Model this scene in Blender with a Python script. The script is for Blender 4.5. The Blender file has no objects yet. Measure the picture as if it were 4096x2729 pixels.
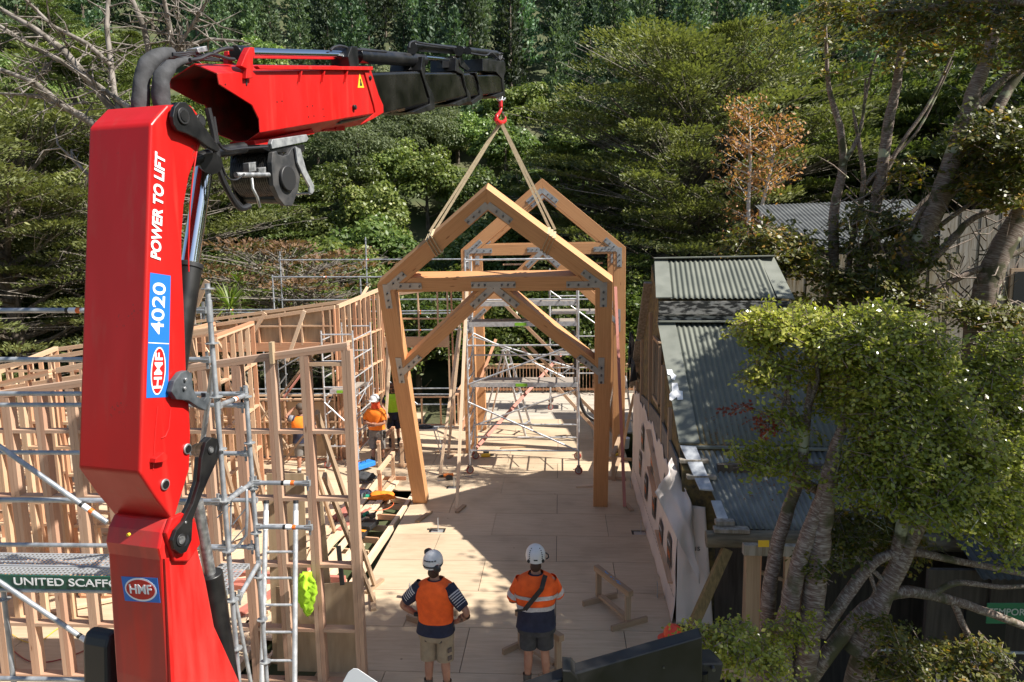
import bpy, bmesh, math, random
import numpy as np
from mathutils import Vector, Matrix, noise
R_=random.Random(7); rad=math.radians
sc=bpy.context.scene; C=sc.collection
# ---------------------------------------------------------------- camera
SP=4096/2354; F=2937.; CX=2048.; CY=1364.5; H=6.09
def n_(v): v=np.array(v,float); return v/np.linalg.norm(v)
_Y=n_((195,426.5,-F)); _X=n_((43298,269.5,F)); _X=n_(_X-_X.dot(_Y)*_Y); _Z=np.cross(_X,_Y)
MR=np.array([_X,_Y,_Z]); CAM=np.array([0,0,H])
cam=bpy.data.objects.new('camera',bpy.data.cameras.new('camera')); C.objects.link(cam); sc.camera=cam
cam.data.sensor_width=36; cam.data.lens=F/4096*36; cam.data.clip_start=.1; cam.data.clip_end=2000
cam.matrix_world=Matrix([[*MR[0],0],[*MR[1],0],[*MR[2],H],[0,0,0,1]])
# ---------------------------------------------------------------- light
SUN=Vector((.92,-.19,1.)).normalized()
w=bpy.data.worlds.new('World'); sc.world=w; w.use_nodes=True
nt=w.node_tree; sky=nt.nodes.new('ShaderNodeTexSky'); sky.sky_type='NISHITA'; sky.sun_disc=False
sky.sun_elevation=math.asin(SUN.z); sky.sun_rotation=math.atan2(SUN.x,SUN.y)
bg=nt.nodes['Background']; nt.links.new(sky.outputs[0],bg.inputs[0]); bg.inputs[1].default_value=.074
sl=bpy.data.lights.new('sun','SUN'); sl.energy=5.0; sl.angle=rad(.53); sl.color=(1,.95,.87)
so=bpy.data.objects.new('sun',sl); C.objects.link(so); so.rotation_euler=SUN.to_track_quat('Z','Y').to_euler()
sc.view_settings.view_transform='Standard'; sc.view_settings.look='None'; sc.view_settings.gamma=1
sc.view_settings.exposure=.9
# ---------------------------------------------------------------- picture point -> place
def ray(px,py): return MR@np.array([px*SP-CX,-(py*SP-CY),-F])
def G(px,py,z=0.): d=ray(px,py); return Vector(CAM+(z-H)/d[2]*d)      # on a level plane
def D(px,py,y): d=ray(px,py); return Vector(CAM+y/d[1]*d)             # on the plane Y = y
def XPl(px,py,x): d=ray(px,py); return Vector(CAM+x/d[0]*d)           # on the plane X = x
# ---------------------------------------------------------------- helpers
ORG={}
def tag(o,label=None,cat=None,group=None,kind=None):
    if label: o['label']=label
    if cat: o['category']=cat
    if group: o['group']=group
    if kind: o['kind']=kind
    return o
def thing(name,label,cat,loc=(0,0,0),group=None,rz=0):
    o=bpy.data.objects.new(name,None); C.objects.link(o); o.location=loc; o.rotation_euler=(0,0,rz)
    o.empty_display_size=.2; ORG[o.name]=Vector(loc); return tag(o,label,cat,group)
def copy_tree(o,parent=None):
    c=o.copy(); C.objects.link(c); c.parent=parent; ORG[c.name]=ORG.get(o.name,Vector())
    for ch in o.children: copy_tree(ch,c)
    return c
def frame(d,up=(0,0,1)):
    d=Vector(d).normalized(); up=Vector(up)
    s=d.cross(up)
    if s.length<1e-4: s=d.cross(Vector((0,1,0)))
    s.normalize(); return d,s,s.cross(d).normalized()
class MB:
    def __init__(s): s.v=[]; s.f=[]; s.uv=[]; s.t=[]; s.mi=[]
    def add(s,vs,fs,uvs=None,t=None,mi=0):
        b=len(s.v); s.v+=[tuple(p) for p in vs]
        if t is None: t=R_.random()
        for i,f in enumerate(fs):
            s.f.append([b+k for k in f]); s.t.append(t); s.mi.append(mi)
            s.uv+= uvs[i] if uvs else [(vs[k][0]+vs[k][2]*.3,vs[k][1]+vs[k][2]) for k in f]
        return s
    def beam(s,p0,p1,wd,ht,up=(0,0,1),t=None,mi=0,w2=None,h2=None):
        p0=Vector(p0);p1=Vector(p1); d,si,u=frame(p1-p0,up); L=(p1-p0).length
        w2=w2 or wd; h2=h2 or ht
        vs=[p0+si*a*wd/2+u*b*ht/2 for a,b in ((-1,-1),(1,-1),(1,1),(-1,1))]+[p1+si*a*w2/2+u*b*h2/2 for a,b in ((-1,-1),(1,-1),(1,1),(-1,1))]
        o=R_.random()*9; q=R_.random()*9
        fs=[(3,2,1,0),(4,5,6,7)]; uv=[[(q,o),(q+.02,o),(q+.02,o+.3),(q,o+.3)]]*2
        for k in range(4):
            a,b=k,(k+1)%4; wv=wd if k%2==0 else ht; oo=o+k*.37
            fs.append((a,b,b+4,a+4)); uv.append([(q,oo),(q,oo+wv),(q+L,oo+wv),(q+L,oo)])
        return s.add(vs,fs,uv,t,mi)
    def box(s,lo,hi,t=None,mi=0):
        lo=Vector(lo);hi=Vector(hi); m=(lo+hi)/2; e=hi-lo
        return s.beam((lo.x,m.y,m.z),(hi.x,m.y,m.z),e.y,e.z,t=t,mi=mi)
    def tube(s,pts,rs,n=8,cap=True,t=None,mi=0,flat=1.):
        pts=[Vector(p) for p in pts]
        if not hasattr(rs,'__len__'): rs=[rs]*len(pts)
        vs=[];d0=(pts[1]-pts[0]).normalized(); _,sd,u=frame(d0); L=0;Ls=[]
        for i,p in enumerate(pts):
            a=pts[max(i-1,0)];b=pts[min(i+1,len(pts)-1)]; d=(b-a)
            d=d.normalized() if d.length>1e-6 else d0
            sd=(sd-d*sd.dot(d)).normalized(); u=sd.cross(d)
            if i: L+=(p-pts[i-1]).length
            Ls.append(L)
            for k in range(n):
                an=2*math.pi*k/n; vs.append(p+sd*math.cos(an)*rs[i]+u*math.sin(an)*rs[i]*flat)
        fs=[];uv=[]
        for i in range(len(pts)-1):
            for k in range(n):
                k2=(k+1)%n; fs.append((i*n+k,(i+1)*n+k,(i+1)*n+k2,i*n+k2))
                uv.append([(Ls[i],k/n*.3),(Ls[i+1],k/n*.3),(Ls[i+1],(k+1)/n*.3),(Ls[i],(k+1)/n*.3)])
        if cap:
            fs.append(tuple(range(n))); uv.append([(0,0)]*n)
            m=(len(pts)-1)*n; fs.append(tuple(m+k for k in reversed(range(n)))); uv.append([(0,0)]*n)
        return s.add(vs,fs,uv,t,mi)
    def cyl(s,p0,p1,r,n=16,r2=None,t=None,mi=0): return s.tube([p0,p1],[r,r2 if r2 is not None else r],n,t=t,mi=mi)
    def prism(s,pts,vec,t=None,mi=0):
        pts=[Vector(p) for p in pts]; vec=Vector(vec); n=len(pts)
        vs=pts+[p+vec for p in pts]
        nn=Vector()
        for i in range(n): nn+=pts[i].cross(pts[(i+1)%n])
        fs=[tuple(range(n)),tuple(reversed(range(n,2*n)))]
        for i in range(n): j=(i+1)%n; fs.append((i,i+n,j+n,j))
        if nn.dot(vec)>0: fs=[tuple(reversed(f)) for f in fs]
        return s.add(vs,fs,None,t,mi)
    def loft(s,rings,cap=True,t=None,mi=0):
        n=len(rings[0]); vs=[p for r in rings for p in r]; fs=[]
        for i in range(len(rings)-1):
            for k in range(n): k2=(k+1)%n; fs.append((i*n+k,i*n+k2,(i+1)*n+k2,(i+1)*n+k))
        if cap: fs.append(tuple(reversed(range(n)))); m=(len(rings)-1)*n; fs.append(tuple(range(m,m+n)))
        return s.add(vs,fs,None,t,mi)
    def ball(s,c,r,nu=12,nv=8,t=None,mi=0,sc3=(1,1,1)):
        rings=[]
        for j in range(nv+1):
            a=math.pi*(j/nv)-math.pi/2; a=max(min(a,1.5),-1.5)
            rings.append([Vector(c)+Vector((math.cos(2*math.pi*k/nu)*math.cos(a)*r*sc3[0],math.sin(2*math.pi*k/nu)*math.cos(a)*r*sc3[1],math.sin(a)*r*sc3[2])) for k in range(nu)])
        return s.loft(rings,t=t,mi=mi)
    def build(s,name,mat,parent=None,smooth=False,bevel=0,sub=0,label=None,auto=True):
        me=bpy.data.meshes.new(name); o=ORG.get(parent.name,Vector()) if parent else Vector()
        me.from_pydata([(p[0]-o.x,p[1]-o.y,p[2]-o.z) for p in s.v],[],s.f)
        ul=me.uv_layers.new(name='UVMap'); ul.data.foreach_set('uv',[c for q in s.uv for c in q])
        at=me.attributes.new('tint','FLOAT','FACE'); at.data.foreach_set('value',s.t)
        for m in (mat if isinstance(mat,(list,tuple)) else [mat]): me.materials.append(m)
        me.polygons.foreach_set('material_index',s.mi)
        if smooth: me.shade_smooth()
        if smooth and auto:
            me.set_sharp_from_angle(angle=rad(42))
        me.validate(); me.update()
        ob=bpy.data.objects.new(name,me); C.objects.link(ob); ob.parent=parent; ORG[ob.name]=o
        if bevel:
            b=ob.modifiers.new('b','BEVEL'); b.width=bevel; b.segments=2; b.limit_method='ANGLE'; b.angle_limit=rad(35)
        if sub: m=ob.modifiers.new('s','SUBSURF'); m.levels=m.render_levels=sub
        if label: ob['label']=label
        return ob
def np_obj(name,V,Fq,mat,parent=None,tint=None,k=4,uv=None,smooth=False):
    me=bpy.data.meshes.new(name); n=len(Fq); V=np.asarray(V,np.float32); Fq=np.asarray(Fq,np.int32)
    o=ORG.get(parent.name,Vector()) if parent else Vector(); V=V-np.array(o,np.float32)
    me.vertices.add(len(V)); me.vertices.foreach_set('co',V.ravel())
    me.loops.add(n*k); me.loops.foreach_set('vertex_index',Fq.ravel())
    me.polygons.add(n); me.polygons.foreach_set('loop_start',np.arange(0,n*k,k,dtype=np.int32))
    me.polygons.foreach_set('loop_total',np.full(n,k,np.int32))
    if tint is not None: at=me.attributes.new('tint','FLOAT','FACE'); at.data.foreach_set('value',np.asarray(tint,np.float32))
    me.materials.append(mat); me.update(calc_edges=True)
    if smooth: me.shade_smooth()
    ob=bpy.data.objects.new(name,me); C.objects.link(ob); ob.parent=parent; ORG[ob.name]=o
    return ob
def text_obj(name,body,mat,parent,O,ex,ey,size,thick=.002,offset=0,shear=0,space=1.,sx=1.,align='CENTER'):
    cu=bpy.data.curves.new(name,'FONT'); cu.body=body; cu.size=1; cu.offset=offset; cu.shear=shear; cu.extrude=.002; cu.align_x=align; cu.align_y='CENTER'; cu.space_character=space
    to=bpy.data.objects.new(name,cu); C.objects.link(to)
    dg=bpy.context.evaluated_depsgraph_get(); me=bpy.data.meshes.new_from_object(to.evaluated_get(dg))
    bpy.data.objects.remove(to); bpy.data.curves.remove(cu)
    O=Vector(O); ex=Vector(ex).normalized(); ey=Vector(ey).normalized(); ez=ex.cross(ey).normalized()
    o=ORG.get(parent.name,Vector()) if parent else Vector()
    for v in me.vertices:
        c=v.co; v.co=O-o+ex*c.x*size*sx+ey*c.y*size+ez*(thick if c.z>0 else 0)
    me.materials.clear(); me.materials.append(mat); me.update()
    ob=bpy.data.objects.new(name,me); C.objects.link(ob); ob.parent=parent; ORG[ob.name]=o
    return ob
# ---------------------------------------------------------------- materials
def mat(name,col,rough=.6,metal=0,spec=.5,coat=0,trans=0):
    m=bpy.data.materials.new(name); m.use_nodes=True; b=m.node_tree.nodes['Principled BSDF']
    b.inputs['Base Color'].default_value=(*col,1); b.inputs['Roughness'].default_value=rough; b.inputs['Metallic'].default_value=metal
    b.inputs['Specular IOR Level'].default_value=spec; b.inputs['Coat Weight'].default_value=coat
    m.diffuse_color=(*col,1); return m
def N(m,t,**kw):
    n=m.node_tree.nodes.new(t)
    for k,v in kw.items():
        if k.startswith('i_'): 
            key=k[2:]; key=int(key) if key.isdigit() else key.replace('_',' ')
            n.inputs[key].default_value=v
        else: setattr(n,k,v)
    return n
def L(m,a,b): m.node_tree.links.new(a,b)
def ramp(m,fac,stops):
    r=m.node_tree.nodes.new('ShaderNodeValToRGB'); e=r.color_ramp.elements
    while len(e)<len(stops): e.new(.5)
    for i,(p,c) in enumerate(stops): e[i].position=p; e[i].color=(*c,1)
    L(m,fac,r.inputs[0]); return r.outputs[0]
def mix(m,fac,a,b,mode='MIX'):
    n=N(m,'ShaderNodeMix',data_type='RGBA',blend_type=mode)
    for s,x in ((n.inputs[0],fac),(n.inputs[6],a),(n.inputs[7],b)):
        if isinstance(x,(int,float)): s.default_value=x
        elif isinstance(x,tuple): s.default_value=(*x,1)
        else: L(m,x,s)
    return n.outputs[2]
def noisy(name,c1,c2,scale=5,rough=.6,metal=0,detail=4,coord='Object',stretch=(1,1,1),bump=0,spec=.5,lo=.35,hi=.65,r2=None,coat=0,dist=.01):
    m=mat(name,c1,rough,metal,spec,coat); b=m.node_tree.nodes['Principled BSDF']
    tc=N(m,'ShaderNodeTexCoord'); mp=N(m,'ShaderNodeMapping'); mp.inputs['Scale'].default_value=stretch; L(m,tc.outputs[coord],mp.inputs[0])
    no=N(m,'ShaderNodeTexNoise'); no.inputs['Scale'].default_value=scale; no.inputs['Detail'].default_value=detail; L(m,mp.outputs[0],no.inputs[0])
    L(m,ramp(m,no.outputs[0],[(lo,c1),(hi,c2)]),b.inputs['Base Color'])
    if r2 is not None:
        mr=N(m,'ShaderNodeMapRange'); mr.inputs[1].default_value=lo; mr.inputs[2].default_value=hi; mr.inputs[3].default_value=rough; mr.inputs[4].default_value=r2
        L(m,no.outputs[0],mr.inputs[0]); L(m,mr.outputs[0],b.inputs['Roughness'])
    if bump:
        bp=N(m,'ShaderNodeBump'); bp.inputs['Strength'].default_value=bump; bp.inputs['Distance'].default_value=dist; L(m,no.outputs[0],bp.inputs['Height']); L(m,bp.outputs[0],b.inputs['Normal'])
    return m
def wood(name,c1,c2,c3,rough=.65,knots=True,gs=1.):
    """grain runs along UV u (the length of each piece); 'tint' varies piece by piece"""
    m=mat(name,c1,rough); b=m.node_tree.nodes['Principled BSDF']
    uv=N(m,'ShaderNodeUVMap'); mp=N(m,'ShaderNodeMapping'); mp.inputs['Scale'].default_value=(1.6*gs,42*gs,1); L(m,uv.outputs[0],mp.inputs[0])
    no=N(m,'ShaderNodeTexNoise'); no.inputs['Scale'].default_value=1; no.inputs['Detail'].default_value=4; no.inputs['Distortion'].default_value=.6; L(m,mp.outputs[0],no.inputs[0])
    mp2=N(m,'ShaderNodeMapping'); mp2.inputs['Scale'].default_value=(.8,3,1); L(m,uv.outputs[0],mp2.inputs[0])
    n2=N(m,'ShaderNodeTexNoise'); n2.inputs['Scale'].default_value=1.3; n2.inputs['Detail'].default_value=2; L(m,mp2.outputs[0],n2.inputs[0])
    at=N(m,'ShaderNodeAttribute',attribute_name='tint')
    g=ramp(m,no.outputs[0],[(.3,c2),(.6,c1)])
    g=mix(m,n2.outputs[0],g,c1)
    ti=ramp(m,at.outputs['Fac'],[(0,(1,1,1)),(.55,(.93,.9,.86)),(.8,c3),(1,(1.08,1.06,1.02))])
    g=mix(m,1.,g,ti,'MULTIPLY')
    if knots:
        vo=N(m,'ShaderNodeTexVoronoi'); mp3=N(m,'ShaderNodeMapping'); mp3.inputs['Scale'].default_value=(1.7,7,1); L(m,uv.outputs[0],mp3.inputs[0]); L(m,mp3.outputs[0],vo.inputs[0]); vo.inputs['Scale'].default_value=1.
        k=ramp(m,vo.outputs['Distance'],[(.05,(.35,.2,.12)),(.11,(1,1,1))]); g=mix(m,.8,g,k,'MULTIPLY')
    L(m,g,b.inputs['Base Color'])
    bp=N(m,'ShaderNodeBump'); bp.inputs['Strength'].default_value=.25; bp.inputs['Distance'].default_value=.004; L(m,no.outputs[0],bp.inputs['Height']); L(m,bp.outputs[0],b.inputs['Normal'])
    return m
def leafmat(name,c1,c2,c3,tr=.35,rough=.5,objvar=.0,spec=.4):
    m=mat(name,c1,rough,spec=spec); nt=m.node_tree; b=nt.nodes['Principled BSDF']
    at=N(m,'ShaderNodeAttribute',attribute_name='tint')
    col=ramp(m,at.outputs['Fac'],[(0,c1),(.6,c2),(1,c3)])
    if objvar:
        oi=N(m,'ShaderNodeObjectInfo'); hv=N(m,'ShaderNodeHueSaturation')
        mr=N(m,'ShaderNodeMapRange'); mr.inputs[3].default_value=.5-.022*objvar; mr.inputs[4].default_value=.5+.012*objvar; L(m,oi.outputs['Random'],mr.inputs[0]); L(m,mr.outputs[0],hv.inputs[0])
        ma=N(m,'ShaderNodeMath',operation='MULTIPLY'); ma.inputs[1].default_value=7.13; L(m,oi.outputs['Random'],ma.inputs[0]); fr=N(m,'ShaderNodeMath',operation='FRACT'); L(m,ma.outputs[0],fr.inputs[0])
        mv=N(m,'ShaderNodeMapRange'); mv.inputs[3].default_value=1-.4*objvar; mv.inputs[4].default_value=1+.5*objvar; L(m,fr.outputs[0],mv.inputs[0]); L(m,mv.outputs[0],hv.inputs[2])
        L(m,col,hv.inputs[4]); col=hv.outputs[0]
    L(m,col,b.inputs['Base Color'])
    if tr:
        t=N(m,'ShaderNodeBsdfTranslucent'); ad=N(m,'ShaderNodeMixShader'); ad.inputs[0].default_value=tr
        L(m,mix(m,1.,col,(1.2,1.3,.6),'MULTIPLY'),t.inputs[0]); out=nt.nodes['Material Output']
        L(m,b.outputs[0],ad.inputs[1]); L(m,t.outputs[0],ad.inputs[2]); L(m,ad.outputs[0],out.inputs[0])
    return m
M=dict(
 red=None,
 redin=noisy('dirty_red_paint',(.3,.01,.008),(.1,.02,.015),5,.6),
 black=noisy('black_steel',(.006,.006,.007),(.015,.0145,.014),6,.3,r2=.45,spec=.5),
 bplas=mat('black_plastic',(.02,.02,.021),.5), hose=noisy('black_hose_sleeve',(.035,.036,.038),(.055,.056,.06),14,.85,bump=.4,dist=.02),
 rubber=mat('rubber_hose',(.018,.018,.02),.45),
 chrome=mat('chrome_rod',(.75,.77,.8),.12,1), steel=noisy('worn_steel',(.33,.34,.35),(.5,.5,.5),20,.42,.9,r2=.6),
 galv=noisy('galvanised_steel',(.30,.32,.345),(.46,.48,.5),9,.42,.55,r2=.58,stretch=(1,1,1)), galvd=noisy('dull_galvanised_steel',(.25,.26,.27),(.42,.43,.43),16,.55,.5),
 plate=noisy('zinc_bracket',(.36,.36,.355),(.46,.46,.45),5,.5,.6,r2=.58), bolt=mat('bolt_steel',(.16,.16,.16),.35,.8),
 alu=noisy('aluminium_tube',(.52,.53,.54),(.68,.69,.7),12,.4,.6,r2=.55),
 wht=mat('white_paint',(.8,.8,.8),.45), blue=mat('blue_sticker',(.02,.16,.55),.35), sred=mat('sticker_red',(.55,.015,.015),.35), yel=mat('yellow_sticker',(.8,.5,.03),.4),
 blk=mat('black_print',(.015,.015,.015),.5), orng=mat('orange_tape',(.8,.16,.02),.5),
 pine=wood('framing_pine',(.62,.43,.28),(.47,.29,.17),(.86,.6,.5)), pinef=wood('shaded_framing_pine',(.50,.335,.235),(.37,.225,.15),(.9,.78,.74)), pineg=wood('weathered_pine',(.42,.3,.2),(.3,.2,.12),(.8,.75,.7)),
 fir=wood('portal_timber',(.59,.305,.135),(.41,.175,.065),(.97,.95,.92),.55),
 pink=wood('pink_treated_timber',(.5,.2,.15),(.38,.13,.1),(.9,.8,.8)), white_t=wood('pale_timber',(.72,.56,.4),(.6,.42,.27),(.95,.9,.85)),
 glass=mat('dark_glass',(.02,.025,.03),.08),
)
def redmat():
    m=noisy('red_paint',(.50,.010,.009),(.43,.012,.010),1.6,.3,detail=6,r2=.46,stretch=(2,2,.6),spec=.35); b=m.node_tree.nodes['Principled BSDF']; src=b.inputs['Base Color'].links[0].from_socket
    tc=N(m,'ShaderNodeTexCoord'); mp=N(m,'ShaderNodeMapping'); mp.inputs['Scale'].default_value=(9,9,.8); L(m,tc.outputs['Object'],mp.inputs[0]); n1=N(m,'ShaderNodeTexNoise'); n1.inputs['Scale'].default_value=1.3; n1.inputs['Detail'].default_value=8; L(m,mp.outputs[0],n1.inputs[0])
    f=N(m,'ShaderNodeMapRange'); f.inputs[1].default_value=.55; f.inputs[2].default_value=.85; f.inputs[4].default_value=.5; L(m,n1.outputs[0],f.inputs[0]); g=mix(m,f.outputs[0],src,(.36,.07,.05))
    n2=N(m,'ShaderNodeTexNoise'); n2.inputs['Scale'].default_value=38; n2.inputs['Detail'].default_value=3; L(m,tc.outputs['Object'],n2.inputs[0]); n3=N(m,'ShaderNodeTexNoise'); n3.inputs['Scale'].default_value=2.2; L(m,tc.outputs['Object'],n3.inputs[0])
    ma=N(m,'ShaderNodeMath',operation='MULTIPLY'); L(m,n2.outputs[0],ma.inputs[0]); L(m,n3.outputs[0],ma.inputs[1]); f2=N(m,'ShaderNodeMapRange'); f2.inputs[1].default_value=.40; f2.inputs[2].default_value=.43; f2.inputs[4].default_value=.7; L(m,ma.outputs[0],f2.inputs[0]); g=mix(m,f2.outputs[0],g,(.16,.03,.025))
    L(m,g,b.inputs['Base Color']); return m
M['red']=redmat()
def deckmat():
    m=mat('plywood',(.5,.36,.24),.6); b=m.node_tree.nodes['Principled BSDF']; tc=N(m,'ShaderNodeTexCoord')
    mp=N(m,'ShaderNodeMapping'); mp.inputs['Scale'].default_value=(.8,9,1); L(m,tc.outputs['Object'],mp.inputs[0])
    no=N(m,'ShaderNodeTexNoise'); no.inputs['Scale'].default_value=2.2; no.inputs['Detail'].default_value=7; no.inputs['Distortion'].default_value=.7; L(m,mp.outputs[0],no.inputs[0])
    g=ramp(m,no.outputs[0],[(.3,(.49,.375,.255)),(.5,(.55,.43,.295)),(.7,(.59,.465,.325))])
    n2=N(m,'ShaderNodeTexNoise'); n2.inputs['Scale'].default_value=.9; n2.inputs['Detail'].default_value=6; L(m,tc.outputs['Object'],n2.inputs[0])
    g=mix(m,1.,g,ramp(m,n2.outputs[0],[(.33,(.80,.78,.76)),(.48,(.97,.96,.95)),(.65,(1.04,1.04,1.04))]),'MULTIPLY')
    at=N(m,'ShaderNodeAttribute',attribute_name='tint'); g=mix(m,1.,g,ramp(m,at.outputs['Fac'],[(0,(.9,.9,.9)),(1,(1.06,1.05,1.03))]),'MULTIPLY')
    vo=N(m,'ShaderNodeTexVoronoi'); vo.inputs['Scale'].default_value=2.3; L(m,tc.outputs['Object'],vo.inputs[0])
    g=mix(m,.75,g,ramp(m,vo.outputs['Distance'],[(.03,(.25,.18,.12)),(.05,(1,1,1))]),'MULTIPLY')
    L(m,g,b.inputs['Base Color']); return m
M['ply']=deckmat()
M['plyv']=noisy('wall_plywood',(.36,.26,.155),(.47,.35,.22),2.4,.6,detail=6,stretch=(4,4,.7))
# ================================================================= vegetation
rg=np.random.default_rng(11)
def quads(c,ax,wd,ln,sd):
    """c centres, ax long axes, sd side axes -> pointed leaf shaped quads"""
    n=len(c); V=np.empty((n,4,3)); ln=np.asarray(ln).reshape(-1,1); wd=np.asarray(wd).reshape(-1,1)
    V[:,0]=c-ax*ln*.5; V[:,1]=c+sd*wd*.5+ax*ln*.05; V[:,2]=c+ax*ln*.5; V[:,3]=c-sd*wd*.5+ax*ln*.05
    return V.reshape(-1,3)
def unit(a): return a/np.maximum(np.linalg.norm(a,axis=-1,keepdims=True),1e-6)
def rdir(n): return unit(rg.normal(size=(n,3)))
def leaves(name,c,nrm,size,m,parent,ratio=.55,tint=None,jit=.7,kind=None):
    n=len(c); nv=unit(nrm+rg.normal(size=(n,3))*jit); r=rdir(n); ax=unit(np.cross(nv,r)); sd=np.cross(nv,ax)
    s=size*(.7+.6*rg.random(n)); V=quads(c,ax,s*ratio,s,sd)
    o=np_obj(name,V,np.arange(4*n).reshape(n,4),m,parent,tint=rg.random(n) if tint is None else tint)
    if kind: o['kind']=kind
    return o
# ================================================================= ground and deck
def gz(x,y):
    """height of the terrain"""
    base=-1.1
    t=max(0.,y-33-4*math.sin(x*.05))
    h=base+ t*.12 + max(0,t-9)**1.0*.47
    if t>14: h+=noise.noise(Vector((x*.022,y*.022,1)))*7*min(1,(t-14)/25)
    side=max(0,-x-30); h+=side*.22
    return h
nx,ny=90,110; V=[];Fq=[]
xs=[-190+ i*(410/nx) for i in range(nx+1)]; ys=[-6+(j/ny)**1.25*270 for j in range(ny+1)]
for yy in ys:
    for xx in xs: V.append((xx,yy,gz(xx,yy)))
for j in range(ny):
    for i in range(nx): a=j*(nx+1)+i; Fq.append((a,a+1,a+nx+2,a+nx+1))
M['soil']=noisy('forest_soil',(.05,.07,.025),(.10,.10,.045),.6,.95,detail=8)
tag(np_obj('ground',V,Fq,M['soil'],smooth=True),kind='structure')
# ply deck: sheets 2.4 x 1.2 m with open joints over a dark underlay
DX0,DX1=-3.5,1.78
Y4=G(2230/SP,2143.5/SP).y
rows=[Y4+1.2*k for k in range(-8,8)]
tag(MB().box((DX0,1.,-.3),(DX1-.002,22.6,-.024)).build('deck_base',M['blk']),kind='structure')
dk=MB(); xoff={0:0.,1:1.056}
def sheet(m,x0,x1,y0,y1,z0=-.02,z1=0.,g=.0055):
    x0+=g;x1-=g;y0+=g;y1-=g
    m.add([(x0,y0,z1),(x1,y0,z1),(x1,y1,z1),(x0,y1,z1),(x0,y0,z0),(x1,y0,z0),(x1,y1,z0),(x0,y1,z0)],[(0,1,2,3),(0,4,5,1),(1,5,6,2),(2,6,7,3),(3,7,4,0)])
cx=G(2228/SP,2053/SP).x
HOLES=[(1830,1240),]  # picture positions of the cut-outs are handled below
bp=[(1005,1219),(1471,1224),(1508,1372),(1042,1120),(1447,1122),(940,1375)]
holes=[]
for px,py in bp:
    g=G(px,py); holes.append((g.x-.17,g.x+.17,g.y-.12,g.y+.12,g))
for r,y0 in enumerate(rows):
    off=cx if r%2 else cx+1.056
    xx=off-2.4*4; 
    while xx<DX1:
        a,b=max(xx,DX0),min(xx+2.4,DX1)
        if b-a>.02:
            hs=[h for h in holes if h[0]>a and h[1]<b and h[2]>y0 and h[3]<y0+1.2]
            if not hs: sheet(dk,a,b,y0,y0+1.2)
            else:
                h=hs[0]; t=R_.random()
                for q in ((a,b,y0,h[2]),(a,b,h[3],y0+1.2),(a,h[0],h[2],h[3]),(h[1],b,h[2],h[3])):
                    sheet(dk,*q,g=.0006); 
                    for z in range(1,6): dk.t[-z]=t
        xx+=2.4
tag(dk.build('plywood_floor',M['ply']),kind='structure')
# the floor left of the strip, where the framed rooms stand
fl=MB()
for r,y0 in enumerate([8.1+1.2*k for k in range(-5,14)]):
    for k in range(8):
        x0=-4.75-2.4*k-(1.2 if r%2 else 0)-1.2; x1=x0+2.4
        x1=min(x1,-4.75)
        if y0<12.2 or y0>16.2 : pass
        if x1-x0>.1: sheet(fl,x0,x1,y0,y0+1.2)
# landing beside the front post
for y0 in (16.9,18.1,19.3,20.5,21.7): sheet(fl,-4.75,DX0,y0,y0+1.2)
tag(fl.build('subfloor',M['ply']),kind='structure')
tag(MB().box((-24,1.8,-.3),(-4.76,24.6,-.024)).build('subfloor_base',M['blk']),kind='structure')
# grey veranda deck beyond
vd=MB()
for k in range(44):
    y0=22.65+k*.142
    vd.box((-3.4,y0,-.16),(3.4,y0+.136,-.12))
M['greydeck']=noisy('weathered_decking',(.42,.36,.29),(.56,.5,.42),3,.7,stretch=(.4,6,1))
tag(vd.build('veranda_deck',M['greydeck']),kind='structure')
# ================================================================= loader crane
CU=Vector((.2241,.9746,0)).normalized(); CV=Vector((CU.y,-CU.x,0)); CP0=Vector((-2.62,6.4,0)); ZU=Vector((0,0,1))
def CP(px,py,lat=0.):
    d=Vector(ray(px,py)); k=(lat-(Vector((0,0,H))-CP0).dot(CV))/d.dot(CV); return Vector((0,0,H))+d*k
def zp(x,y): return (172.4+.3298*x,57.5+.3298*y)       # enlarged views used for measuring
def zq(x,y): return (172.4+.6703*x,517.2+.6703*y)
def zr(x,y): return (747.1+.2199*x,57.5+.2199*y)
crane=thing('loader_crane','red and black truck loader crane folded over the floor in the left foreground','crane',CP(400,1500,-.25))
crane.location.z=.0; ORG[crane.name]=Vector(crane.location)
def plate(pts,lat,th,name,m,parent=crane,bev=.004,conv=None,**k):
    pts=[CP(*(conv(*p) if conv else p),lat) for p in pts]
    return MB().prism(pts,CV*th).build(name,m,parent,bevel=bev,**k)
# upright inner boom
prof=[(347,285),(357,272),(385,241),(440,241),(462,268),(463,334),(436,407),(425,470),(420,540),(420,600),(425,700),(430,852),(437,930),(440,1000),(437,1080),(400,1201),(360,1148),(322,1090)]
W1=.56
ib=plate(prof,0,-W1,'inner_boom',M['red'],bev=.022)
ib.modifiers['b'].segments=4
# stiffener beads on the side
mb=MB()
for pts in ([(457,318),(444,400),(437,470),(433,580),(434,625)],[(352,1080),(356,1000),(362,935)],[(370,1008),(380,1003),(388,985),(392,940)]):
    MB().tube([CP(x,y,.001) for x,y in pts],.006,6).build('weld_bead',M['red'],ib,smooth=True)
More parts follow.
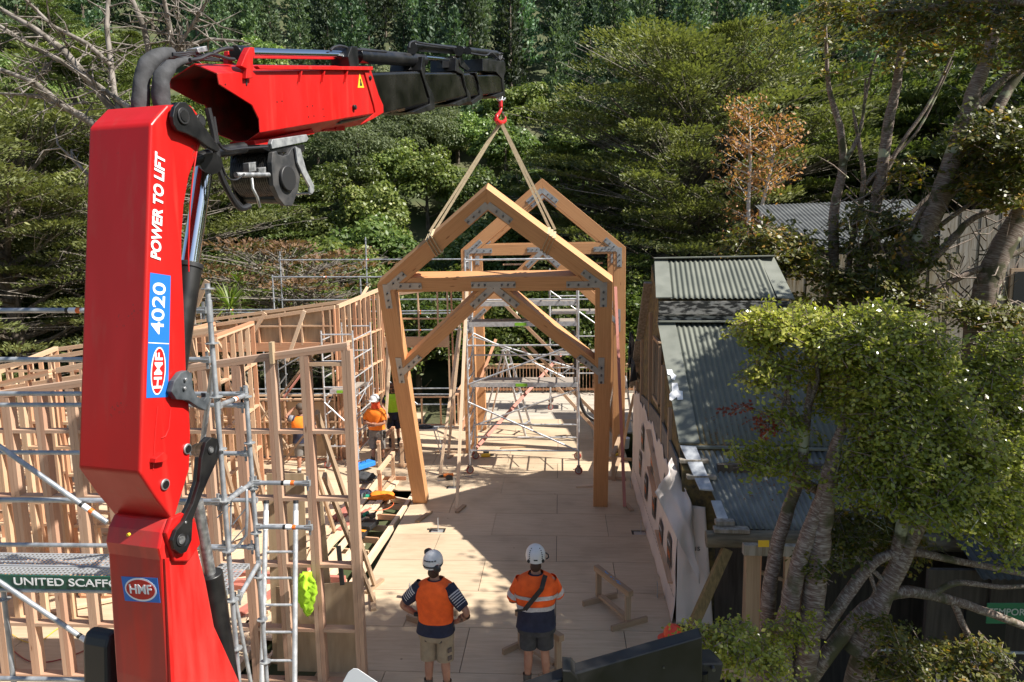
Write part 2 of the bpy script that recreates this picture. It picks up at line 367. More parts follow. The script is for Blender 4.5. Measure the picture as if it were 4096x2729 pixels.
# lettering on the side face: origin, text runs upwards
def sidebadge(c,w_,h_,lat,nm='badge',parent=None):
    """blue badge w (along text) x h with red oval; text runs up the face"""
    pass
ed=(CP(364,340,.0)-CP(352,615,.0)).normalized(); exh=ed; eyh=CV.cross(exh).normalized()
if eyh.dot(CU)>0: eyh=-eyh
M['whitel']=mat('white_lettering',(.85,.85,.85),.4)
hgt=(CP(364,340,.0)-CP(352,615,.0)).length
text_obj('lettering','POWER TO LIFT',M['whitel'],ib,(CP(367,340,.0)+CP(359,614,.0))/2+CV*.003,exh,eyh,.128,offset=.032,shear=.15,sx=1.02*hgt/.128/8.4)
# blue band with model number, then oval badge
def q4(pts,lat,th,name,m,parent,bev=0): return plate(pts,lat,th,name,m,parent,bev)
q4([(345,627),(392,634),(386,913),(336,915)],.0008,.002,'blue_sticker',M['blue'],ib)
q4([(341,787),(388,789.5),(388,791.5),(341,789)],.003,.0015,'divider_line',M['whitel'],ib)
c40=(CP(368,636,0)+CP(361,782,0))/2; h40=(CP(368,636,0)-CP(361,782,0)).length
text_obj('lettering','4020',M['whitel'],ib,c40+CV*.003,(CP(368,636,0)-CP(361,782,0)),eyh,.17,offset=.01,sx=h40/.17/2.45)
def oval(name,c,ex,ey,a,b,th,m,parent,n_=40,inner=None):
    ex=Vector(ex).normalized(); ey=Vector(ey).normalized(); ez=ex.cross(ey)
    mb=MB(); pts=[Vector(c)+ex*a*math.cos(2*math.pi*k/n_)+ey*b*math.sin(2*math.pi*k/n_) for k in range(n_)]
    mb.prism(pts,ez*th); return mb.build(name,m,parent)
cb=(CP(366,798,0)+CP(360,908,0))/2; exb=CP(366,798,0)-CP(360,908,0); Lb=exb.length
oval('badge_oval',cb+CV*.0028,exb,eyh,Lb*.5,.071,.0012,M['whitel'],ib)
oval('badge_field',cb+CV*.0042,exb,eyh,Lb*.47,.062,.0012,M['sred'],ib)
text_obj('lettering','HMF',M['whitel'],ib,cb+CV*.0056,exb,eyh,.105,offset=.018,sx=Lb*.80/.105/2.05)
# pins and lug on the side
def pin(px,py,lat,r,th,m1,m2=None,parent=ib,name='pin'):
    c=CP(px,py,lat); o=MB().cyl(c,c+CV*th,r,24).build(name,m1,parent,smooth=True,bevel=.003)
    if m2: MB().cyl(c+CV*th,c+CV*(th+.006),r*.68,20).build('pin_cap',m2,parent,smooth=True)
    return o
for q in ((383,768),(306,890)): pin(*zq(*q),0,.042,.014,M['steel'],M['black'])
plate([(255,815),(258,800),(285,778),(300,790),(297,806),(280,812)],-.0,.05,'lifting_lug',M['red'],ib,.003,zq)
# lower column
lp=[(372,1289),(366,1262),(372,1225),(385,1195),(410,1185),(440,1194),(455,1260),(474,1335),(494,1440),(552,1568),(625,1720),(400,1740),(388,1568)]
lc=plate(lp,-.01,-.5,'lower_column',noisy('dusty_red_paint',(.58,.012,.01),(.42,.035,.028),3,.38,detail=8,stretch=(3,3,.35),r2=.6,coat=.15),bev=.018)
cfr=-CU
fl_,fr_=CP(284,1325,-.51),CP(368,1330,-.01)
base_pt=CP(372,1289,-.01); 
def onfront(px,py):   # plane of the front face of the lower column
    a=CP(372,1289,-.01); b=CP(388,1568,-.01); nrm=(b-a).cross(CV).normalized(); d=Vector(ray(px,py)); k=(a-Vector((0,0,H))).dot(nrm)/d.dot(nrm); return Vector((0,0,H))+d*k, nrm
P4=[onfront(*p)[0] for p in ((279,1325),(362,1329),(369,1386),(288,1381))]; nf=onfront(300,1350)[1]
if nf.dot(CU)>0: nf=-nf
MB().prism([p+nf*.001 for p in P4],nf*.002).build('blue_sticker',M['blue'],lc)
cc=sum(P4,Vector())/4; ex_=(P4[1]-P4[0]+P4[2]-P4[3]); ey_=(P4[0]-P4[3]).normalized(); wl=ex_.length/2
oval('badge_oval',cc+nf*.0034,ex_,ey_,wl*.44,wl*.44*.62,.001,M['whitel'],lc); oval('badge_field',cc+nf*.0048,ex_,ey_,wl*.40,wl*.40*.58,.001,M['sred'],lc)
text_obj('lettering','HMF',M['whitel'],lc,cc+nf*.006,ex_,ey_,wl*.30,offset=.02,sx=wl*.66/(wl*.3)/2.05)
# side rib of the lower column
plate([(374,1284),(384,1282),(392,1420),(396,1568),(402,1740),(391,1740),(388,1568)],-.01,.022,'side_rib',M['red'],lc,.004)
plate([(392,1290),(372,1225),(385,1190),(410,1178),(440,1190),(452,1250),(425,1290)],-.012,.04,'side_cheek',M['red'],lc,.012)
MB().cyl(CP(310,1222,-.25)-CU*.05,CP(310,1222,-.25)-CU*.07,.012,10).build('grease_nipple',M['yel'],lc)
# black links at the knee
lk=[(437,745),(455,727),(478,733),(484,760),(480,800),(448,868),(415,945),(392,1010),(388,1080),(370,1120),(350,1128),(328,1112),(322,1080),(335,1045),(362,1015),(392,955),(415,880),(422,800)]
r1=plate(lk,.035,.035,'knee_link',M['black'],bev=.006,conv=zq)
pin(*zq(464,772),.07,.032,.01,M['bplas'],M['steel'],r1,'link_pin'); pin(*zq(362,1080),.07,.045,.01,M['bplas'],M['steel'],r1,'link_pin'); pin(*zq(380,1020),.07,.01,.004,M['steel'],None,r1,'bolt')
MB().cyl(CP(455,1035,-.45),CP(480,1032,.035),.062,20).build('cross_shaft',M['black'],crane,smooth=True)
sh=[p for p in lk]
plate(lk,-.64,-.04,'knee_link',M['black'],bev=.006,conv=zq)
MB().cyl(CP(*zq(362,1080),-.7),CP(*zq(362,1080),.04),.06,20).build('knee_shaft',M['black'],crane,smooth=True)
# upper link
ul=[(655,640),(668,575),(700,540),(745,540),(790,580),(830,650),(900,740),(985,860),(970,890),(900,850),(820,790),(740,755),(690,740),(665,700)]
u1=plate(ul,.03,.035,'boom_link',M['black'],bev=.006,conv=zp)
pin(*zp(752,635),.066,.06,.012,M['bplas'],M['black'],u1,'link_pin')
plate(ul,-.6,-.035,'boom_link',M['black'],bev=.006,conv=zp)
MB().cyl(CP(*zp(752,635),-.66),CP(*zp(752,635),.04),.05,20).build('link_shaft',M['black'],crane,smooth=True)
pin(*zp(860,670),.0,.05,.03,M['black'],M['bplas'],ib)
# storage hook on the side
hk=[(365,498),(383,508),(387,560),(402,588),(425,600),(432,590),(430,575),(444,575),(445,600),(432,636),(405,625),(372,602),(330,598),(312,572),(322,535),(345,505)]
plate(hk,.01,.05,'storage_hook',noisy('dusty_black_steel',(.03,.035,.04),(.09,.1,.11),9,.5),bev=.006,conv=zq)
for q in ((375,530),(372,560)): pin(*zq(*q),.06,.012,.02,M['steel'],None,crane,'bolt')
# lifting cylinder
c0,c1=CP(470,385,-.26),CP(436,610,-.26); cz=c1+(c1-c0)*1.15
MB().cyl(c0,c1,.072,28).build('cylinder_rod',M['chrome'],crane,smooth=True)
cyl=MB().cyl(c1,cz,.098,28).build('cylinder_barrel',M['black'],crane,smooth=True,bevel=.006)
MB().cyl(c1-(c1-c0)*.02,c1+(c1-c0)*.03,.106,28).build('barrel_collar',M['bplas'],cyl,smooth=True,bevel=.006)
MB().cyl(CP(470,372,-.5),CP(486,376,-.02),.085,24).tube([CP(440,370,-.1),CP(500,350,-.1),CP(560,340,-.1)],.05,10).build('cylinder_head',M['black'],crane,smooth=True)
c2,c3=CP(452,1150,-.2),CP(482,1318,-.2)
MB().cyl(c2,c3,.05,20).build('cylinder_rod',M['steel'],crane,smooth=True)
MB().cyl(c3,CP(520,1568,-.2)+(CP(520,1568,-.2)-c3)*.3,.105,28).build('cylinder_barrel',M['black'],crane,smooth=True,bevel=.008)
# ---- outer boom, open at the rear
LW=-.48
rn=[CP(*p,0) for p in ((499,168),(504,194),(580,242),(596,275),(598,305))]
rf=[CP(*p,0) for p in ((852,158),(856,170),(870,215),(877,250),(868,259))]
lnr=[CP(*p,LW) for p in ((388,183),(390,203),(453,237),(469,242),(502,311))]
lf=[p+CV*LW for p in rf]
tn,tf=CP(446,146,LW/2),CP(851,151,LW/2)
bn,bf=CP(558,334,LW/2),CP(840,286,LW/2)
ring0=[tn]+rn+[bn]+lnr[::-1]; ring1=[tf]+rf+[bf]+lf[::-1]
n12=len(ring0); mb=MB(); mb.add(ring0+ring1,[(k,(k+1)%n12,(k+1)%n12+n12,k+n12) for k in range(n12)])
ob=mb.build('outer_boom',[M['red'],M['redin']],crane)
so_=ob.modifiers.new('sol','SOLIDIFY'); so_.thickness=.014; so_.offset=-1; so_.material_offset=1
bv=ob.modifiers.new('b','BEVEL'); bv.width=.006; bv.segments=2; bv.limit_method='ANGLE'; bv.angle_limit=rad(25)
# make sure the shell faces outward
def fixn(o):
    bm=bmesh.new(); bm.from_mesh(o.data); bm.normal_update(); c=sum((v.co for v in bm.verts),Vector())/len(bm.verts)
    s=sum((f.calc_center_median()-c).dot(f.normal)*f.calc_area() for f in bm.faces)
    if s<0: bmesh.ops.reverse_faces(bm,faces=bm.faces)
    bm.to_mesh(o.data); bm.free()
fixn(ob)
plate([(1240,290),(1260,310),(2052,318),(2052,292),(1250,286)],.0,.045,'boom_rail',M['red'],ob,.003,zp)
for x in (1560,1720,1880): plate([(x,318),(x+10,318),(x-12,400)],.0,.03,'gusset',M['red'],ob,.001,zp)
plate([(2010,330),(2040,335),(2140,560),(2142,612),(2060,660),(1985,693),(2085,612),(2075,560)],-.0,.018,'end_collar',M['red'],ob,.004,zp)
plate([(1660,745),(1720,690),(1745,735),(1775,690),(1812,680),(1815,740)],-.3,.12,'wear_pad_bracket',M['red'],ob,.003,zp)
plate([(1075,815),(1200,800),(1500,735),(1515,770),(1330,800),(1320,855),(1090,862)],-.36,.26,'winch_mount',M['red'],ob,.005,zp)
plate([(1970,438),(1983,335),(2015,438)],.001,.002,'warning_sign',M['yel'],ob,0,zp)
plate([(1985,425),(1988,395),(1984,380),(1990,372),(1996,395),(2003,425)],.003,.001,'warning_symbol',M['blk'],ob,0,zp)
for q,r in (((1940,575),.026),((2045,370),.026)): pin(*zp(*q),0,r,.03,M['red'] if r==0 else M['black'],M['bplas'],ob)
mb=MB()
for q in ((1047,415),(1408,537),(1442,532),(1618,569),(1655,564),(1728,587),(1627,641),(1665,635),(1735,638)):
    c=CP(*zp(*q),0); MB().cyl(c,c+CV*.004,.006,8).build('rivet',M['black'],ob)
plate([(1150,205),(1175,160),(1208,160),(1215,215),(1200,240),(1200,375),(1150,378),(1155,310),(1115,290)],-.02,.06,'cylinder_lug',M['red'],ob,.006,zp)
plate([(1030,280),(1035,185),(1060,185),(1065,260),(1110,290),(1150,300),(1150,330),(1080,300)],-.3,.05,'cylinder_lug',M['red'],ob,.006,zp)
# ---- telescopic sections
M['blackd']=noisy('scuffed_black_paint',(.004,.004,.004),(.016,.015,.013),2.5,.14,detail=10,stretch=(1,1,1),r2=.3,spec=.5)
secs=[((860,166),(966,163),(988,239),(872,266),-.035,.43),((975,166),(1049,166),(1077,222),(985,243),-.06,.38),((1045,170),(1082,168),(1103,220),(1070,226),-.08,.34),((1080,172),(1155,171),(1158,213),(1095,222),-.095,.31)]
for (a,b,c,d_,lat,wd) in secs:
    q=[CP(*p,lat) for p in (a,b,c,d_)]
    q[0]=q[0]+(q[0]-q[1])*.6; q[3]=q[3]+(q[3]-q[2])*.6
    o=MB().prism(q,CV*-wd).build('extension_section',M['blackd'],crane,bevel=.035); o.modifiers['b'].segments=4
fls=[([(1005,470),(1020,330),(1045,330),(1050,560),(1085,640),(1120,690),(1148,780),(1148,880),(990,928),(905,912),(1100,825),(1095,760),(1030,560)],-.02,-.46),
([(1365,480),(1370,345),(1390,360),(1400,440),(1455,500),(1475,640),(1520,720),(1528,790),(1400,845),(1330,828),(1490,755),(1480,690),(1440,520)],-.045,-.41),
([(1570,500),(1590,490),(1610,620),(1650,700),(1652,765),(1545,835),(1530,800),(1620,735),(1600,560)],-.065,-.37),
([(1650,350),(1760,370),(1880,380),(1895,480),(1870,540),(1885,740),(1800,765),(1740,745),(1862,700),(1850,560),(1790,490),(1650,480)],-.08,-.34)]
for pts,lat,wd in fls: plate(pts,lat,wd,'section_flange',M['black'],bev=.006,conv=zr)
plate([(1390,300),(1430,300),(1450,380),(1520,460),(1490,480),(1420,430)],-.2,-.04,'cylinder_bracket',M['black'],bev=.004,conv=zr)
plate([(1020,300),(1050,400),(1050,470),(880,470),(900,430),(1000,420)],-.15,-.1,'cylinder_bracket',M['black'],bev=.004,conv=zr)
plate([(1230,370),(1390,380),(1400,440),(1230,450)],-.15,-.1,'cylinder_bracket',M['black'],bev=.004,conv=zr)
# cylinders on top
def tcyl(a,b,ra,lat,m,name,n=20):
    p,q=CP(*a,lat),CP(*b,lat); return MB().cyl(p,q,ra,n).build(name,m,crane,smooth=True,bevel=.004)
tcyl((566,122),(822,128),.047,-.16,M['chrome'],'cylinder_rod',28)
tcyl((820,128.5),(972,139.5),.082,-.16,M['black'],'cylinder_barrel',28)
tcyl((540,121),(572,122),.06,-.16,M['black'],'rod_eye')
plate([(800,130),(808,107),(822,107),(826,150),(820,157),(806,157)],-.05,-.22,'cylinder_clamp',M['black'],bev=.006)
tcyl((968,132),(1042,139),.036,-.18,M['chrome'],'cylinder_rod'); tcyl((900,136),(965,139),.05,-.3,M['black'],'cylinder_barrel')
tcyl((948,107),(1052,116),.062,-.2,M['black'],'cylinder_barrel'); tcyl((1060,115),(1140,124),.055,-.2,M['black'],'cylinder_barrel')
tcyl((1036,138),(1050,139),.06,-.18,M['black'],'rod_eye')
for a_,r_ in ((1055,.075),(1075,.06),(948,.07)): MB().cyl(CP(a_,112 if a_<1000 else 117,-.3),CP(a_,112 if a_<1000 else 117,-.08),r_,18).build('cylinder_pivot',M['bplas'],crane,smooth=True)
# tip head
rr=random.Random(3); mb=MB()
for k in range(16):
    a=zr(1740+rr.random()*130,290+rr.random()*120); b=zr(1740+rr.random()*150,300+rr.random()*190); mb.tube([CP(*a,-.15-rr.random()*.2),CP(*b,-.1-rr.random()*.2)],.012+.016*rr.random(),6)
mb.build('tip_hoses',M['bplas'],crane)
plate([(1640,360),(1700,350),(1830,360),(1880,385),(1885,470),(1840,510),(1650,490)],-.12,-.03,'tip_plate',M['black'],bev=.004,conv=zr)
# pipes and hoses along the top
def hose(pts,r,lat,m=M['rubber'],name='hose',conv=zp,n=8,parent=crane):
    P=[CP(*(conv(*p) if conv else p[:2]),lat if not callable(lat) else lat(i)) for i,p in enumerate(pts)]
    Q=[]
    for i in range(len(P)-1):
        a=P[max(i-1,0)];b=P[i];c=P[i+1];d=P[min(i+2,len(P)-1)]
        for k in range(6):
            t=k/6; Q.append(.5*((2*b)+(c-a)*t+(2*a-5*b+4*c-d)*t*t+(3*b-3*c+d-a)*t**3))
    Q.append(P[-1]); rs=r if hasattr(r,'__len__') else None
    if rs: R=[rs[min(int(i/6),len(rs)-1)]*(1-(i%6)/6)+rs[min(int(i/6)+1,len(rs)-1)]*((i%6)/6) for i in range(len(Q))]
    else: R=[r]*len(Q)
    return MB().tube(Q,R,n).build(name,m,parent,smooth=True)
hose([(60,265),(90,235),(150,220),(210,230),(300,255),(640,280)],.014,-.1,conv=zr,name='pipe'); hose([(360,250),(640,285),(980,320)],.016,-.12,conv=zr,name='pipe')
hose([(880,240),(890,190),(940,172),(1000,190),(1250,225),(1370,240)],.014,-.1,conv=zr,name='pipe'); hose([(1500,260),(1500,290),(1680,320),(1740,290),(1830,370)],.013,-.1,conv=zr,name='pipe')
hose([(940,200),(1100,222),(1380,250),(1600,262),(1700,262),(1860,300)],.011,-.28,conv=zr,name='pipe')
hose([(800,245),(870,235),(940,205),(1000,215),(1060,235),(1110,240)],.016,-.12); hose([(960,200),(1000,180),(1050,165),(1095,165)],.016,-.12)
for dx in (0,14,28): hose([(680,200+dx*.4),(760,195+dx),(820,190+dx*.6),(900,215+dx),(1040,250)],.010,-.35)
plate([(780,170),(850,153),(858,190),(790,200)],-.42,.1,'valve_block',M['steel'],crane,.003,zp)
hose([(600,290),(640,250)],.01,-.3)
def sleeve(pts,rs,lat):
    o=hose(pts,rs,lat,M['hose'],'hose_sleeve',n=20)
    for v in o.data.vertices:
        q=v.co*1.0; nn=noise.noise(q*9)*.012+noise.noise(q*23)*.005; v.co+=v.normal*nn
    return o
sleeve([(455,600),(458,480),(470,370),(505,280),(580,215),(678,196)],[.066,.062,.06,.066,.062,.048],-.44)
sleeve([(610,600),(597,470),(605,370),(650,300),(720,262),(805,243)],[.064,.07,.062,.05,.034,.022],-.3)
# winch
wc=CP(*zp(1450,1040),.0); 
wn=MB().cyl(wc+CV*-.42,wc+CV*-.02,.2,32).build('winch_drum',M['black'],crane,smooth=True)
mb=MB()
for k in range(17): mb.cyl(wc+CV*(-.4+k*.022),wc+CV*(-.4+k*.022+.016),.212,32)
mb.build('wire_rope',noisy('greasy_wire',(.03,.028,.026),(.08,.075,.07),30,.4,.5),wn,smooth=True)
plate([(1338,960),(1345,890),(1372,880),(1385,905),(1420,915),(1452,905),(1480,860),(1510,845),(1545,870),(1548,1000),(1525,1150),(1485,1262),(1430,1262),(1390,1210),(1352,1120)],-.02,.05,'winch_plate',noisy('dusty_black_paint',(.03,.031,.033),(.075,.072,.07),7,.5),wn,.006,zp)
plate([(1100,900),(1130,880),(1170,900),(1200,1050),(1215,1250),(1180,1270),(1120,1180),(1095,1050)],-.42,-.03,'winch_plate',M['black'],wn,.006,zp)
c=CP(*zp(1470,1070),.03); mb=MB().cyl(c,c+CV*.035,.115,28); mb.build('gearbox_cover',M['bplas'],wn,smooth=True,bevel=.008)
MB().cyl(wc+CV*-.45-ZU*.2,wc+CV*.02-ZU*.22,.05,16).build('winch_tie_bar',M['black'],wn,smooth=True)
MB().cyl(wc+CV*-.45+ZU*.14,wc+CV*.02+ZU*.14,.03,12).build('winch_tie_bar',M['black'],wn,smooth=True)
plate([(1525,850),(1560,865),(1600,1010),(1655,1120),(1655,1160),(1640,1180),(1625,1170),(1625,1130),(1570,1030),(1540,960)],.04,.02,'winch_guard',M['galvd'],wn,.003,zp)
MB().tube([CP(*zp(1635,1175),.05),CP(*zp(1510,1180),-.3)],.012,6).build('guard_bar',M['galvd'],wn)
plate([(1350,800),(1590,765),(1605,795),(1590,815),(1350,865),(1340,830)],-.02,.04,'winch_beam',M['galvd'],crane,.004,zp)
plate([(1005,850),(1340,850),(1340,880),(1330,900),(1100,905),(1010,875)],-.42,.42,'winch_beam',M['black'],crane,.004,zp)
for q in ((1195,995),(1265,1030)): plate([(q[0]-25,q[1]-30),(q[0]+25,q[1]-38),(q[0]+28,q[1]+25),(q[0]-20,q[1]+32)],-.05,.06,'hydraulic_valve',M['steel'],wn,.003,zp)
MB().tube([CP(*zp(1120,1045),0),CP(*zp(1350,1045),0)],.022,10).tube([CP(*zp(1232,1070),.0),CP(*zp(1240,1140),.02),CP(*zp(1270,1200),.03),CP(*zp(1290,1270),.02)],.012,8).build('hydraulic_pipe',M['steel'],wn,smooth=True)
hose([(925,580),(965,760),(985,900),(1015,1040),(1080,1180),(1150,1275),(1215,1262)],.026,.0); hose([(965,640),(990,800),(1005,950),(1040,1080),(1090,1190),(1160,1260)],.016,-.04)
hose([(1020,960),(1060,1060),(1120,1080),(1180,1040)],.008,.03); hose([(1000,820),(1050,870),(1180,860),(1340,850)],.012,.04)
hose([(1190,350),(1195,420)],.01,0)
MB().cyl(CP(*zp(972,830),0)+ZU*.0,CP(*zp(978,845),0),.034,12).build('hose_clamp',M['steel'],crane,smooth=True)
# hook
hx=CP(1151,245,-.24)
hook=thing('crane_hook','red crane hook hanging from the tip of the black boom','hook',hx)
def hk3(pts,rs,name,m,n=10):
    return MB().tube([CP(x,y,-.24) for x,y in pts],rs,n).build(name,m,hook,smooth=True)
hk3([(1151,231),(1151,246)],[.035,.04],'shank',M['sred']); hk3([(1152,246),(1151,254),(1147,261),(1141,268),(1140,275),(1146,282),(1154,283),(1161,278),(1162,268)],[.03,.028,.03,.038,.044,.046,.042,.034,.012],'hook_body',M['sred'])
hk3([(1155,258),(1161,270)],.012,'latch',M['steel']); hk3([(1148,222),(1150,231)],.014,'shackle',M['steel']); hk3([(1155,222),(1153,231)],.014,'shackle',M['steel']); hk3([(1143,226),(1145,231),(1157,231),(1161,226)],.02,'swivel',M['steel'])
hk3([(1150,206),(1150,224)],.03,'tip_eye',M['black'])
# ================================================================= portal frames
AX=-.47; TH=.28
def member(mb,p0,p1,dep,O,ex,ez,ey,w=TH,t=None):
    f=lambda p:O+ex*p[0]+ez*p[1]
    mb.beam(f(p0),f(p1),w,dep,up=ez if abs(p1[0]-p0[0])>abs(p1[1]-p0[1]) else ex,t=t)
def bracket(parent,arms,O,ex,ez,ey,side,th=.008,wd=.13,knife=None):
    """flat steel plate made of arms ((x0,z0),(x1,z1)) on the face of the frame"""
    f=lambda p:O+ex*p[0]+ez*p[1]+ey*side
    mb=MB()
    for k,(a,b) in enumerate(arms):
        a=Vector(a);b=Vector(b); d=(b-a).normalized(); s=Vector((-d.y,d.x))*wd/2
        q=[a-s,b-s,b+s,a+s]; off=ey*(.0006*k*(1 if side>0 else -1))
        mb.prism([f(p)+off for p in q],ey*(th if side>0 else -th))
        Ln=(b-a).length; nb=3 if Ln>.3 else 2
        for j in range(nb):
            p=a+d*(Ln*(.38+.56*j/(nb-1)) if nb>1 else Ln*.6); c=f(p)+ey*(th+.001)*(1 if side>0 else -1)
            mb.cyl(c,c+ey*(.03 if side>0 else -.03),.02,8,mi=1)
    mb.build('steel_bracket',[M['plate'],M['bolt']],parent)
def portal(label,O,ex,ez,slings=False):
    """gable shaped portal: O = floor centre line, ex across, ez up the frame"""
    ex=Vector(ex);ez=Vector(ez);ey=ex.cross(ez)*-1 # towards the camera
    O=Vector(O)
    t=thing('portal_frame',label,'timber frame',O,'portal frames')
    hw=2.23; ev=5.72; ap=7.58; pw=.32
    # outlines in the plane of the frame
    def poly(pts,name,mat_=M['fir'],y0=-TH/2,y1=TH/2,run=None):
        mb=MB(); P=[O+ex*x+ez*z-ey*y1 for x,z in pts]; mb.prism(P,ey*(y1-y0))
        # uv along the run
        d=Vector(run).normalized(); s=Vector((-d.y,d.x)); uv=[]; q=R_.random()*5
        flat=[(x*d.x+z*d.y,x*s.x+z*s.y) for x,z in pts]; n=len(pts)
        idx=[v for f in mb.f for v in f]
        for v in idx:
            a=flat[v%n]; uv.append((a[0]+q,a[1]+q+(.0 if v<n else .28)))
        mb.uv=uv
        tt=R_.random()*.5; mb.t=[tt]*len(mb.f)
        return mb.build(name,mat_,t,bevel=.006)
    sl=(ap-ev)/hw; c=1/math.sqrt(1+sl*sl); dv=.32/c   # vertical depth of rafter
    iz=ap-dv; jx=hw-pw; jz=iz-sl*jx
    poly([(-hw,0),(-jx,0),(-jx,jz),(-hw,ev)],'post',run=(0,1)); poly([(jx,0),(hw,0),(hw,ev),(jx,jz)],'post',run=(0,1))
    poly([(-hw,ev),(-jx,jz),(0,iz),(0,ap)],'rafter',run=(1,sl)); poly([(0,ap),(0,iz),(jx,jz),(hw,ev)],'rafter',run=(1,-sl))
    tz1=5.85; tz0=5.55
    # tie beam, tapered ends under the rafters
    xe=jx+.0
    poly([(-xe,tz0),(xe,tz0),(1.57,tz1),(-1.57,tz1)],'tie_beam',run=(1,0),y0=-TH/2+.004,y1=TH/2-.004)
    # knee braces
    kz=4.0; kt=tz0
    b=.235
    for s in (-1,1):
        x0,z0=s*jx,kz; x1,z1=s*.05,kt
        d=Vector((x1-x0,z1-z0)).normalized(); nrm=Vector((-d.y,d.x))
        w_=.30
        pts=[(s*jx,kz),(s*jx,kz-.33),(s*.0,kt-.04),(s*.0,kt),(s*.3,kt)]
        if s>0: pts=pts[::-1]
        poly(pts,'knee_brace',run=(d.x,d.y),y0=-TH/2+.006,y1=TH/2-.006)
    for sd in ((TH/2)+.001,-(TH/2)-.001):
        for s in (-1,1):
            e=(s*(hw-.17),jz+.0+.12)
            bracket(t,[((s*(hw-.17),5.72),(s*(hw-.17),5.20)),((s*(hw-.2),5.68),(s*(hw-.86),5.68)),((s*(hw-.17),5.62),(s*(hw-.56),5.62+sl*.39))],O,ex,ez,ey,sd)
            bracket(t,[((s*(jx+.13),kz+.06),(s*(jx+.13),kz-.56)),((s*(jx+.1),kz-.31),(s*(jx-.32),kz-.31+.42*.95))],O,ex,ez,ey,sd,wd=.12)
        bracket(t,[((-.0,ap-.30),(-.40,ap-.30-sl*.40)),((.0,ap-.30),(.40,ap-.30-sl*.40))],O,ex,ez,ey,sd)
        bracket(t,[((0,tz0+.14),(-.42,tz0+.14)),((0,tz0+.14),(.42,tz0+.14)),((-.02,tz0+.08),(-.44,tz0-.32)),((.02,tz0+.08),(.44,tz0-.32))],O,ex,ez,ey,sd)
    return t
YB=20.15
portal('standing timber portal frame furthest back, upright behind the scaffold tower',(AX-.02,22.6,0),(1,0,0),(0,0,1))
portal('standing timber portal frame directly behind the scaffold tower',(AX-.02,YB,0),(1,0,0),(0,0,1))
bl,br=G(951,1152),G(1398,1160)
exf=(br-bl); exf.z=0; wB=exf.length; exf.normalize(); Of=(bl+br)/2
eL,eR=D(888,640,13.85),D(1413,632,13.85)
upf=((eL+eR)/2-Of); upf=(upf-exf*upf.dot(exf)).normalized()
front=portal('tilted timber portal frame hanging from the crane with its feet on the floor',Of,exf,upf)
# slings
ey_f=exf.cross(upf)*-1
def fpt(x,z,y=0): return Of+exf*x+upf*z+ey_f*y
hk_=CP(1151,281,-.24)
for s,lab in ((-1,'beige lifting sling from hook to the left rafter'),(1,'beige lifting sling from hook to the right rafter')):
    x=s*1.12; sl=(7.58-5.72)/2.23; zt=7.58-sl*abs(x); c=1/math.sqrt(1+sl*sl)
    mb=MB(); ax=Vector((c*s*-1,sl*c)) # along rafter uphill
    dn=(-s*sl*c*0,0)
    for o2 in (-.03,.045):
        a=fpt(x+o2,zt+.015,TH/2+.01-sl*0); mb.beam(hk_+exf*o2*.3,a+exf*o2*.2,.045,.01,up=(0,1,0))
    # wraps round the rafter
    nx_=Vector((s*sl*c,c)) # normal up-out in frame plane
    for o2 in (-.06,-.01,.04):
        p=Vector((x,zt))+Vector((-s*c,sl*c))*-o2*1.3*1
        up_=p+nx_*.012; lo_=p-nx_*.335+Vector((-s*c,sl*c))*-.10
        A=[fpt(up_.x,up_.y,TH/2+.012),fpt(lo_.x,lo_.y,TH/2+.012),fpt(lo_.x,lo_.y,-TH/2-.012),fpt(up_.x,up_.y,-TH/2-.012)]
        for k in range(4): mb.beam(A[k],A[(k+1)%4],.05,.008,up=ey_f if k in(1,3) else nx_.x*exf+nx_.y*upf)
    tag(mb.build('lifting_sling',noisy('webbing',(.42,.33,.2),(.55,.44,.28),30,.8)),lab,'sling','lifting slings')
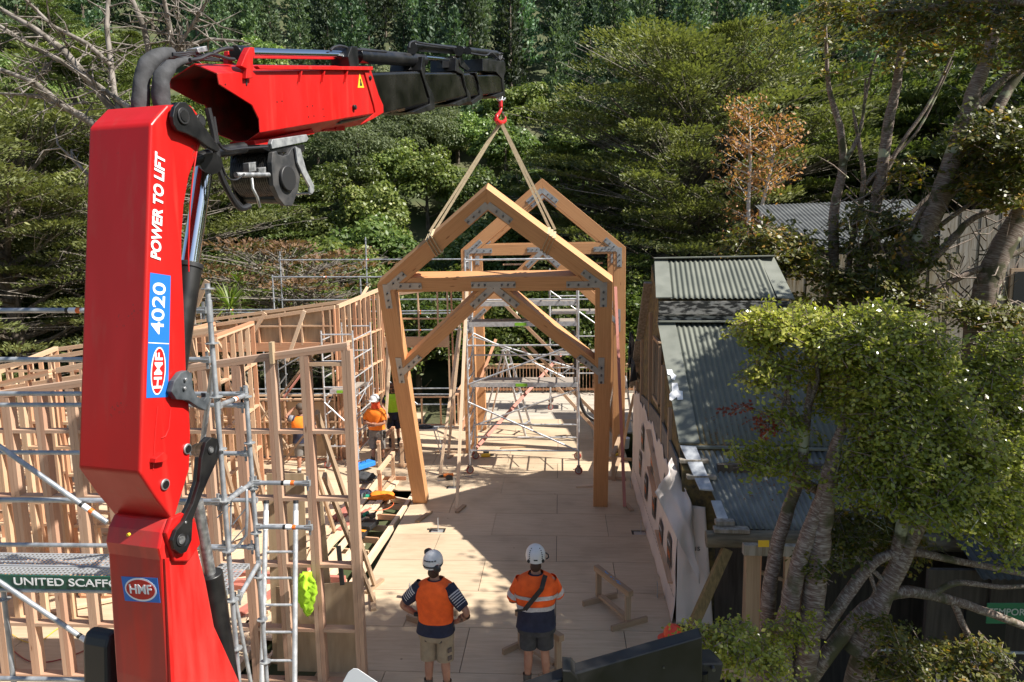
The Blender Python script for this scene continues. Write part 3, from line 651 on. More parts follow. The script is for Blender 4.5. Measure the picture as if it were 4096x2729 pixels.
# ================================================================= framed walls
def lerp(a,b,t): return a+(b-a)*t
def wall(label,a,b,ta,tb,sp=.5,dbl=False,nogs=(),openings=(),plates=2,dep=.09,ext=None,group='stud walls',m=None,skip=(),first=0.,ply=(),braces=(),short=None,sw=.045):
    """a,b floor ends, ta,tb heights of the raking top; openings (s0,s1,z0,z1)"""
    m=m or M['pine']; a=Vector((a[0],a[1],0)); b=Vector((b[0],b[1],0)); Ln=(b-a).length; d=(b-a)/Ln; nrm=Vector((-d.y,d.x,0))
    t=thing('stud_wall',label,'wall frame',a,group); P=lambda s,z,o=0: a+d*s+nrm*o+ZU*z; top=lambda s: lerp(ta,tb,s/Ln)
    for k in range(plates):
        z=.0225+.047*k; MB().beam(P(0,top(0)-z),P(Ln,top(Ln)-z),dep,.045).build('top_plate',m,t)
    def cuts(s0,s1,z): return any(o[0]<s1-.01 and o[1]>s0+.01 and o[2]-.02<z<o[3]+.02 for o in openings)
    MB().beam(P(0,.0225),P(Ln,.0225),dep,.045).build('bottom_plate',m,t)
    s=first; S=[]
    while s<Ln-.18: S.append(s); s+=sp
    S.append(Ln-.0225)
    for s in S:
        zt=top(s)-.047*plates-.001
        for o2 in ((-sw/2-.0015,sw/2+.0015) if dbl else (0,)):
            if any(abs(s-k)<.01 for k in skip): continue
            segs=[(.047,zt)]
            for o in openings:
                if o[0]+.03<s<o[1]-.03:
                    ns=[]
                    for z0,z1 in segs:
                        if o[2]>z0+.05: ns.append((z0,min(z1,o[2]-.05)))
                        if o[3]<z1-.05: ns.append((max(z0,o[3]+.05),z1))
                    segs=ns
            for z0,z1 in segs:
                MB().beam(P(s+o2,z0),P(s+o2,z1),dep,sw,up=d).build('stud',m,t)
    hw_=sw+.003 if dbl else .024
    for z in nogs:
        for s0,s1 in zip(S[:-1],S[1:]):
            if z<top(s0)-.15 and not cuts(s0,s1,z) and s1-s0>.15: MB().beam(P(s0+hw_,z),P(s1-hw_,z),dep*.98,.045).build('nogging',m,t)
    for o in openings:
        for z,h in ((o[2],.045),(o[3],.09 if len(o)<5 else o[4])):
            if .1<z<top(o[0])-.1: MB().beam(P(o[0],z),P(o[1],z+(0)),dep*.96,h).build('lintel',m,t)
        for s in (o[0],o[1]):
            if .05<s<Ln-.05: MB().beam(P(s,.05),P(s,top(s)-.1),dep*.99,.045,up=d).build('stud',m,t)
    for (s0,s1,z0,z1) in ply:
        MB().prism([P(s0,z0,dep/2+.002),P(s1,z0,dep/2+.002),P(s1,min(z1,top(s1)-.02),dep/2+.002),P(s0,min(z1,top(s0)-.02),dep/2+.002)],nrm*.012).build('plywood_bracing',M['plyv'],t)
    return t
def stick(name,label,p0,p1,w_,h_,m,group=None,cat=None,up=(0,0,1)):
    return tag(MB().beam(p0,p1,w_,h_,up=up).build(name,m),label,cat or name.replace('_',' '),group)
# props and braces
xa=D(796,792,9.15); 
NZ=[3.58,2.66,1.73,.80]
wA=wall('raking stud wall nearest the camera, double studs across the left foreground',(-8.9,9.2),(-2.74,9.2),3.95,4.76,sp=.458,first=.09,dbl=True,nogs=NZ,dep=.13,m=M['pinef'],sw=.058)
MB().beam((-3.25,9.2,4.48),(-2.8,9.2,4.48),.12,.045).build('nogging',M['pine'],wA)
for s in (.16+.455*11,.16+.455*12,):
    pass
MB().beam((-3.72,9.12,4.5),(-3.72,9.12,4.78),.09,.045,up=(1,0,0)).build('splice_block',M['plyv'],wA)
wall('stud wall with high plywood band left of the corner, behind the near wall',(-10.6,19.3),(-6.07,19.3),3.68,4.3,sp=.6,nogs=(3.75,1.1,.75),openings=((.05,4.4,1.72,3.18,.24),),ply=((.0,4.5,3.3,4.25),(.0,4.5,.1,1.65)))
wall('stud wall seen end on running back from the corner behind the small tower',(-6.03,19.4),(-5.75,22.95),4.3,4.5,sp=.42,nogs=(3.2,2.2,1.2))
wall('rearmost stud wall with wide window opening behind the leaning post',(-12.6,23.05),(-3.45,23.05),3.42,4.56,sp=.62,nogs=(3.5,),openings=((6.9,9.0,.95,2.75,.34),(.2,6.4,1.0,2.9,.2)),ply=((2.6,6.3,3.0,4.3),))
wall('middle raking stud wall ending beside the crane boom, left side',(-13.2,14.1),(-6.97,14.1),3.35,4.36,sp=.47,nogs=(3.5,2.7,1.9,1.1),group='stud walls')
wall('short stud wall at the far left behind the near wall',(-10.9,11.5),(-8.5,11.5),3.45,4.0,sp=.5,nogs=(3.1,2.2,1.3))
wall('short stud wall right of the far left one, half behind the crane',(-8.33,11.45),(-7.3,11.45),4.04,4.22,sp=.42,nogs=(3.1,2.2,1.3))
wall('cross wall of pale studs running back behind the far left scaffold',(-9.2,14.0),(-9.4,19.2),3.9,3.9,sp=.5,nogs=(2.9,1.9,.9))
wall('cross wall behind the crane post running back to the corner wall',(-6.95,14.2),(-7.2,16.6),4.2,4.2,sp=.5,nogs=(3.2,2.2,1.2))
wall('long cross wall of studs at the left edge',(-11.1,11.6),(-12.2,16.8),3.4,3.6,sp=.45,nogs=(2.5,1.7,.9))
wall('pale stud wall between the far left cross walls',(-12.6,17.2),(-8.4,17.2),3.5,4.0,sp=.45,nogs=(2.7,1.8,.9))
wall('double stud wall just behind the near wall at the left edge',(-9.8,10.7),(-7.6,10.7),3.6,3.95,sp=.46,nogs=(2.9,2.0,1.1),dbl=True)
wall('open stud wall in the middle distance behind the crane column',(-11.4,12.8),(-6.6,12.8),3.3,4.0,sp=.5,nogs=(2.6,1.8,1.0),openings=((3.6,4.6,.05,2.2),))
wall('cross wall of studs running back at the far left',(-9.9,9.4),(-10.4,12.7),3.6,3.7,sp=.45,nogs=(2.8,1.9,1.0))
for k_,(a_,b_) in enumerate((((30,880),(150,1010)),((60,1110),(190,960)),((0,960),(120,1100)),((470,800),(560,930)),((610,720),(560,800)),((700,715),(660,830)),((110,1200),(240,1340)),((20,1250),(150,1120)))): stick('diagonal_brace','diagonal timber brace fixed across the studs of the left hand rooms',D(*a_,13.2 if k_<3 or k_>5 else 18.9),D(*b_,12.9 if k_<3 or k_>5 else 18.9),.09,.045,M['white_t'] if k_%2 else M['pine'],'diagonal braces of the left rooms','brace',up=(0,1,0))
wall('low stud partition inside the left rooms',(-8.9,16.2),(-7.3,16.2),3.9,4.1,sp=.45,nogs=(2.9,2.0,1.0))
def prop(label,top,foot,m=None,block=True,bd=(.25,.45)):
    m=m or M['pineg']; t=thing('timber_prop',label,'prop',foot,'timber props'); MB().beam(top,foot+ZU*.05,.09,.045,up=(1,0,0)).build('brace',m,t)
    if block: b=Vector((bd[0],bd[1],0)); MB().beam(foot-b*.5+ZU*.024,foot+b*.5+ZU*.024,.09,.045).build('foot_block',m,t)
    return t
prop('timber prop from the near wall top to a block on the floor, upper one',D(728,948,9.3),G(861,1350),bd=(.16,.5)); prop('timber prop from the near wall to the floor, nearest one',D(745,1092,9.3),G(858,1386),bd=(.16,-.55))
prop('long grey prop behind the thick scaffold pole',D(432,780,9.6),G(565,1240)+Vector((0,.0,0)))
prop('prop crossing behind the second stud from the pole',D(575,1014,11.6),G(640,1290))
prop('pale prop crossing the window opening behind the near wall',D(700,1000,15),G(560,1180)); prop('prop in the middle room behind the standing worker',D(725,1080,12.5),G(770,1230))
prop('crossed brace in the middle opening, leaning left',D(500,785,18.8),D(660,1030,19.0)); prop('crossed brace in the middle opening, leaning right',D(740,790,18.9),D(560,1020,18.8),block=False)
prop('red brown brace across the far opening',D(700,850,21),D(600,990,20.5),m=M['pink'],block=False)
for k,(a,b) in enumerate([((470,640),(445,720))]):
    stick('timber_stick','short plank end sticking up behind the crane cylinder',D(476,645,12.5),D(432,745,12.5),.09,.045,M['pineg'],cat='plank',up=(0,1,0))
stick('plank','plank poking above the corner of the rear wall',D(845,640+20,22.4),D(818,705,22),.09,.045,M['pine'],cat='plank',up=(0,1,0))
# plywood leaning behind the near wall
def sheetp(label,pts,th=.018,m=None):
    pts=[Vector(p) for p in pts]; n_2=(pts[1]-pts[0]).cross(pts[2]-pts[0]).normalized()
    tag(MB().prism(pts,n_2*th).build('plywood_sheet',m or M['plyv']),label,'plywood sheet','plywood sheets')
sheetp('low wide plywood sheet leaning behind the foot of the near wall',[(-4.05,9.42,.02),(-2.86,9.42,.02),(-2.86,9.55,1.32),(-4.05,9.55,1.22)])
sheetp('tall plywood sheet standing behind the near wall left of the ladder',[(-4.25,9.75,.02),(-3.7,9.75,.02),(-3.7,9.95,2.75),(-4.25,9.95,2.75)])
sheetp('narrow plywood offcut behind the ladder',[(-3.72,9.8,.02),(-3.3,9.8,.02),(-3.45,9.95,2.4),(-3.6,9.95,2.4)])
# joisted opening left of the strip with trimmers
jt=thing('joist_frame','framed floor opening with blocking beside the plywood strip','joists',(-4.1,14,0))
for x0,x1 in ((-3.56,-3.9),(-4.72,-4.72)): MB().beam((x0,16.85,-.07),(x1,9.4,-.07),.09,.14).build('trimmer',M['white_t'],jt)
MB().beam((-4.7,16.8,-.075),(-3.55,16.3,-.075),.045,.14).build('trimmer',M['white_t'],jt)
MB().beam((-4.1,16.5,-.075),(-4.35,9.5,-.075),.045,.13).build('joist',M['white_t'],jt)
for k in range(11):
    y0=16.0-.62*k; MB().beam((-3.66-.04*k,y0,-.08),(-4.6,y0+.12,-.08),.045,.12).build('blocking',M['pine'],jt)
tag(MB().box((-4.9,1.5,-.5),(-3.3,17,-.4)).build('opening_base',M['soil']),kind='structure')
# loose timber lying over the opening
q=random.Random(12)
pile=[((-4.55,17.6,.12),(-4.62,12.2,.05)),((-4.1,17.3,.10),(-4.5,11.6,.03)),((-4.75,15.6,.05),(-4.55,10.8,.05)),((-4.35,15.9,.09),(-4.9,11.0,.03)),((-4.9,17.0,.03),(-5.1,12.6,.03)),((-5.3,16.2,.03),(-4.7,12.4,.06)),((-4.0,13.7,.03),(-4.5,10.2,.03)),((-4.2,13.2,.03),(-4.75,10.3,.07)),((-5.4,13.5,.03),(-4.9,10.1,.03))]
labs=['thick pale plank reaching towards the worker with folded arms','pale plank beside the circular saw','plank lying under the props','pale plank crossing the others','plank at the left of the loose timber','plank angled across the loose timber','plank next to the floor strip','plank under the drill case','short plank by the leaning plywood']
for (a,b),lb in zip(pile,labs): stick('plank',lb,a,b,.14,.045,M['white_t'],'loose planks over the joists','plank')
for k,(a,b,lb) in enumerate([((-4.75,16.1,.06),(-4.95,14.9,.06),'pink treated offcut left of the trio'),((-4.6,16.05,.06),(-4.8,14.85,.06),'middle pink treated offcut of the trio'),((-4.3,15.5,.06),(-4.62,14.2,.08),'pink treated offcut ending near the orange vest'),((-4.5,12.9,.04),(-5.3,10.9,.04),'long pink stained board under the drill case')]):
    stick('treated_offcut',lb,a,b,.12,.09,M['pink'],'pink treated offcuts','offcut')
for k in range(7):
    a=(-9.4+.75*k+q.uniform(-.1,.1),12.3+q.uniform(-.6,.3),.03+.05*(k%2)); ang=q.uniform(-.5,.5)
    stick('floor_joist','pink brown timber stacked on the floor behind the left scaffold',(a[0]-1.1,a[1],a[2]),(a[0]+1.1,a[1]+ang,a[2]),.09,.14,M['pink'],'timber stacked behind the left scaffold','timber')
for k in range(8):
    a=Vector((-7.4+q.uniform(-.9,1.2),11.4+.22*k,.05)); dv=Vector((1.1,q.uniform(.2,.7),0))
    stick('rafter_stick','pale timber lying on the floor behind the crane column',a-dv,a+dv,.09,.045,M['white_t'],'pale timber on the floor behind the crane','timber')
for k in range(16):
    a=Vector((q.uniform(-9.5,-5.0),q.uniform(10.2,18.5),.03)); an=q.uniform(0,3.1); dv=Vector((math.cos(an),math.sin(an),0))*q.uniform(.15,.8)
    stick('offcut','short timber offcut lying on the floor of the framed rooms',a-dv,a+dv,.09,.045,M['white_t'] if k%2 else M['pine'],'offcuts on the floor')
# ================================================================= scaffolding
def rosettes(mb_parent,p0,p1,step,start,r=.06):
    p0=Vector(p0);p1=Vector(p1); L_=(p1-p0).length; d=(p1-p0)/L_; z=start
    while z<L_:
        c=p0+d*z; o=MB(); o.cyl(c,c+d*.009,r,10); o.build('rosette',M['galvd'],mb_parent); z+=step
def labelband(pt,d,r,parent):
    d=Vector(d).normalized(); o=MB().cyl(pt,pt+d*.07,r+.002,14).build('paper_label',M['wht'],parent,smooth=True)
    MB().cyl(pt+d*.071,pt+d*.11,r+.0022,14).build('orange_label',M['orng'],parent,smooth=True)
    MB().cyl(pt-d*.03,pt-d*.001,r+.0022,14).build('dark_label',M['blk'],parent,smooth=True)
def spole(t,a,b,name='standard',r=.0242,ros=None,m=None):
    o=MB().cyl(a,b,r,14).build(name,m or M['galv'],t,smooth=True)
    if ros: rosettes(o,a,b,*ros)
    return o
def ledger(t,a,b,name='ledger',r=.0242,lab=None,heads=True):
    a=Vector(a);b=Vector(b); o=MB().cyl(a,b,r,14).build(name,M['galv'],t,smooth=True); d=(b-a).normalized()
    if heads:
        for p,s in ((a,1),(b,-1)):
            mb=MB(); mb.beam(p-d*s*.01,p+d*s*.07,.045,.06,w2=.04,h2=.05); mb.beam(p+d*s*.02+ZU*.075,p+d*s*.02-ZU*.085,.012,.022,up=(1,0,0)); mb.build('wedge_head',M['galvd'],o)
    if lab is not None: labelband(a.lerp(b,lab),d,r,o)
    return o
YF,YK=6.45,7.35
sf=thing('scaffold','galvanised scaffold bay with sign board in the left foreground','scaffold',D(505,1560,YF)-ZU*2)
pa0,pa1=D(524,1560,YF),D(488,650,YF); pa1.x=(pa0.x+pa1.x)/2-.03; pa0.x=pa1.x+.03
SA=(D(500,934,YF)); SAx=SA.x
spole(sf,(SAx+.02,YF,-1),(SAx-.01,YF,D(488,652,YF).z),ros=(.5,1.15)); 
MB().cyl((SAx-.01,YF,D(488,652,YF).z-.35),(SAx-.01,YF,D(488,652,YF).z-.15),.03,14).build('spigot_collar',M['galv'],sf,smooth=True)
SB=D(572,1000,YK); SBx=SB.x
spole(sf,(SBx+.02,YK,-1),(SBx,YK,D(566,887,YK).z),ros=(.5,.95))
spole(sf,D(10,1400,YF)-ZU*1.5,D(6,1345,YF)+ZU*0,ros=(.5,1.6))
XL=-6.6
for y0,y1,lab in ((711,711,.62),(824,826,.66),(1147,1150,None),(1354,1362,.72),(1558,1562,.78)):
    ledger(sf,(XL,YF-.03,D(0,y0,YF).z),(SAx-.03,YF-.03,D(400,y0+2,YF).z),lab=lab)
for y0,lab in ((904,None),(930,None),(1040,.7),(1253,.62)):
    ledger(sf,(XL-.8,YK,D(0,y0,YK).z),(SBx-.03,YK,D(400,y0+2,YK).z),lab=lab)
for a,b,lb in (((-60,985),(246,1201),.82),((-30,1318),(246,1505),.78)):
    ledger(sf,D(*a,YF-.09),D(*b,YF-.09),'diagonal_brace',.0245,lab=lb,heads=False)
ledger(sf,D(490,842,YF+.08),D(440,1200,YK-.1),'diagonal_brace',.024,heads=False)
ledger(sf,(SAx,YF+.02,D(500,934,YF).z),(SBx,YK-.02,D(570,908,YK).z),'transom',lab=.5)
ledger(sf,(SAx,YF+.02,D(505,1156,YF).z),(SBx,YK-.02,D(575,1110,YK).z),'transom')
for y0 in (1156,1260): ledger(sf,(SAx-.9,YF,D(500,y0,YF).z),(SAx-.02,YF,D(500,y0,YF).z),'ledger')
for (x0,y0,x1,y1) in ((584,1110,711,1111),(586,1211,716,1213)): ledger(sf,D(x0,y0,YK),D(x1,y1,YK),'side_bracket',lab=.55)
ledger(sf,D(500,1150,YK+.3),D(590,1150,YK+.3),'ledger')
# swing gate, platform right of the column
gt=[(530,1158),(532,1140),(556,1120),(567,1127),(568,1180),(566,1230),(550,1252),(532,1268)]
MB().tube([D(x,y,YK-.25) for x,y in gt],.016,8).build('gate_frame',M['galv'],sf,smooth=True)
for a,b in (((531,1135),(530,1262)),((536,1205),(566,1168)),((534,1245),(564,1212)),((531,1160),(500,1190))): MB().beam(D(*a,YK-.25),D(*b,YK-.25),.02,.012).build('gate_bar',M['galv'],sf)
M['mesh']=mat('perforated_steel_plank',(.5,.51,.52),.45,.5)
def plank(x0,x1,y0,y1,z,parent,holes=True,name='steel_plank'):
    """steel plank with real punched slots"""
    mb=MB(); mb.beam((x0,y0+.01,z-.03),(x1,y0+.01,z-.03),.02,.06).beam((x0,y1-.01,z-.03),(x1,y1-.01,z-.03),.02,.06)
    nx_=int((x1-x0)/.045); ny_=max(3,int((y1-y0-.06)/.035)); dx=(x1-x0)/nx_; dy=(y1-y0-.04)/ny_
    for i in range(nx_+1): mb.beam((x0+i*dx,y0+.02,z-.003),(x0+i*dx,y1-.02,z-.003),.020,.004,up=(0,0,1))
    for j in range(ny_+1): mb.beam((x0,y0+.02+j*dy,z+.0005),(x1,y0+.02+j*dy,z+.0005),.016,.003)
    return mb.build(name,M['mesh'],parent)
zpl=D(100,1300,YF+.35).z
plank(XL+.4,SAx-.5,YF+.02,YF+.32,zpl,sf); plank(XL+.4,SAx-.5,YF+.34,YF+.64,zpl,sf)
zp2=D(530,1320,YK-.4).z; plank(SAx-.45,SBx-.02,YF+.15,YF+.75,zp2,sf)
ledger(sf,(SAx+.02,YF+.1,zp2-.05),(SBx+.02,YK+.0,zp2-.05),'transom'); 
b0,b1=D(-20,1336,YF-.07),D(262,1340,YF-.07)
sb=MB().beam(b0,(SAx-.35,b1.y,b1.z-.005),.02,.135).build('sign_board',mat('sign_green',(.012,.075,.05),.45),sf)
b_=D(30,1336,YF-.085); e_=D(262,1342,YF-.085)
text_obj('lettering','UNITED SCAFFOLDING',M['whitel'],sb,(b_.x,b_.y,b_.z-.004),(e_-b_),(0,0,1),.108,offset=.01,sx=.232/.232*((e_-b_).length/.108/7.05),align='LEFT')
# prop pole and ladder
MB().cyl(D(538,1362,YK-.35),D(582,1600,YK-.35),.02,12).build('raker',M['galvd'],sf,smooth=True)
ld=thing('ladder','grey metal ladder with black end caps leaning against the near wall','ladder',G(660,1640)); 
lt=[D(612,1152,8.85),D(680,1152,8.85)]; lb_=[D(601,1600,8.1),D(677,1600,8.1)]
for k in (0,1):
    s=MB().cyl(lb_[k],lt[k],.032,14).build('stile',M['alu'],ld,smooth=True); d=(lt[k]-lb_[k]).normalized()
    MB().cyl(lt[k]-d*.03,lt[k]+d*.01,.036,14).build('end_cap',M['rubber'],s,smooth=True); MB().cyl(lt[k]-d*.36,lt[k]-d*.12,.0335,14).build('safety_label',M['wht'],s,smooth=True)
for y in (1210,1273,1334,1396,1458,1522,1585):
    f=(y-1152)/(1600-1152); MB().cyl(lt[0].lerp(lb_[0],f),lt[1].lerp(lb_[1],f),.017,10).build('rung',M['alu'],ld,smooth=True)
# far guard rail scaffold
fs=thing('scaffold','distant scaffold with guard rails above the rear walls','scaffold',(-8,25.2,-1))
for px,top in ((643,578),(840,545),): spole(fs,(D(px,660,25.5).x,25.5,-1),(D(px,top,25.5).x,25.5,D(px,top,25.5).z),ros=(.5,3.0))
for px,top in ((626,632),(828,638),): spole(fs,(D(px,660,24.3).x,24.3,-1),(D(px,top,24.3).x,24.3,D(px,top,24.3).z),ros=(.5,3.0))
for a,b,y in (((640,598),(1090,596),25.5),((640,637),(1010,637),25.4),((625,637),(890,637),24.3),((640,690),(1070,688),25.5),((440,713),(640,712),24.6),((440,720),(890,716),25.0),((880,716),(1060,714),25.3),((880,722),(1060,720),24.8),((880,760),(1060,758),24.8),((990,690),(1400,688),26)): ledger(fs,D(*a,y),D(*b,y),lab=.45)
for a,b,y in (((560,895),(1060,893),24.6),((560,905),(1060,907),24.9),((560,930),(1060,930),24.8),((880,865),(960,930),24.8),((640,850),(700,815),24.6),((620,915),(660,860),24.6)): ledger(fs,D(*a,y),D(*b,y),heads=False)
for px in (460,480,600,690,760,925): spole(fs,(D(px,760,24.7).x,24.7,-1),(D(px,700,24.7).x,24.7,D(px,712,24.7).z if px<640 else 2.2))
plank(-6.2,-2.6,24.4,24.9,D(950,985,24.5).z,fs)
# ---- aluminium towers
def tower(label,x0,x1,y0,y1,h,levels,rails,diags,loc,group='aluminium scaffold towers',wheels=True,tops=None,r=.025):
    t=thing('scaffold_tower',label,'scaffold tower',loc,group); zb=.24 if wheels else .03
    for x in (x0,x1):
        for y in (y0,y1):
            MB().cyl((x,y,zb),(x,y,h),r,12).build('leg',M['alu'],t,smooth=True)
            if wheels:
                w=thing('castor','','',(x,y,0)); 
                for k_ in ('label','category'):
                    if k_ in w: del w[k_]
                w.parent=t; w.location=Vector((x,y,0))-Vector(loc); 
                an=.5 if x==x0 else -.4; ax=Vector((math.sin(an),-math.cos(an)*1,0)); sd=Vector((ax.y,-ax.x,0))
                c=Vector((x,y,.102))
                MB().cyl(c-ax*.025,c+ax*.025,.1,22).build('tyre',M['wheelr'],w,smooth=True); MB().cyl(c-ax*.028,c+ax*.028,.07,16).build('wheel_hub',M['galvd'],w,smooth=True)
                mb=MB(); mb.beam(c-ax*.038-ZU*.02,c-ax*.038+ZU*.12,.07,.008,up=ax).beam(c+ax*.038-ZU*.02,c+ax*.038+ZU*.12,.07,.008,up=ax).beam(c-ax*.045+ZU*.125,c+ax*.045+ZU*.125,.08,.012); mb.build('fork',M['rust'],w)
                MB().cyl(c+ZU*.12,c+ZU*.24,.022,10).build('stem',M['rust'],w,smooth=True); MB().beam(c+sd*.06+ZU*.03,c+sd*.15+ZU*.01,.04,.014).build('brake_pedal',M['galvd'],w)
    z=.45
    for x in (x0,x1):
        zz=.45
        while zz<h: MB().cyl((x,y0,zz),(x,y1,zz),.018,8).build('rung',M['alu'],t,smooth=True); zz+=.5
        zz=.7
        while zz<h-1: MB().cyl((x,y0+.25,zz),(x,y1,zz+.45),.014,6).build('rung_strut',M['alu'],t,smooth=True); zz+=1.0
    for z_,wh in rails:
        for y in ((y0,y1) if wh=='b' else ((y0,) if wh=='f' else (y1,))): MB().cyl((x0,y,z_),(x1,y,z_),.022,10).build('rail',M['alu'],t,smooth=True)
    for (za,zb_,yy,dr) in diags:
        y=y0-.03 if yy=='f' else y1+.03; a,b=(x0,x1) if dr>0 else (x1,x0); MB().cyl((a,y,za),(b,y,zb_),.023,10).build('diagonal_brace',M['alu'],t,smooth=True)
    for z_ in levels:
        p=MB().beam((x0+.08,(y0+y1)/2,z_),(x1-.08,(y0+y1)/2,z_),abs(y1-y0)*.55,.03).build('platform',M['platf'],t)
        for y in (-.28,.28): MB().beam((x0+.03,(y0+y1)/2+y*abs(y1-y0),z_-.05),(x1-.03,(y0+y1)/2+y*abs(y1-y0),z_-.05),.03,.11).build('platform_edge',M['alu'],p)
        MB().beam(((x0+x1)/2-.2,(y0+y1)/2-.28*abs(y1-y0)-.017,z_-.05),((x0+x1)/2+.1,(y0+y1)/2-.28*abs(y1-y0)-.017,z_-.05),.003,.08).build('green_label',M['lime'],p)
    return t
M['wheelr']=noisy('red_castor_tyre',(.35,.05,.03),(.2,.06,.04),20,.6); M['rust']=noisy('rusty_steel',(.25,.2,.16),(.35,.3,.26),22,.7,.4)
M['platf']=wood('weathered_platform',(.33,.29,.25),(.23,.19,.16),(.9,.9,.9)); M['lime']=mat('lime_label',(.25,.55,.04),.5)
tower('wheeled aluminium scaffold tower in the middle of the floor under the frames',-2.38,.42,18.2,19.45,5.55,(2.33,3.9,4.42),((.62,'b'),(.98,'r'),(5.5,'f'),(5.45,'r'),(3.35,'f'),(2.9,'r'),(4.5,'f')),((.62,1.9,'f',-1),(2.35,3.4,'f',1),(.95,1.95,'r',1),(3.4,2.5,'r',1),(2.1,3.5,'r',-1)),(-1,18.8,0))
tower('second scaffold tower standing on the veranda behind the frames',-.4,1.9,25.2,26.3,4.9,(2.0,3.45),((1.3,'b'),(4.5,'b'),(4.0,'f'),(2.6,'f')),((1.0,2.6,'f',1),(2.5,4.2,'f',-1)),(.6,25.8,-.12))
tower('narrow scaffold tower with grey platform beside the worker with folded arms',-6.25,-5.42,18.6,20.4,3.7,(2.05,),((3.6,'b'),(2.9,'b'),(2.2,'f'),(.6,'b')),((.55,1.4,'r',1),(1.0,1.8,'f',-1)),(-5.8,19.5,0))
# veranda railing
rl=thing('railing','timber slatted railing at the far end of the veranda','railing',(0,28.6,-.12))
MB().beam((-3.4,28.6,1.02),(3.2,28.6,1.02),.12,.045).build('top_rail',M['pine'],rl); MB().beam((-3.4,28.6,.02),(3.2,28.6,.02),.05,.09).build('bottom_rail',M['pine'],rl); MB().beam((-3.4,28.6,.9),(3.2,28.6,.9),.05,.09).build('bottom_rail',M['pine'],rl)
for k in range(50): x=-3.35+k*.131; MB().beam((x,28.56,-.05),(x,28.56,.98),.02,.045,up=(0,1,0)).build('baluster',M['pine'],rl)
for x in (-3.4,-.1,3.2): MB().beam((x,28.62,-.12),(x,28.62,1.0),.12,.12,up=(0,1,0)).build('post',M['pine'],rl)
rl2=thing('railing','timber railing along the left side of the veranda','railing',(-3.4,25.6,-.12))
MB().beam((-3.4,23,1.02),(-3.4,28.5,1.02),.12,.045).build('top_rail',M['pine'],rl2)
for k in range(40): y=23.1+k*.135; MB().beam((-3.36,y,-.05),(-3.36,y,.98),.02,.045,up=(1,0,0)).build('baluster',M['pine'],rl2)
# ================================================================= old building with iron roofs
WX=1.80
sh_=thing('shed','old building with stepped corrugated iron roofs and house wrap on its near side wall','building',(WX,14,0))
def corr(name,a,b,c,d,m,parent,pitch=.095,amp=.014,rows=8,sag=0,ragged=0):
    """corrugated sheet: a,b along the top edge, d,c along the bottom edge"""
    a,b,c,d=map(Vector,(a,b,c,d)); w_=(b-a).length; nx_=int(w_/pitch*8); V=[];nrm=(b-a).cross(d-a).normalized()
    if nrm.z<0: nrm=-nrm
    for j in range(rows+1):
        for i in range(nx_+1):
            u=i/nx_; v=j/rows; p=a.lerp(b,u).lerp(d.lerp(c,u),v); p=p+nrm*(amp*math.cos(u*w_/pitch*2*math.pi)+sag*noise.noise(p*.9))
            V.append(tuple(p))
    F_=[(j*(nx_+1)+i,j*(nx_+1)+i+1,(j+1)*(nx_+1)+i+1,(j+1)*(nx_+1)+i) for j in range(rows) for i in range(nx_)]
    o=np_obj(name,V,F_,m,parent,smooth=True); s=o.modifiers.new('s','SOLIDIFY'); s.thickness=.003; return o
M['iron']=noisy('grey_green_iron',(.125,.135,.112),(.17,.18,.15),1.2,.6,.0,detail=8,r2=.75,spec=.3)
M['ironold']=noisy('weathered_zinc_iron',(.12,.13,.125),(.22,.235,.22),2.5,.38,.3,detail=9,r2=.6,stretch=(1,1,1))
M['flash']=noisy('roof_flashing',(.14,.15,.125),(.19,.2,.17),3,.65,.0,detail=8)
M['moss']=noisy('mossy_board',(.22,.16,.06),(.07,.06,.04),11,.9,detail=10,bump=.8,dist=.02)
M['mould']=noisy('mouldy_board',(.36,.35,.32),(.03,.03,.028),7,.85,detail=10,stretch=(1,1,3),lo=.42,hi=.55)
M['dark']=noisy('dark_boards',(.05,.04,.033),(.09,.075,.06),3,.85,stretch=(6,6,.5))
M['grbd']=noisy('grey_weathered_boards',(.34,.31,.27),(.2,.165,.12),3,.85,detail=8,stretch=(7,7,.6),bump=.4)
M['conc']=noisy('grey_felt',(.16,.15,.14),(.22,.2,.18),8,.9)
# wall body
prof_=[(10.95,-1),(18.0,-1),(18.0,2.55),(15.3,4.75),(15.1,5.45),(14.0,4.82),(13.9,4.38),(11.3,2.76),(10.95,2.5)]
body=MB().prism([(WX+.03,y,z) for y,z in prof_],(2.42,0,0)).build('wall',M['moss'],sh_)
MB().box((4.27,11.3,-1),(5.2,13.7,2.7)).build('wall',M['moss'],sh_)
# boards and studs on the exposed upper gable
mb=MB()
for y0 in (12.1,13.0,14.9,16.4,17.4):
    zt=2.8+(y0-11.3)*.62 if y0<14 else 5.3-(y0-15)*.95
    MB().beam((WX+.0,y0,2.35),(WX+.0,y0,min(zt,4.6)-.1),.06,.09,up=(0,1,0)).build('stud',M['pineg'],sh_)
MB().box((WX-.01,13.35,3.0),(WX+.04,14.1,4.05)).build('window_opening',M['blk'],sh_)
for a,b in (((13.3,2.95),(13.3,4.1)),((14.15,2.95),(14.15,4.1))): MB().beam((WX-.02,*a),(WX-.02,*b),.05,.06,up=(0,1,0)).build('window_frame',M['pineg'],sh_)
for z in (2.95,4.1): MB().beam((WX-.02,13.27,z),(WX-.02,14.18,z),.05,.06).build('window_frame',M['pineg'],sh_)
MB().prism([(WX-.02,11.0,2.25),(WX-.02,17.9,2.0),(WX-.02,17.9,2.28),(WX-.02,15.2,2.62),(WX-.02,13.2,2.75),(WX-.02,11.2,2.6)],(.03,0,0)).build('felt_strip',M['conc'],sh_)
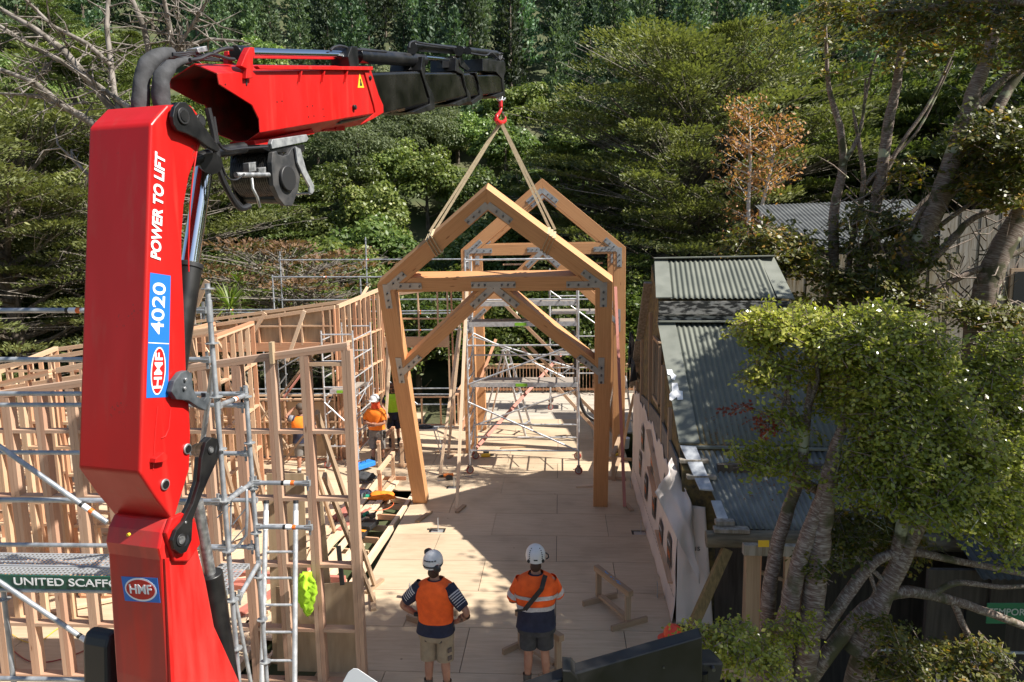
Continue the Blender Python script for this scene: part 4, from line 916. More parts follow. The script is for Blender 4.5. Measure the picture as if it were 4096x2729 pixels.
for y0,z0 in ((15.0,5.1),(16.6,3.7)): MB().beam((WX-.05,y0,z0),(WX-.05,y0+1.4,z0-1.35),.05,.16,up=(1,0,0)).build('barge_board',M['grbd'],sh_)
MB().beam((WX-.12,17.0,2.85),(WX+.1,17.3,2.6),.12,.1).build('board_end',M['grbd'],sh_)
mb=MB()
rr=random.Random(2)
for k in range(9): a=Vector((WX-.1,16.9+rr.random()*.7,3.1+rr.random()*.6)); mb.add([a,a+Vector((.05,rr.uniform(-.3,.3),-.4)),a+Vector((-.12,rr.uniform(-.2,.3),-.45)),a+Vector((-.06,.1,.1))],[(0,1,2,3)])
mb.build('torn_felt',M['blk'],sh_)
# roofs
def roof(A,B,C_,D_,m,nm,**k): return corr(nm,A,B,C_,D_,m,sh_,**k)
u0,u1=(1.82,13.88,4.87),(1.92,15.1,5.56)
ux=3.98
roof((u1[0]+.2,u1[1],u1[2]),(ux,u1[1]-.1,5.56),(ux,13.75,4.86),(u0[0]+.2,u0[1],u0[2]),M['iron'],'upper_roof')
MB().prism([(u1[0]-.03,u1[1]+.02,u1[2]+.03),(u1[0]+.24,u1[1]+.02,u1[2]+.03),(u0[0]+.25,u0[1]-.02,u0[2]+.03),(u0[0]-.05,u0[1]-.02,u0[2]+.03)],(0,0,-.02)).build('flashing',M['flash'],sh_)
MB().prism([(ux-.02,15.1,5.59),(ux+.28,15.1,5.57),(ux+.28,13.7,4.86),(ux-.02,13.73,4.89)],(0,0,-.02)).build('flashing',M['flash'],sh_)
MB().beam((1.88,15.12,5.585),(ux+.28,15.05,5.6),.26,.02).build('ridge_cap',M['flash'],sh_)
roof((1.9,15.15,5.55),(ux,15.1,5.55),(ux,17.9,2.6),(1.85,17.9,2.6),M['iron'],'rear_roof')
MB().beam((1.82,13.84,4.70),(ux+.2,13.7,4.70),.04,.24,up=(0,0,1)).build('fascia',M['mould'],sh_)
MB().beam((1.82,13.9,4.52),(ux+.2,13.76,4.52),.06,.1).build('fascia',M['mould'],sh_)
MB().beam((1.82,13.86,4.45),(ux+.4,13.72,4.45),.3,.02).build('flashing',M['flash'],sh_)
mx=5.3
roof((2.08,13.8,4.42),(mx,13.66,4.42),(mx,11.2,2.78),(2.12,11.36,2.79),M['iron'],'main_roof')
MB().prism([(1.80,13.82,4.45),(2.12,13.80,4.45),(2.16,11.36,2.82),(1.84,11.36,2.82)],(0,0,-.02)).build('flashing',M['flash'],sh_)
MB().beam((1.86,11.33,2.765),(mx,11.2,2.755),.14,.03).build('flashing',M['flash'],sh_)
roof((2.05,11.24,2.72),(mx+.4,11.15,2.72),(mx+.3,9.95,1.93),(2.33,10.07,1.93),M['ironold'],'lower_roof',sag=.03,pitch=.09)
MB().prism([(1.84,11.26,2.80),(2.08,11.24,2.79),(2.22,10.55,2.33),(2.02,10.57,2.34)],(0,0,-.02)).build('flashing',M['galv'],sh_)
MB().prism([(2.16,10.42,2.22),(2.3,10.42,2.22),(2.38,10.06,1.97),(2.22,10.06,1.97)],(0,0,-.02)).build('flashing',M['galv'],sh_)
MB().tube([(2.02,10.02,1.80),(3.4,9.98,1.83),(5.6,9.9,1.83)],[.12,.125,.12],14).build('log_beam',noisy('old_log',(.1,.085,.06),(.2,.17,.12),6,.85,bump=.5,stretch=(.4,3,3)),sh_,smooth=True)
MB().beam((2.12,10.0,1.955),(2.6,9.99,1.955),.16,.05).beam((2.16,10.1,2.02),(2.42,10.1,2.02),.12,.06).build('packer',M['grbd'],sh_)
for (x0,y0,z0) in ((1.98,11.05,2.62),(2.05,10.8,2.45)): MB().beam((x0-.18,y0,z0),(x0+.25,y0,z0),.12,.05).build('purlin_end',M['grbd'],sh_)
# dark front wall with framing under the low eave
MB().box((2.35,10.9,-1),(5.6,11.0,2.6)).build('front_wall',M['dark'],sh_)
for k,(x0,w_) in enumerate(((2.62,.05),(2.78,.09),(2.98,.05),(3.2,.09),(3.42,.05),(3.55,.09),)):
    MB().beam((x0,10.15,-1),(x0,10.15,1.72),w_,.09,up=(0,1,0)).build('stud',M['pine' if k%2 else 'pineg'],sh_)
for z in (.5,1.3): MB().beam((2.62,10.2,z),(3.4,10.2,z-.25),.05,.05).build('brace',M['pineg'],sh_)
# white repair tape on the roof edge
def tape(pts): return MB().prism([XPl(x,y,2.0)-Vector((0,0,0)) for x,y in pts],(0,0,.004))
def onroof(px,py,lift=.04):   # main roof plane
    P0=Vector((2.1,13.8,4.45)); nn=(Vector((5,13.66,4.45))-P0).cross(Vector((2.14,11.36,2.82))-P0).normalized(); d=Vector(ray(px,py)); k=(P0-Vector((0,0,H))).dot(nn)/d.dot(nn); return Vector((0,0,H))+d*k+(nn if nn.z>0 else -nn)*lift
def z4(x,y): return ((2400+x*.574)/SP,(1000+y*.574)/SP)
mtape=mat('white_tape',(.82,.82,.82),.5)
for pts in ([(465,838),(502,838),(510,865),(532,880),(520,912),(498,905),(492,880),(470,872)],[(500,932),(540,932),(550,985),(575,990),(578,1048),(540,1050),(535,1030),(500,1055),(485,1050),(483,1010),(500,990)]):
    P=[onroof(*z4(*p),.014) for p in pts]; MB().prism(P,(0,0,.004)).build('repair_tape',mtape,sh_)
# leaf litter on the roofs
n=700; q=np.random.default_rng(3)
xx=2.3+q.random(n)*2.6; yy=11.3+np.abs(q.normal(size=n))*.35; zz=2.79+(yy-11.36)*(1.64/2.44)+.02; c=np.stack([xx,yy,zz],1)
xx2=2.6+q.random(n)*2.4; yy2=11.1-np.abs(q.normal(size=n))*.3; zz2=1.93+(yy2-10.07)*(.79/1.17)+.03; c=np.concatenate([c,np.stack([xx2,yy2,zz2],1)])
M['litter']=leafmat('fallen_leaves',(.12,.06,.03),(.22,.11,.05),(.3,.18,.1),0,.8)
tag(leaves('leaf_litter',c,np.zeros((2*n,3))+[0,-.3,1],.035,M['litter'],None,jit=.5),kind='stuff')
# house wrap on the side wall, loose towards the near corner
M['wrap']=noisy('pale_house_wrap',(.66,.57,.51),(.73,.64,.58),1.6,.7,detail=5,bump=.5,dist=.05)
def wrapsheet(name,fn,nu,nv,m,parent,label=None):
    V=[tuple(fn(i/nu,j/nv)) for j in range(nv+1) for i in range(nu+1)]; F_=[(j*(nu+1)+i,j*(nu+1)+i+1,(j+1)*(nu+1)+i+1,(j+1)*(nu+1)+i) for j in range(nv) for i in range(nu)]
    o=np_obj(name,V,F_,m,parent,smooth=True); s=o.modifiers.new('s','SOLIDIFY'); s.thickness=.003
    if label: o['label']=label
    return o
def wtop(y): return 2.0+ (y-11)*.02+.06*math.sin(y*5)+.04*math.sin(y*13)
def f1(u,v):
    y=10.96+u*6.9; z=v*(wtop(y)+.25*max(0,(12.6-y))*0+.28); x=WX-.035-.02*noise.noise(Vector((y*1.5,z*1.5,0)))-.012*noise.noise(Vector((y*5,z*2,3)))-(.05*(1-v)**6)
    return (x,y,z)
wrap=wrapsheet('house_wrap',f1,140,40,M['wrap'],sh_)
def f2(u,v):
    z=v*1.95; x=WX-.03+u*(.40+.16*(1-v)); y=10.93-.05*u-.03*noise.noise(Vector((x*6,z*1.5,1)))-.05*math.sin(u*9)*u*.6; return (x,y,z)
wrapsheet('house_wrap',f2,30,30,M['wrap'],sh_)
def f3(u,v):   # hanging flap that has come loose
    a=D(1543,1035,11.1).lerp(D(1590,1130,10.9),u); b=D(1512,1150,10.9).lerp(D(1622,1400,10.75),u) if v>0 else a
    top=D(1547,1052,11.1).lerp(D(1590,1150,10.9),u); bot=D(1508,1130,10.9).lerp(D(1612,1345,10.7),u)
    p=top.lerp(bot,v); p.x+=-.02; p.y-=.10*math.sin(v*3.1)*(1-u*.5)+.10*noise.noise(Vector((u*3,v*2,7)))+.05*math.sin(u*9+v*3); p.x+=.05*noise.noise(Vector((u*2,v*4,2))); return tuple(p)
wrapsheet('loose_wrap_flap',f3,24,24,noisy('loose_wrap',(.60,.53,.5),(.67,.6,.57),2,.6,bump=.4,dist=.05),sh_)
# dark printed panels with orange lettering on the wrap
mprint=mat('wrap_print_dark',(.07,.065,.06),.6); mor=mat('wrap_print_orange',(.75,.18,.03),.5)
for k,(y0,z0) in enumerate(((11.55,.95),(12.55,.78),(13.6,.98),(14.9,.85),(12.1,1.75),(13.9,1.75),(16.0,1.0),(15.6,1.7))):
    P=[(WX-.066,y0-.2,z0-.26),(WX-.066,y0+.17,z0-.29),(WX-.066,y0+.22,z0+.1),(WX-.066,y0+.1,z0+.3),(WX-.066,y0-.24,z0+.25)]
    pn=MB().prism(P,(-.002,0,0)).build('print_panel',mprint,wrap)
    text_obj('lettering','MITRE 10',M['whitel'],wrap,(WX-.071,y0,z0+.13),(0,-1,0),(0,0,1),.07,sx=.85)
    text_obj('lettering','TRADE',mor,wrap,(WX-.071,y0,z0-.06),(0,-1,0),(0,0,1),.16,offset=.01,sx=.62)
text_obj('lettering','Plus',mprint,wrap,(2.0,10.885,1.28),(1,0,0),(0,0,1),.14)
for k in range(40):
    y0=11.0+k*.17; MB().beam((WX-.067,y0,.42-.0*k),(WX-.067,y0+.11,.42),.002,.014,up=(0,0,1)).build('dashed_line',mprint,wrap)
for (a,b) in (((11.2,.55),(12.9,.72)),((12.4,1.5),(14.4,2.2)),((13.2,1.25),(14.2,1.5))): MB().beam((WX-.08,*a),(WX-.08,*b),.03,.09,up=(1,0,0)).build('batten',M['pine'],sh_)
# ---- boards, posts and props against the shed
stick('leaning_post','mossy split post leaning against the log beam of the shed',D(1592,1440,9.7),D(1672,1262,9.95),.13,.11,noisy('mossy_timber',(.14,.11,.05),(.25,.18,.08),9,.9,stretch=(4,4,1)),cat='post',up=(0,1,0))
for k,(px,lb) in enumerate(((1722,'double timber post right of the leaning mossy post'),(1738,'timber post just left of the beech trunks'))):
    stick('post',lb,D(px,1262,9.4),D(px-4,1568,9.4),.09,.08,M['pineg'],'posts under the shed eave','post',up=(0,1,0))
stick('beam','short weathered beam on top of the twin posts',D(1708,1262,9.35),D(1950,1268,9.35),.1,.14,M['grbd'],cat='beam')
stick('low_rail','low timber rail at the foot of the twin posts',D(1660,1545,8.9),D(1830,1545,8.9),.1,.12,M['pineg'],cat='rail')
# ---- dark shed at lower right
ds=thing('lean_to','dark boarded lean-to behind the beech trunks at lower right','shed',(5.6,10,-1))
mb=MB(); x=5.6
k=0
while x<12.5: mb.beam((x,9.3+.02*(k%3),-1),(x,9.3+.02*(k%3),1.75),.19,.03,up=(0,1,0)); x+=.2; k+=1
mb.build('board_wall',M['dark'],ds)
MB().box((4.75,9.35,-1),(5.58,9.42,1.7)).build('doorway_wall',M['dark'],ds); MB().box((5.2,9.25,-.9),(5.7,9.3,1.2)).build('doorway',M['blk'],ds)
corr('roof',(5.2,12.2,3.0),(13,12.2,3.0),(13,9.0,1.75),(5.2,9.0,1.75),noisy('dark_iron',(.03,.034,.036),(.06,.065,.068),2,.5,detail=7),ds)
MB().box((5.25,12.1,-1),(13,12.2,2.95)).build('rear_wall',M['dark'],ds)
for x0 in (6.9,8.3): MB().beam((x0,9.1,-1),(x0,9.1,1.8),.3,.25,up=(0,1,0)).build('post',M['dark'],ds)
for a in (4.86,5.28): MB().box((a,9.2,-.35),(a+.12,9.22,.55)).build('window_pane',M['wrap'],ds)
MB().beam((7.0,9.15,.55),(9.5,9.12,.5),.05,.12).build('orange_rail',mat('faded_orange_timber',(.35,.1,.04),.6),ds)
# wire mesh fence with green sign
fn=thing('mesh_fence','temporary wire mesh fence panels with a green sign at lower right','fence',(6,8.3,-1))
fy=8.35
mb=MB()
x=3.55
while x<8.6: mb.cyl((x,fy,-1),(x,fy,1.15),.0022,4); x+=.11
z=-.95
while z<1.15: mb.cyl((3.5,fy,z),(8.6,fy,z),.0022,4); z+=.2
mb.build('wire_mesh',mat('dark_wire',(.06,.06,.06),.5,.5),fn)
for z in (1.16,-1): MB().cyl((3.5,fy,z),(8.6,fy,z),.018,8).build('fence_rail',M['galvd'],fn)
for x in (3.5,5.9,8.6): MB().cyl((x,fy,-1.1),(x,fy,1.16),.02,8).build('fence_post',M['galvd'],fn)
sg0,sg1=D(2268,1410,fy-.03),D(2420,1410,fy-.03)
sg=MB().beam(sg0,sg1,.012,.25).build('sign',mat('fence_sign_green',(.015,.16,.07),.5),fn)
text_obj('lettering','TEMPORARY',mat('sign_text_dull',(.45,.5,.45),.6),sg,D(2334,1408,fy-.042),(1,0,0),(0,0,1),.115,offset=.012,sx=.95)
ys=D(1880-190,1245,9.3)
tag(MB().beam(D(1743,1250,9.2),D(1768,1250,9.2),.006,.09).build('small_notice',M['yel']),'small yellow and black notice behind the leaning post','notice')
# ---- tall grey boarded house behind
gh=thing('grey_house','tall weathered grey boarded house behind the beech trunks at right','house',(10,22,-1))
def boards(x0,x1,y,z0,zf,m,parent,name='board_wall',w_=.24):
    mb=MB(); x=x0; k=0
    while x<x1: mb.beam((x+w_/2,y+.015*(k%2),z0),(x+w_/2,y+.015*(k%2),zf(x)),w_-.015,.03,up=(0,1,0)); x+=w_; k+=1
    return mb.build(name,m,parent)
boards(5.5,9.4,18.4,-1,lambda x:5.5,noisy('mossy_grey_boards',(.33,.3,.24),(.2,.15,.08),4,.9,detail=10,stretch=(5,5,.7),bump=.5),gh)
boards(9.4,17,19.1,-1,lambda x:6.45+(x-9.4)*.12,M['grbd'],gh)
MB().box((5.45,18.46,-1),(9.4,24,5.35)).build('wall',M['dark'],gh); MB().box((9.45,19.16,-1),(16.9,24,6.35)).build('upper_block',M['dark'],gh)
corr('roof',(6.1,24,6.9),(10.8,24,7.0),(9.75,19.15,5.95),(5.8,18.2,5.56),noisy('pale_iron',(.065,.068,.066),(.11,.115,.11),2,.7,.0),gh,pitch=.12)
for (x0,x1,z0,z1) in ((10.4,11.6,1.4,2.8),(11.2,12.4,3.7,5.0)):
    f=MB().box((x0-.08,19.0,z0-.08),(x1+.08,19.07,z1+.08)).build('window_frame',M['pineg'],gh); MB().box((x0,18.98,z0),(x1,18.998,z1)).build('pane',M['glass'],f)
# black lorry crane outrigger across the bottom right corner
og=thing('outrigger_beam','black steel outrigger beam crossing the lower right corner','crane outrigger',D(1400,1550,5))
def OB(px,py): 
    f=(px-1180)/440; return D(px,py,4.6+f*.5)
top0,top1=[(1180,1568),(1235,1548),(1295,1527)],[(1330,1518),(1480,1478),(1560,1462),(1640,1455)]
def obeam(a,b,c,d_,name,th=.12,lift=0):
    P=[OB(*p) for p in (a,b,c,d_)]; return MB().prism(P,(0,-.13,0)).build(name,M['black'],og,bevel=.012)
obeam((1100,1602),(1302,1530),(1302,1640),(1100,1700),'outer_beam'); obeam((1316,1524),(1607,1441),(1607,1545),(1316,1640),'inner_beam')
P=[OB(*p)+Vector((0,.02,0)) for p in ((1292,1512),(1312,1514),(1328,1530),(1330,1650),(1296,1650))]; MB().prism(P,(0,-.17,0)).build('flange',M['black'],og,bevel=.008)
mb=MB(); mb.beam(OB(1600,1520)+Vector((0,.1,-.1)),OB(1652,1520)+Vector((0,.1,-.1)),.2,.17).build('leg_head',M['bplas'],og,bevel=.02)
MB().cyl(OB(1615,1545),OB(1615,1700),.04,14).build('leg',M['black'],og,smooth=True); MB().cyl(OB(1638,1532)-Vector((0,.05,0)),OB(1638,1532),.014,10).build('bolt',M['bolt'],og)
MB().cyl(OB(1520,1510)-Vector((0,.14,0)),OB(1520,1510)-Vector((0,.13,0)),.008,10).build('bolt',M['bolt'],og)
# corner of a white metal lid, and rounded black guard beside the column
t=MB(); P=[D(x,y,4.3) for x,y in ((775,1590),(800,1545),(812,1536),(822,1537),(868,1568),(890,1590))]
tag(t.prism(P,(.0,.02,-.02)).build('metal_lid',M['wht'],bevel=.004),'white metal lid corner at the bottom edge beside the stud wall','lid')
P=[CP(x,y,-.62) for x,y in ((248,1620),(246,1490),(252,1463),(268,1450),(284,1449),(300,1470),(310,1620))]
tag(MB().prism(P,CV*-.25).build('tool_guard',M['bplas'],bevel=.03),'rounded black guard low beside the red crane column','guard')
# ================================================================= forest
M['bark']=noisy('dark_bark',(.07,.055,.04),(.16,.13,.1),7,.9,bump=.6,stretch=(1,1,.3),dist=.03)
M['deadw']=noisy('bleached_dead_wood',(.25,.22,.19),(.10,.085,.065),6,.85,bump=.6,stretch=(1,1,.3),dist=.03,lo=.4,hi=.62)
M['pineleaf']=leafmat('pine_needles',(.045,.085,.042),(.095,.155,.078),(.19,.25,.15),.28,.55,1.6)
M['bushleaf']=leafmat('bush_leaves',(.065,.105,.026),(.15,.205,.055),(.3,.32,.11),.35,.4,1.2)
M['cypleaf']=leafmat('cypress_foliage',(.06,.09,.026),(.135,.175,.05),(.24,.26,.09),.25,.6,.5)
M['greyleaf']=leafmat('grey_green_foliage',(.09,.12,.055),(.16,.2,.09),(.24,.27,.14),.3,.6,.6)
M['brownleaf']=leafmat('dry_brown_foliage',(.13,.07,.035),(.22,.13,.07),(.3,.19,.09),.3,.7,.3)
M['fernleaf']=leafmat('fern_fronds',(.09,.15,.02),(.17,.24,.04),(.26,.32,.08),.4,.45,.4)
def park(o): return o
def trunk_mesh(name,parent,h,r,m=None,lean=(0,0),n=7,limbs=0,seed=0,z0=-.6):
    q=random.Random(seed); mb=MB(); pts=[];rs=[]
    for k in range(9):
        t=k/8; pts.append((lean[0]*t+q.uniform(-.1,.1)*h*.04,lean[1]*t+q.uniform(-.1,.1)*h*.04,z0+(h-z0)*t)); rs.append(r*(1-t*.85))
    mb.tube(pts,rs,n)
    for k in range(limbs):
        t=.3+.6*k/limbs; i=int(t*8); a=q.uniform(0,6.28); p=Vector(pts[i]); ln=h*.28*(1.1-t*.6)
        e=p+Vector((math.cos(a)*ln,math.sin(a)*ln,ln*.55)); mb.tube([p,(p+e)/2+Vector((0,0,-.08*ln)),e],[r*.4,r*.25,r*.06],5)
    return mb.build(name,m or M['bark'],parent,smooth=True)
def pine(h,rad_,seed,dens=1.):
    t=thing('pine_tree','x','tree',(0,0,0)); q=np.random.default_rng(seed); C_=[];A=[];T=[]
    nw=int(h*1.3)
    for k in range(nw):
        f=k/(nw-1); z=h*(.12+.86*f); R=rad_*(1-f)**.75*(.8+.35*q.random())+.18
        nb=int(6+3*q.random()) if f<.93 else 4; a0=q.random()*6.28
        for b in range(nb):
            a=a0+b*6.283/nb+q.normal()*.2; L_=R*(.75+.45*q.random()); up=.12+.35*f+q.normal()*.08
            m_=max(2,int(L_*2.6*dens))
            for j in range(m_):
                s=(j+.6+q.random()*.5)/m_
                if s<.3 and q.random()<.6: continue
                c=np.array([math.cos(a)*L_*s,math.sin(a)*L_*s,z+up*L_*s-.10*L_*s*(1-s)])
                for _ in range(8):
                    d=np.array([math.cos(a)*.5,math.sin(a)*.5,.7])+q.normal(size=3)*.5
                    C_.append(c+q.normal(size=3)*.13); A.append(d); T.append(min(1,max(0,.5+q.normal()*.2)))
    C_=np.array(C_);A=unit(np.array(A)); n=len(C_); sd=unit(np.cross(A,q.normal(size=(n,3)))); ln=.34+.3*q.random(n)
    np_obj('crown',quads(C_+A*.1,A,ln*.5,ln,sd),np.arange(4*n).reshape(n,4),M['pineleaf'],t,tint=np.array(T))
    trunk_mesh('trunk',t,h*.97,h*.012+.06,seed=seed,n=6)
    return t
def blobs_tree(name,h,w_,seed,m,nb=26,per=170,size=.24,flat=.75,low=.0,ratio=.6,trunkm=None,limbs=6,jit=.6,wgap=.0):
    """rounded broadleaf crown built from separate clumps of leaves"""
    t=thing(name,'x','tree',(0,0,0)); q=np.random.default_rng(seed); C_=[];Nn=[];T=[]
    for b in range(nb):
        u=q.normal(size=3); u/=np.linalg.norm(u); u[2]=abs(u[2])*1.1-.25; f=.45+.55*q.random()**.5
        c=np.array([u[0]*w_*.5*f,u[1]*w_*.5*f,h*(low+(1-low)*.5)+u[2]*h*(1-low)*.5*f]); r=w_*(.13+.1*q.random())
        k=int(per*(.7+.6*q.random())); d=unit(q.normal(size=(k,3))); d[:,2]=np.where(d[:,2]<-.35,-d[:,2],d[:,2])
        rr_=(.75+.35*q.random(k)); p=c+d*r*rr_[:,None]*np.array([1,1,flat])
        bt=q.normal()*.12
        C_.append(p); Nn.append(d+np.array([0,0,.35])); T.append(np.clip(.45+bt+q.normal(size=k)*.2,0,1))
    C_=np.concatenate(C_);Nn=np.concatenate(Nn);T=np.concatenate(T)
    leaves('crown',C_,Nn,size,m,t,ratio,T,jit)
    trunk_mesh('trunk',t,h*.8,w_*.03+.04,m=trunkm,seed=seed,limbs=limbs)
    return t
def cypress(h,w_,seed,m,plates=70,per=140,size=.2,trunkm=None,dead=.0,lowt=.12,tint0=.35,twigs=40):
    """wide flat layered crown: level plates of foliage on rising limbs"""
    t=thing('cypress_tree','x','tree',(0,0,0)); q=np.random.default_rng(seed); C_=[];Nn=[];T=[]; lm=MB(); tw=MB()
    tr=[Vector((0,0,-1.5)),Vector((q.normal()*.2,0,h*.2)),Vector((q.normal()*.4,q.normal()*.3,h*.5)),Vector((q.normal()*.5,0,h*.78))]
    lm.tube(tr,[h*.03,h*.025,h*.017,h*.006],8)
    for k in range(plates):
        f=lowt+(1-lowt)*(k+.5)/plates; R=w_*.5*math.sqrt(max(.05,1-((f-.42)/.62)**2)); a=q.random()*6.283
        s=.25+.78*q.random()**.6; L_=R*s; z=h*f
        root=Vector((0,0,z*.72-.1)); e=Vector((math.cos(a)*L_,math.sin(a)*L_,z))
        if k%2==0: lm.tube([root,(root+e)/2+Vector((0,0,-.05*L_+q.normal()*.2)),e],[h*.010,h*.006,h*.002],5)
        rx=w_*(.07+.07*q.random()); n=int(per*(.6+.8*q.random())); ang=q.random(n)*6.283; r=np.sqrt(q.random(n))
        px=np.cos(ang)*r*rx*1.5; py=np.sin(ang)*r*rx*.9; ca,sa=math.cos(a),math.sin(a)
        p=np.stack([e.x+px*ca-py*sa,e.y+px*sa+py*ca,e.z+.10*px+q.normal(size=n)*.05*rx+(1-r)*rx*.12],1)
        C_.append(p); out=np.stack([np.cos(ang+a),np.sin(ang+a),np.full(n,.5)],1); Nn.append(out)
        T.append(np.clip(tint0+.3*q.random()+q.normal(size=n)*.2,0,1))
        for _ in range(int(twigs/plates*1.6)+1):
            b=Vector((e.x+q.normal()*rx,e.y+q.normal()*rx,e.z-.1)); tw.tube([e*.6+root*.4,b+Vector((0,0,-.1)),b+Vector((q.normal()*.4,q.normal()*.4,q.normal()*.2))],[.02,.012,.004],3,cap=False)
    C_=np.concatenate(C_);A=unit(np.concatenate(Nn)+rg.normal(size=(len(C_),3))*.35); n=len(C_); sd=unit(np.cross(A,np.array([0,0,1.])+rg.normal(size=(n,3))*.45)); ln=size*(.7+.7*rg.random(n))
    np_obj('crown',quads(C_,A,ln*.42,ln,sd),np.arange(4*n).reshape(n,4),m,t,tint=np.concatenate(T))
    lm.build('trunk',trunkm or M['bark'],t,smooth=True); tw.build('twigs',M['deadw'],t)
    return t
# ---- the pine stand on the upper hillside
pines=[pine(15,2.7,1),pine(17,2.3,2),pine(13,2.9,3),pine(16,2.0,4)]
bushes=[blobs_tree('bush_tree',6.5,6,5,M['bushleaf'],34,190,.30),blobs_tree('bush_tree',8,5.4,6,M['bushleaf'],34,190,.30),blobs_tree('bush_tree',5,5.6,7,M['bushleaf'],30,200,.26),
 blobs_tree('bush_tree',7,6.5,8,M['bushleaf'],46,150,.24,flat=.6)]
greys=[blobs_tree('willow_tree',7.5,7,9,M['greyleaf'],44,260,.24,flat=.7,ratio=.3)]
cyps=[cypress(12,11,21,M['cypleaf'],110,420,.24),cypress(10,8,22,M['cypleaf'],80,420,.24)]
used=set()
def put(proto,x,y,s,lab,group,rz=None,cat='tree',dz=0,sz=None):
    if proto.name in used: t=copy_tree(proto)
    else: t=proto; used.add(proto.name)
    t.location=(x,y,gz(x,y)+dz); t.rotation_euler=(0,0,R_.uniform(0,6.28) if rz is None else rz); t.scale=(s,s,sz or s)
    tag(t,lab,cat,group); return t
pl_='dark green pine in the dense stand high on the hillside'; bl_='round leafy bush tree in the thicket on the lower hillside'
q=random.Random(5); cnt=0; y=55
while y<150 and cnt<295:
    hw_=(y*.78)+8; x=-hw_
    while x<hw_ and cnt<295:
        X=x+q.uniform(-1.6,1.6); Y_=y+q.uniform(-2,2)
        # broken lower edge: the stand begins further up on the left of centre
        edge=61+7*noise.noise(Vector((X*.05,0,3)))+(9 if X<-14 else 0)
        if Y_>edge :
            put(pines[q.randrange(4)],X,Y_,q.uniform(.62,.95),pl_,'pine trees on the hillside'); cnt+=1
        x+=4.9+ (y-55)*.03
    y+=4.6+(y-55)*.045
# ---- mixed bush below
q=random.Random(8); cnt=0; y=36.5
while y<66:
    hw_=(y*.75)+4; x=-hw_
    while x<hw_:
        X=x+q.uniform(-1.3,1.3); Y_=y+q.uniform(-1.3,1.3)
        if cnt<290 and not (X>9 and Y_<46 and X<20) and q.random()<.94:
            if -14.5<X<-7 and 50<Y_<60 and q.random()<.7: put(greys[0],X,Y_,q.uniform(.7,1.1),'pale grey-green feathery tree among the darker bush on the hillside','grey-green trees')
            elif q.random()<.06 and Y_>48: put(cyps[1],X,Y_,q.uniform(.5,.8),'small layered conifer among the bush on the hillside','small conifers in the bush')
            else: put(bushes[q.randrange(4)],X,Y_,q.uniform(.5,.95),bl_,'bush trees on the lower hillside'); cnt+=1
        x+=3.0+(y-36)*.03
    y+=2.9+(y-36)*.045
# ---- named trees of the middle distance
def at(px,Y_): return D(px,CY/SP,Y_).x
def place(t,px,Y_,lab,group=None,s=1,rz=0,z=None,cat='tree',name=None):
    t.location=(at(px,Y_),Y_,gz(at(px,Y_),Y_) if z is None else z); t.rotation_euler=(0,0,rz); t.scale=(s,s,s); tag(t,lab,cat,group)
    if name: t.name=name
    return t
rg=np.random.default_rng(23)
M['cyplight']=leafmat('cypress_spray',(.085,.098,.034),(.17,.19,.065),(.29,.29,.12),.3,.55,.15)
bc=cypress(16.2,16.5,31,M['cyplight'],230,560,.225,twigs=760,lowt=.18)
place(bc,1590,40,'huge spreading cypress with flat layered branches behind the iron roofs')
place(cyps[0],1330,44,'layered cypress at the left of the huge spreading one','layered cypresses',s=.85)
c2_=copy_tree(cyps[0]); place(c2_,1890,42,'tall layered cypress between the birch and the beech trunks','layered cypresses',s=1.2,rz=2)
c3_=copy_tree(cyps[0]); place(c3_,2180,38,'shaded cypress behind the grey boarded house','layered cypresses',s=1.1,rz=4)
for k_,(px_,Y_,s_,lb_) in enumerate(((2750,38,1.4,'unseen cypress added outside the right edge for shade, middle'),(2980,35,1.5,'unseen cypress added outside the right edge for shade, furthest out'),(2330,36,1.35,'dark cypress behind the leaning beech trunk'),(2080,45,1.3,'dark cypress between the two tall beeches'),(2600,46,1.8,'tall cypress added far right for shade, behind the others'),(2250,52,1.5,'upper dark cypress at the right of the slope'))):  # those past the right edge are added to throw shade on the slope
    cc_=copy_tree(cyps[0]); place(cc_,px_,Y_,lb_,'dark cypresses at the right',s=s_,rz=k_*1.7)
c4_=copy_tree(cyps[1]); place(c4_,1480,33.5,'low cypress with bleached twigs left of the iron roof','layered cypresses',s=.62,rz=1)
lc_=cypress(13,13,33,M['cyplight'],150,460,.2,lowt=.02,twigs=320,tint0=.25)
place(lc_,40,29,'broad layered cypress at the far left edge')
l2=copy_tree(lc_); place(l2,330,33,'layered cypress behind the red crane boom',rz=2,s=.95)
l3=copy_tree(lc_); place(l3,-180,33,'dark cypress leaning in from outside the left edge',rz=4,s=1.1)
l4=copy_tree(cyps[0]); place(l4,520,42,'cypress with patchy crown above the winch','cypresses behind the crane',rz=1,s=.95)
l5=copy_tree(cyps[0]); place(l5,250,46,'upper cypress behind the dead limbs at top left','cypresses behind the crane',rz=3,s=1.1)
br_=cypress(6.6,9.5,35,M['brownleaf'],70,90,.22,lowt=.2,twigs=420,trunkm=M['deadw'])
place(br_,660,30,'half dead tree with bare tangled branches behind the far scaffold',z=-.6)
